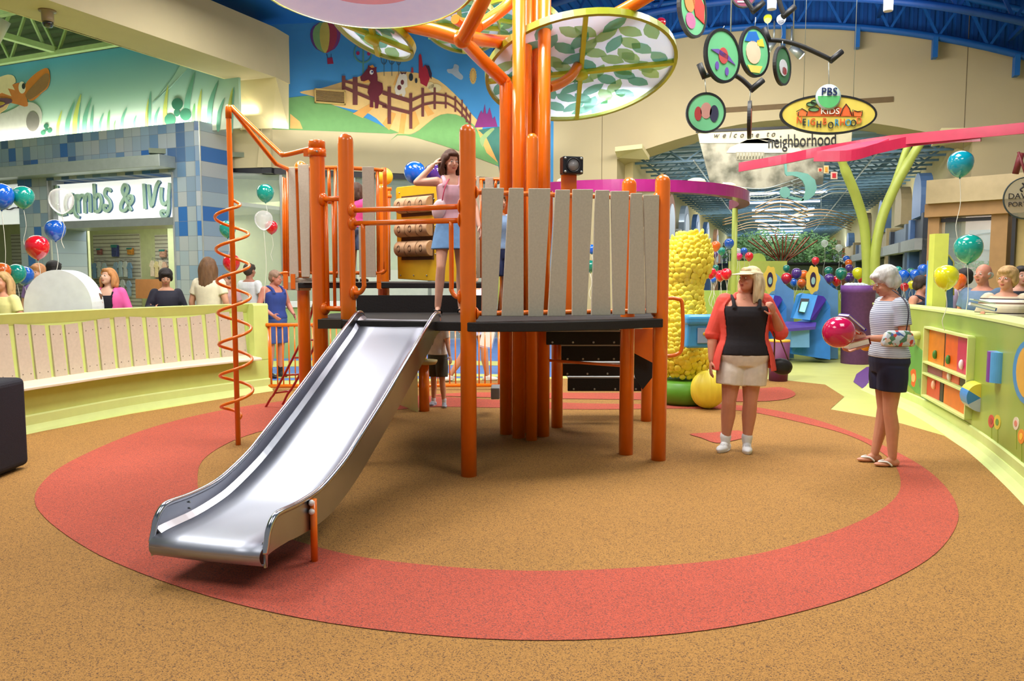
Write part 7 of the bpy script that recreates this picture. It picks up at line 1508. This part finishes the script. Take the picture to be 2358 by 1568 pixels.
m = M(); m.lathe(c2, [(0, 0), (R2, 0), (R2, .03), (0, .03)], 32, (0, 1, 0)); obj('badge_rim', m, mat((186, 206, 206), .3), rd); m = M(); m.lathe(c2+V((0, -.006, 0)), [(0, 0), (R2*.9, 0), (R2*.9, .01), (0, .01)], 32, (0, 1, 0)); bf = obj('badge_face', m, mat((214, 230, 220), .4), rd)
m = M(); P = [c2+V((R2*.88*cos(a), -.01, R2*.88*sin(a))) for a in [-pi*1.02+pi*1.04*k/20 for k in range(21)]]; m.prism(P, (0, .006, 0)); obj('green_half', m, mat((90, 180, 110), .4), bf)
text('PBS', .13, mat((24, 40, 90), .4), bf, c2+V((0, -.012, R2*.36)), uF, nF, 'letter'); m = M(); m.tube([c2+V((0, 0, R2)), D(1908, 144, Yn)], .005, 5); obj('wire', m, METAL, rd)
for x_ in (1850, 1965): m = M(); a = D(x_, 230, Yn); m.tube([a, a+V((0, 0, 6.9-a.z))], .004, 5); obj('wire', m, METAL, os_)
# translucent welcome banner
Yb2 = 15.6; bn = thing('welcome_banner', 'large translucent grey photographic banner hung in the corridor opening', 'banner', D(1780, 360, Yb2)); 
bm_ = bpy.data.materials.new('photo_film'); bm_.use_nodes = True; N = bm_.node_tree.nodes; L = bm_.node_tree.links; N.clear(); o = N.new('ShaderNodeOutputMaterial'); t = N.new('ShaderNodeBsdfTransparent'); g = N.new('ShaderNodeBsdfDiffuse'); mx = N.new('ShaderNodeMixShader'); mx.inputs[0].default_value = .72
tc = N.new('ShaderNodeTexCoord'); nz = N.new('ShaderNodeTexNoise'); nz.inputs['Scale'].default_value = 2.6; nz.inputs['Detail'].default_value = 8; L.new(tc.outputs['Object'], nz.inputs['Vector']); r = N.new('ShaderNodeValToRGB'); e = r.color_ramp.elements; e[0].position = .38; e[0].color = rgb((110, 108, 92)); e[1].position = .62; e[1].color = rgb((196, 190, 168)); L.new(nz.outputs['Fac'], r.inputs[0]); L.new(r.outputs[0], g.inputs[0]); L.new(t.outputs[0], mx.inputs[1]); L.new(g.outputs[0], mx.inputs[2]); L.new(mx.outputs[0], o.inputs[0])
m = M(); m.prism([D(a, b, Yb2) for a, b in ((1605, 303), (1965, 288), (1958, 345), (1900, 350), (1895, 425), (1640, 440))], (0, .008, 0)); obj('banner_film', m, bm_, bn)
def bq_(pts, col, nm): m = M(); m.prism([D(a, b, Yb2)+V((0, -.008, 0)) for a, b in pts], (0, .004, 0)); obj(nm, m, mat(col, .6), bn)
bq_([(1607, 306), (1962, 291), (1960, 330), (1611, 330)], (206, 196, 160), 'pale_strip'); bq_([(1672, 352), (1680, 340), (1720, 322), (1768, 318), (1840, 340), (1850, 352)], (214, 208, 186), 'tent_picture'); bq_([(1696, 368), (1694, 350), (1760, 350), (1758, 368)], (150, 144, 120), 'house_picture')
for k in range(9): bq_([(1698+k*7, 366), (1700+k*7, 366), (1700+k*7, 352), (1698+k*7, 352)], (220, 214, 190), 'house_column')
m = M(); m.bar(D(1603, 303, Yb2), D(1966, 287, Yb2), .05, .05); obj('banner_rod', m, BK, bn)
ub = (D(1966, 287, Yb2)-D(1603, 303, Yb2)).normalized(); ub = V((ub.x, 0, ub.z)).normalized()
DT = mat((60, 54, 44), .5)
for ch, x_ in zip('welcome', (1648, 1666, 1680, 1691, 1707, 1726, 1742)): text(ch, .15, DT, bn, D(x_, 312-.012*(x_-1648), Yb2)+V((0, -.02, 0)), ub, nF, 'letter', shear=.3)
for ch, x_ in zip('to', (1766, 1779)): text(ch, .15, DT, bn, D(x_, 309, Yb2)+V((0, -.02, 0)), ub, nF, 'letter', shear=.3)
text('neighborhood', .36, BK, bn, D(1846, 325, Yb2)+V((0, -.02, 0)), ub, nF, 'letter', sx=.66)
# metal staff lines, teal five and squares
mu = thing('music_staff', 'bent metal rods like music lines hung below the banner', 'hanging decoration', D(1800, 445, Yb2)); 
for k in range(4): m = M(); m.tube(smooth_path([D(a, b+k*9, Yb2-.1) for a, b in ((1664, 420), (1710, 432), (1760, 434), (1800, 424), (1850, 408))], 5), .012, 6); obj('staff_rod', m, METAL, mu); m = M(); m.tube(smooth_path([D(a, b+k*9, Yb2-.1) for a, b in ((1822, 418), (1850, 428), (1885, 430), (1915, 418), (1960, 417))], 5), .012, 6); obj('staff_rod', m, METAL, mu)
T5 = mat((110, 164, 152), .4); fv = thing('hanging_figure_five', 'big teal metal numeral 5 hanging in front of the corridor', 'hanging sign', D(1840, 420, Yb2-.3)); m = M(); Y5 = Yb2-.3
P = [(1806, 372), (1811, 372), (1813, 396), (1835, 395), (1860, 400), (1877, 414), (1881, 432), (1876, 448), (1862, 460), (1845, 462), (1852, 452), (1855, 440), (1854, 428), (1848, 416), (1838, 408), (1825, 404), (1812, 405), (1808, 400)]
m.prism([D(a, b, Y5) for a, b in P], (0, .03, 0)); obj('numeral', m, T5, fv); m = M(); m.prism([D(a, b, Y5) for a, b in circ(1808, 443, 12, 13, 24)], (0, .03, 0)); obj('numeral_dot', m, T5, fv); m = M(); m.bar(D(1815, 454, Y5+.015), D(1850, 461, Y5+.015), .03, .05); obj('numeral_foot', m, T5, fv)
for (x_, y_, w_, h_, cf, ci, lb) in ((1889, 391, 10, 10, (206, 176, 146), (196, 50, 40), 'small square panel with red centre beneath the pink ribbon'), (1903, 390, 11, 18, (222, 190, 140), (220, 150, 50), 'upright panel with orange centre beneath the pink ribbon'), (1921, 404, 15, 17, (210, 180, 160), (190, 40, 50), 'larger square panel with red centre, lowest of three')):
    r = thing('square_panel', lb, 'hanging panel', D(x_, y_, Y5), 'small square panels under the ribbon'); m = M(); m.prism([D(x_-w_/2, y_-h_/2, Y5), D(x_+w_/2, y_-h_/2, Y5), D(x_+w_/2, y_+h_/2, Y5), D(x_-w_/2, y_+h_/2, Y5)], (0, .02, 0)); obj('panel_frame', m, mat(cf, .5), r); m = M(); w_ *= .55; h_ *= .6; m.prism([D(x_-w_/2, y_-h_/2, Y5-.01), D(x_+w_/2, y_-h_/2, Y5-.01), D(x_+w_/2, y_+h_/2, Y5-.01), D(x_-w_/2, y_+h_/2, Y5-.01)], (0, .01, 0)); obj('panel_centre', m, mat(ci, .5), r)
# downlight cans and small lamps under the vault
for i, (px, py, Y, lb) in enumerate(((1777, 22, 12.5, 'white cylinder downlight left of the pair at the top'), (2045, 26, 12.5, 'white cylinder downlight right of the pair at the top'))):
    q = D(px, py, Y); r = thing('downlight', lb, 'lamp', q, 'cylinder downlights under the blue vault'); m = M(); m.lathe(q, [(.066, 0), (.07, .01), (.07, .38), (0, .38)], 20); obj('lamp_can', m, mat((200, 200, 206), .35), r); m = M(); m.lathe(q+V((0, 0, .01)), [(0, 0), (.06, 0), (.06, .02), (0, .02)], 18); obj('lamp_lens', m, mat((255, 252, 240), .4, emit=8), r); m = M(); m.tube([q+V((0, 0, .38)), q+V((0, 0, 2.4))], .012, 6); obj('lamp_stem', m, METAL, r)
for i, (px, py, Y) in enumerate(((1822, 108, 16.2), (1782, 95, 16.3))):
    q = D(px, py, Y); r = thing('spotlight', ['bright small spotlight pointing down right on the end wall', 'bright small spotlight pointing left on the end wall'][i], 'lamp', q, 'wall spotlights'); m = M(); d_ = V((.6 if i == 0 else -.4, 0, -.5)); m.tube([q, q+d_*.35], [.07, .09], 12); obj('lamp_body', m, METAL, r); m = M(); m.lathe(q+d_*.36, [(0, 0), (.07, 0), (.07, .01), (0, .01)], 14, d_); obj('lamp_lens', m, mat((255, 250, 235), .4, emit=12), r); m = M(); m.tube([q, q+V((0, 0, .4))], .02, 6); obj('lamp_stem', m, METAL, r)
# ================= balloons =================
BPROF = [(.02, 0), (.12, .02), (.29, .10), (.48, .24), (.66, .43), (.81, .66), (.91, .92), (.95, 1.16), (.955, 1.36), (.93, 1.55), (.86, 1.75), (.74, 1.93), (.57, 2.08), (.36, 2.19), (.15, 2.24), (.0, 2.25)]
BC = {'red': (214, 20, 40), 'blue': (20, 96, 206), 'teal': (16, 156, 142), 'green': (20, 120, 100), 'purple': (80, 44, 130), 'orange': (240, 110, 30), 'yellow': (226, 222, 30), 'magenta': (206, 20, 84), 'cyan': (10, 150, 176), 'pink': (226, 40, 110)}
def bmat(c):
    if c == 'clear': return glass('ffffff', .30, .05)
    m = MATS.get(('bal', c))
    if m: return m
    m = mat(BC[c], .12, coat=1, noise=.03, name='balloon_rubber'); m = m.copy(); b = m.node_tree.nodes['Principled BSDF']; b.inputs['Transmission Weight'].default_value = 0; b.inputs['Subsurface Weight'].default_value = 0
    b.inputs['Emission Color'].default_value = rgb(BC[c]); b.inputs['Emission Strength'].default_value = 0
    MATS[('bal', c)] = m; return m
bproto = {}
def balloon(c, lb, px, py, r, Y, string=None, print_=False, grp='balloons'):
    R = r/FP*Y; q = D(px, py, Y)
    if c not in bproto:
        m = M(); m.lathe((0, 0, -1.25), [(a*1.05, b) for a, b in BPROF], 28); bproto[c] = mesh_of('balloon', m, bmat(c))
    t = thing('balloon', lb, 'balloon', q, grp)
    o = bpy.data.objects.new('balloon_skin', bproto[c]); C.objects.link(o); o.parent = t; o.scale = (R, R, R)
    m = M(); m.lathe(q+V((0, 0, -1.3*R)), [(0, .06*R), (.05*R, .05*R), (.11*R, 0), (.02*R, .0)], 10); obj('knot', m, bmat(c) if c != 'clear' else mat((220, 220, 214), .4), t)
    string = .4 if string is None else string
    if string:
        e = q+V((rnd.uniform(-.05, .05), 0, -1.3*R)); L_ = string; P = [q+V((0, 0, -1.3*R)), q+V((.02, 0, -1.3*R-L_*.4)), q+V((-.02, 0, -1.3*R-L_*.75)), q+V((.01, 0, -1.3*R-L_))]; m = M(); m.tube(smooth_path(P, 4), .0035, 5); obj('string', m, mat((230, 228, 214), .6), t)
    if print_:
        m = M(); n_ = V((rnd.uniform(-.2, .3), -1, .25)).normalized(); cpt = q+V((0, 0, .18*R)); 
        rr = .985*R
        for (a, b, w_, h_) in ((0, .22, .34, .05), (0, .12, .22, .05), (0, -.02, .5, .045), (0, -.12, .36, .035), (-.1, .32, .06, .12), (.06, .34, .06, .12)):
            u = V((0, 0, 1)).cross(n_).normalized(); u = -u; v = n_.cross(u); 
            def sph(x, y): d = (n_+u*x+v*y).normalized(); return cpt+V((d.x*rr, d.y*rr, d.z*rr*1.02))
            m.add([sph(a-w_/2, b-h_/2), sph(a+w_/2, b-h_/2), sph(a+w_/2, b+h_/2), sph(a-w_/2, b+h_/2)], [(0, 1, 2, 3)])
        obj('balloon_print', m, mat((210, 226, 232), .5), t)
    return t
rnd.seed(4)
BL = [
 ('blue', 'bright blue balloon cut by the left edge in front of the shop board', 2, 450, 27, 9.4, 1.2, 0), ('teal', 'teal balloon beside the blue one near the left edge', 53, 452, 23, 9.6, .5, 1), ('clear', 'clear transparent balloon in front of the name board', 141, 460, 26, 9.5, None, 0),
 ('blue', 'blue balloon under the clear one, above the red one', 127, 528, 22, 9.6, .55, 1), ('red', 'big glossy red balloon above the white half disc', 86, 567, 25, 9.3, .4, 0), ('orange', 'orange balloon cut by the left edge above the blonde woman', 4, 624, 19, 10.2, None, 0),
 ('teal', 'teal blue balloon just left of the white half disc', 38, 628, 20, 10.4, None, 0), ('blue', 'blue balloon half behind the teal one left of the half disc', 56, 633, 20, 10.8, None, 0),
 ('teal', 'teal balloon high in front of the glass shop lamps', 611, 443, 19, 11.5, .3, 0), ('clear', 'clear balloon hanging below the teal one by the glass shop', 607, 505, 20, 11.5, 1.3, 0), ('red', 'red balloon half behind the clear one by the glass shop', 625, 522, 14, 12.0, None, 1),
 ('teal', 'teal balloon behind upper part of the spiral pole', 524, 526, 18, 11.6, None, 0), ('red', 'red balloon behind the middle of the spiral pole', 533, 604, 19, 11.3, None, 0),
 ('blue', 'shiny blue balloon above the yellow game panel', 955, 396, 24, 9.9, .3, 1), ('purple', 'purple balloon beside the girl above the yellow game panel', 998, 399, 21, 10.1, None, 1),
 ('blue', 'blue balloon seen through a gap of the grey boards', 1363, 573, 10, 12, None, 0), ('green', 'green balloon seen through the boards below the blue one', 1360, 612, 13, 12, None, 0),
 ('cyan', 'turquoise balloon high at right under the pink ribbon', 2212, 375, 27, 9.0, .7, 0), ('teal', 'large teal balloon with round white label right of the lime post', 2230, 570, 30, 8.3, .9, 1),
 ('yellow', 'translucent yellow balloon in front of the lime upright', 2179, 636, 26, 7.9, .4, 0), ('orange', 'orange balloon behind the yellow one', 2207, 646, 17, 8.9, None, 0),
 ('red', 'small red balloon resting up against the blue trusses', 1522, 52, 11, 12.5, .4, 0), ('yellow', 'tiny yellow balloon up under the blue vault', 1768, 42, 9, 14.2, None, 0), ('clear', 'tiny clear balloon up under the blue vault', 1799, 44, 10, 14.0, None, 0),
 ('orange', 'orange balloon right of the yellow sculpture top', 1648, 566, 11, 13.5, .9, 0), ('purple', 'small purple balloon under the orange one', 1646, 586, 7, 14, .6, 0), ('teal', 'small teal balloon between orange and blue ones', 1662, 578, 8.5, 13.8, .9, 0), ('blue', 'round blue balloon with print above the red cluster', 1679, 560, 11, 13.2, .9, 1),
 ('clear', 'clear balloon between the two blue ones', 1697, 580, 9, 14.5, .4, 0), ('pink', 'hot pink balloon over the lime panel corner', 1702, 590, 7.5, 14.2, .4, 0), ('blue', 'blue balloon above the hot pink one', 1713, 578, 8, 14.2, .4, 0), ('red', 'red balloon left of the lime half round', 1725, 590, 9.5, 14.0, .4, 0),
 ('red', 'dark red balloon touching the yellow sculpture', 1637, 628, 12, 11.6, None, 0), ('red', 'red balloon in the middle of the trio by the sculpture', 1659, 634, 12, 12.1, None, 0), ('red', 'red balloon rightmost of the trio by the sculpture', 1672, 630, 12.5, 11.6, None, 1), ('blue', 'blue balloon below the red trio', 1642, 644, 7, 12.4, None, 0), ('green', 'green balloon above the red trio', 1648, 616, 7, 12.6, None, 0),
 ('green', 'green balloon at the lime panel edge', 1811, 618, 8, 15.6, None, 0), ('red', 'red balloon under the green one right of the lime panel', 1811, 640, 12, 15.3, None, 1), ('purple', 'purple balloon between the red one and the yellow gear', 1834, 629, 11.5, 15.2, None, 1), ('orange', 'orange balloon left of the yellow gear', 1851, 632, 10, 15.7, None, 0), ('orange', 'lower orange balloon left of the yellow gear', 1846, 652, 10, 15.5, None, 0), ('blue', 'blue balloon low beside the lower orange one', 1828, 650, 9, 16, None, 0),
 ('red', 'single red balloon floating above the yellow gear', 1878, 600, 8.5, 15.2, None, 0), ('green', 'dark green balloon right of the gear, upper left of cluster', 1908, 624, 10, 15.9, None, 0), ('purple', 'navy purple balloon under the dark green one', 1909, 641, 11, 15.7, None, 1), ('green', 'biggest green balloon in the middle of the cluster', 1937, 629, 13, 15.3, None, 1), ('red', 'red balloon under the biggest green one', 1927, 646, 11, 15.8, None, 0), ('purple', 'purple balloon at the top behind green and yellow', 1955, 617, 8.5, 16.1, None, 0), ('purple', 'purple balloon low between green and yellow', 1955, 639, 11, 15.6, None, 0), ('yellow', 'yellow balloon with white label left of the lime poles', 1976, 628, 12.5, 15.3, None, 0), ('red', 'red balloon behind the yellow one', 1983, 642, 9, 15.8, None, 0), ('blue', 'blue balloon low above the kiosk slope', 1921, 656, 9, 16, None, 0),
 ('blue', 'blue balloon topmost over the cluster, under the far shop', 1949, 596, 7.5, 17, None, 0), ('orange', 'orange balloon below the topmost blue one', 1954, 605, 8, 16.8, None, 0),
 ('clear', 'clear balloon far in the corridor above the trees', 1899, 560, 7.5, 20, .8, 0), ('clear', 'second clear balloon far in the corridor near the cream arch', 1932, 570, 7.5, 20, .8, 0),
 ('teal', 'teal balloon right of the grey haired woman, upper left', 2068, 622, 9, 13.6, None, 0), ('blue', 'blue balloon below the teal one behind the grey hair', 2080, 634, 13, 13.2, None, 0), ('green', 'green balloon in the middle right of the grey hair', 2098, 626, 9, 13.6, None, 0), ('blue', 'blue balloon in the middle of right cluster', 2108, 632, 12, 13.1, None, 0), ('blue', 'upper right blue balloon above the dark haired woman', 2126, 620, 12, 12.8, None, 0), ('orange', 'orange balloon above the dark haired woman at the lime post', 2133, 634, 9, 13.3, None, 0), ('red', 'orange red balloon low beside the grey hair', 2083, 660, 9, 13.4, None, 0), ('yellow', 'yellow green balloon low above the dark haired woman', 2100, 655, 9, 13.6, None, 0),
]
for b_ in BL: balloon(b_[0], b_[1], b_[2], b_[3], b_[4], b_[5], b_[6], bool(b_[7]))
q = D(1931, 765, 6.1); mb = balloon('magenta', 'round magenta balloon held in front of the grey haired woman', 1931, 765, 36, 6.1, None, False, 'balloons'); mb.rotation_euler = (radians(78), 0, radians(-20))
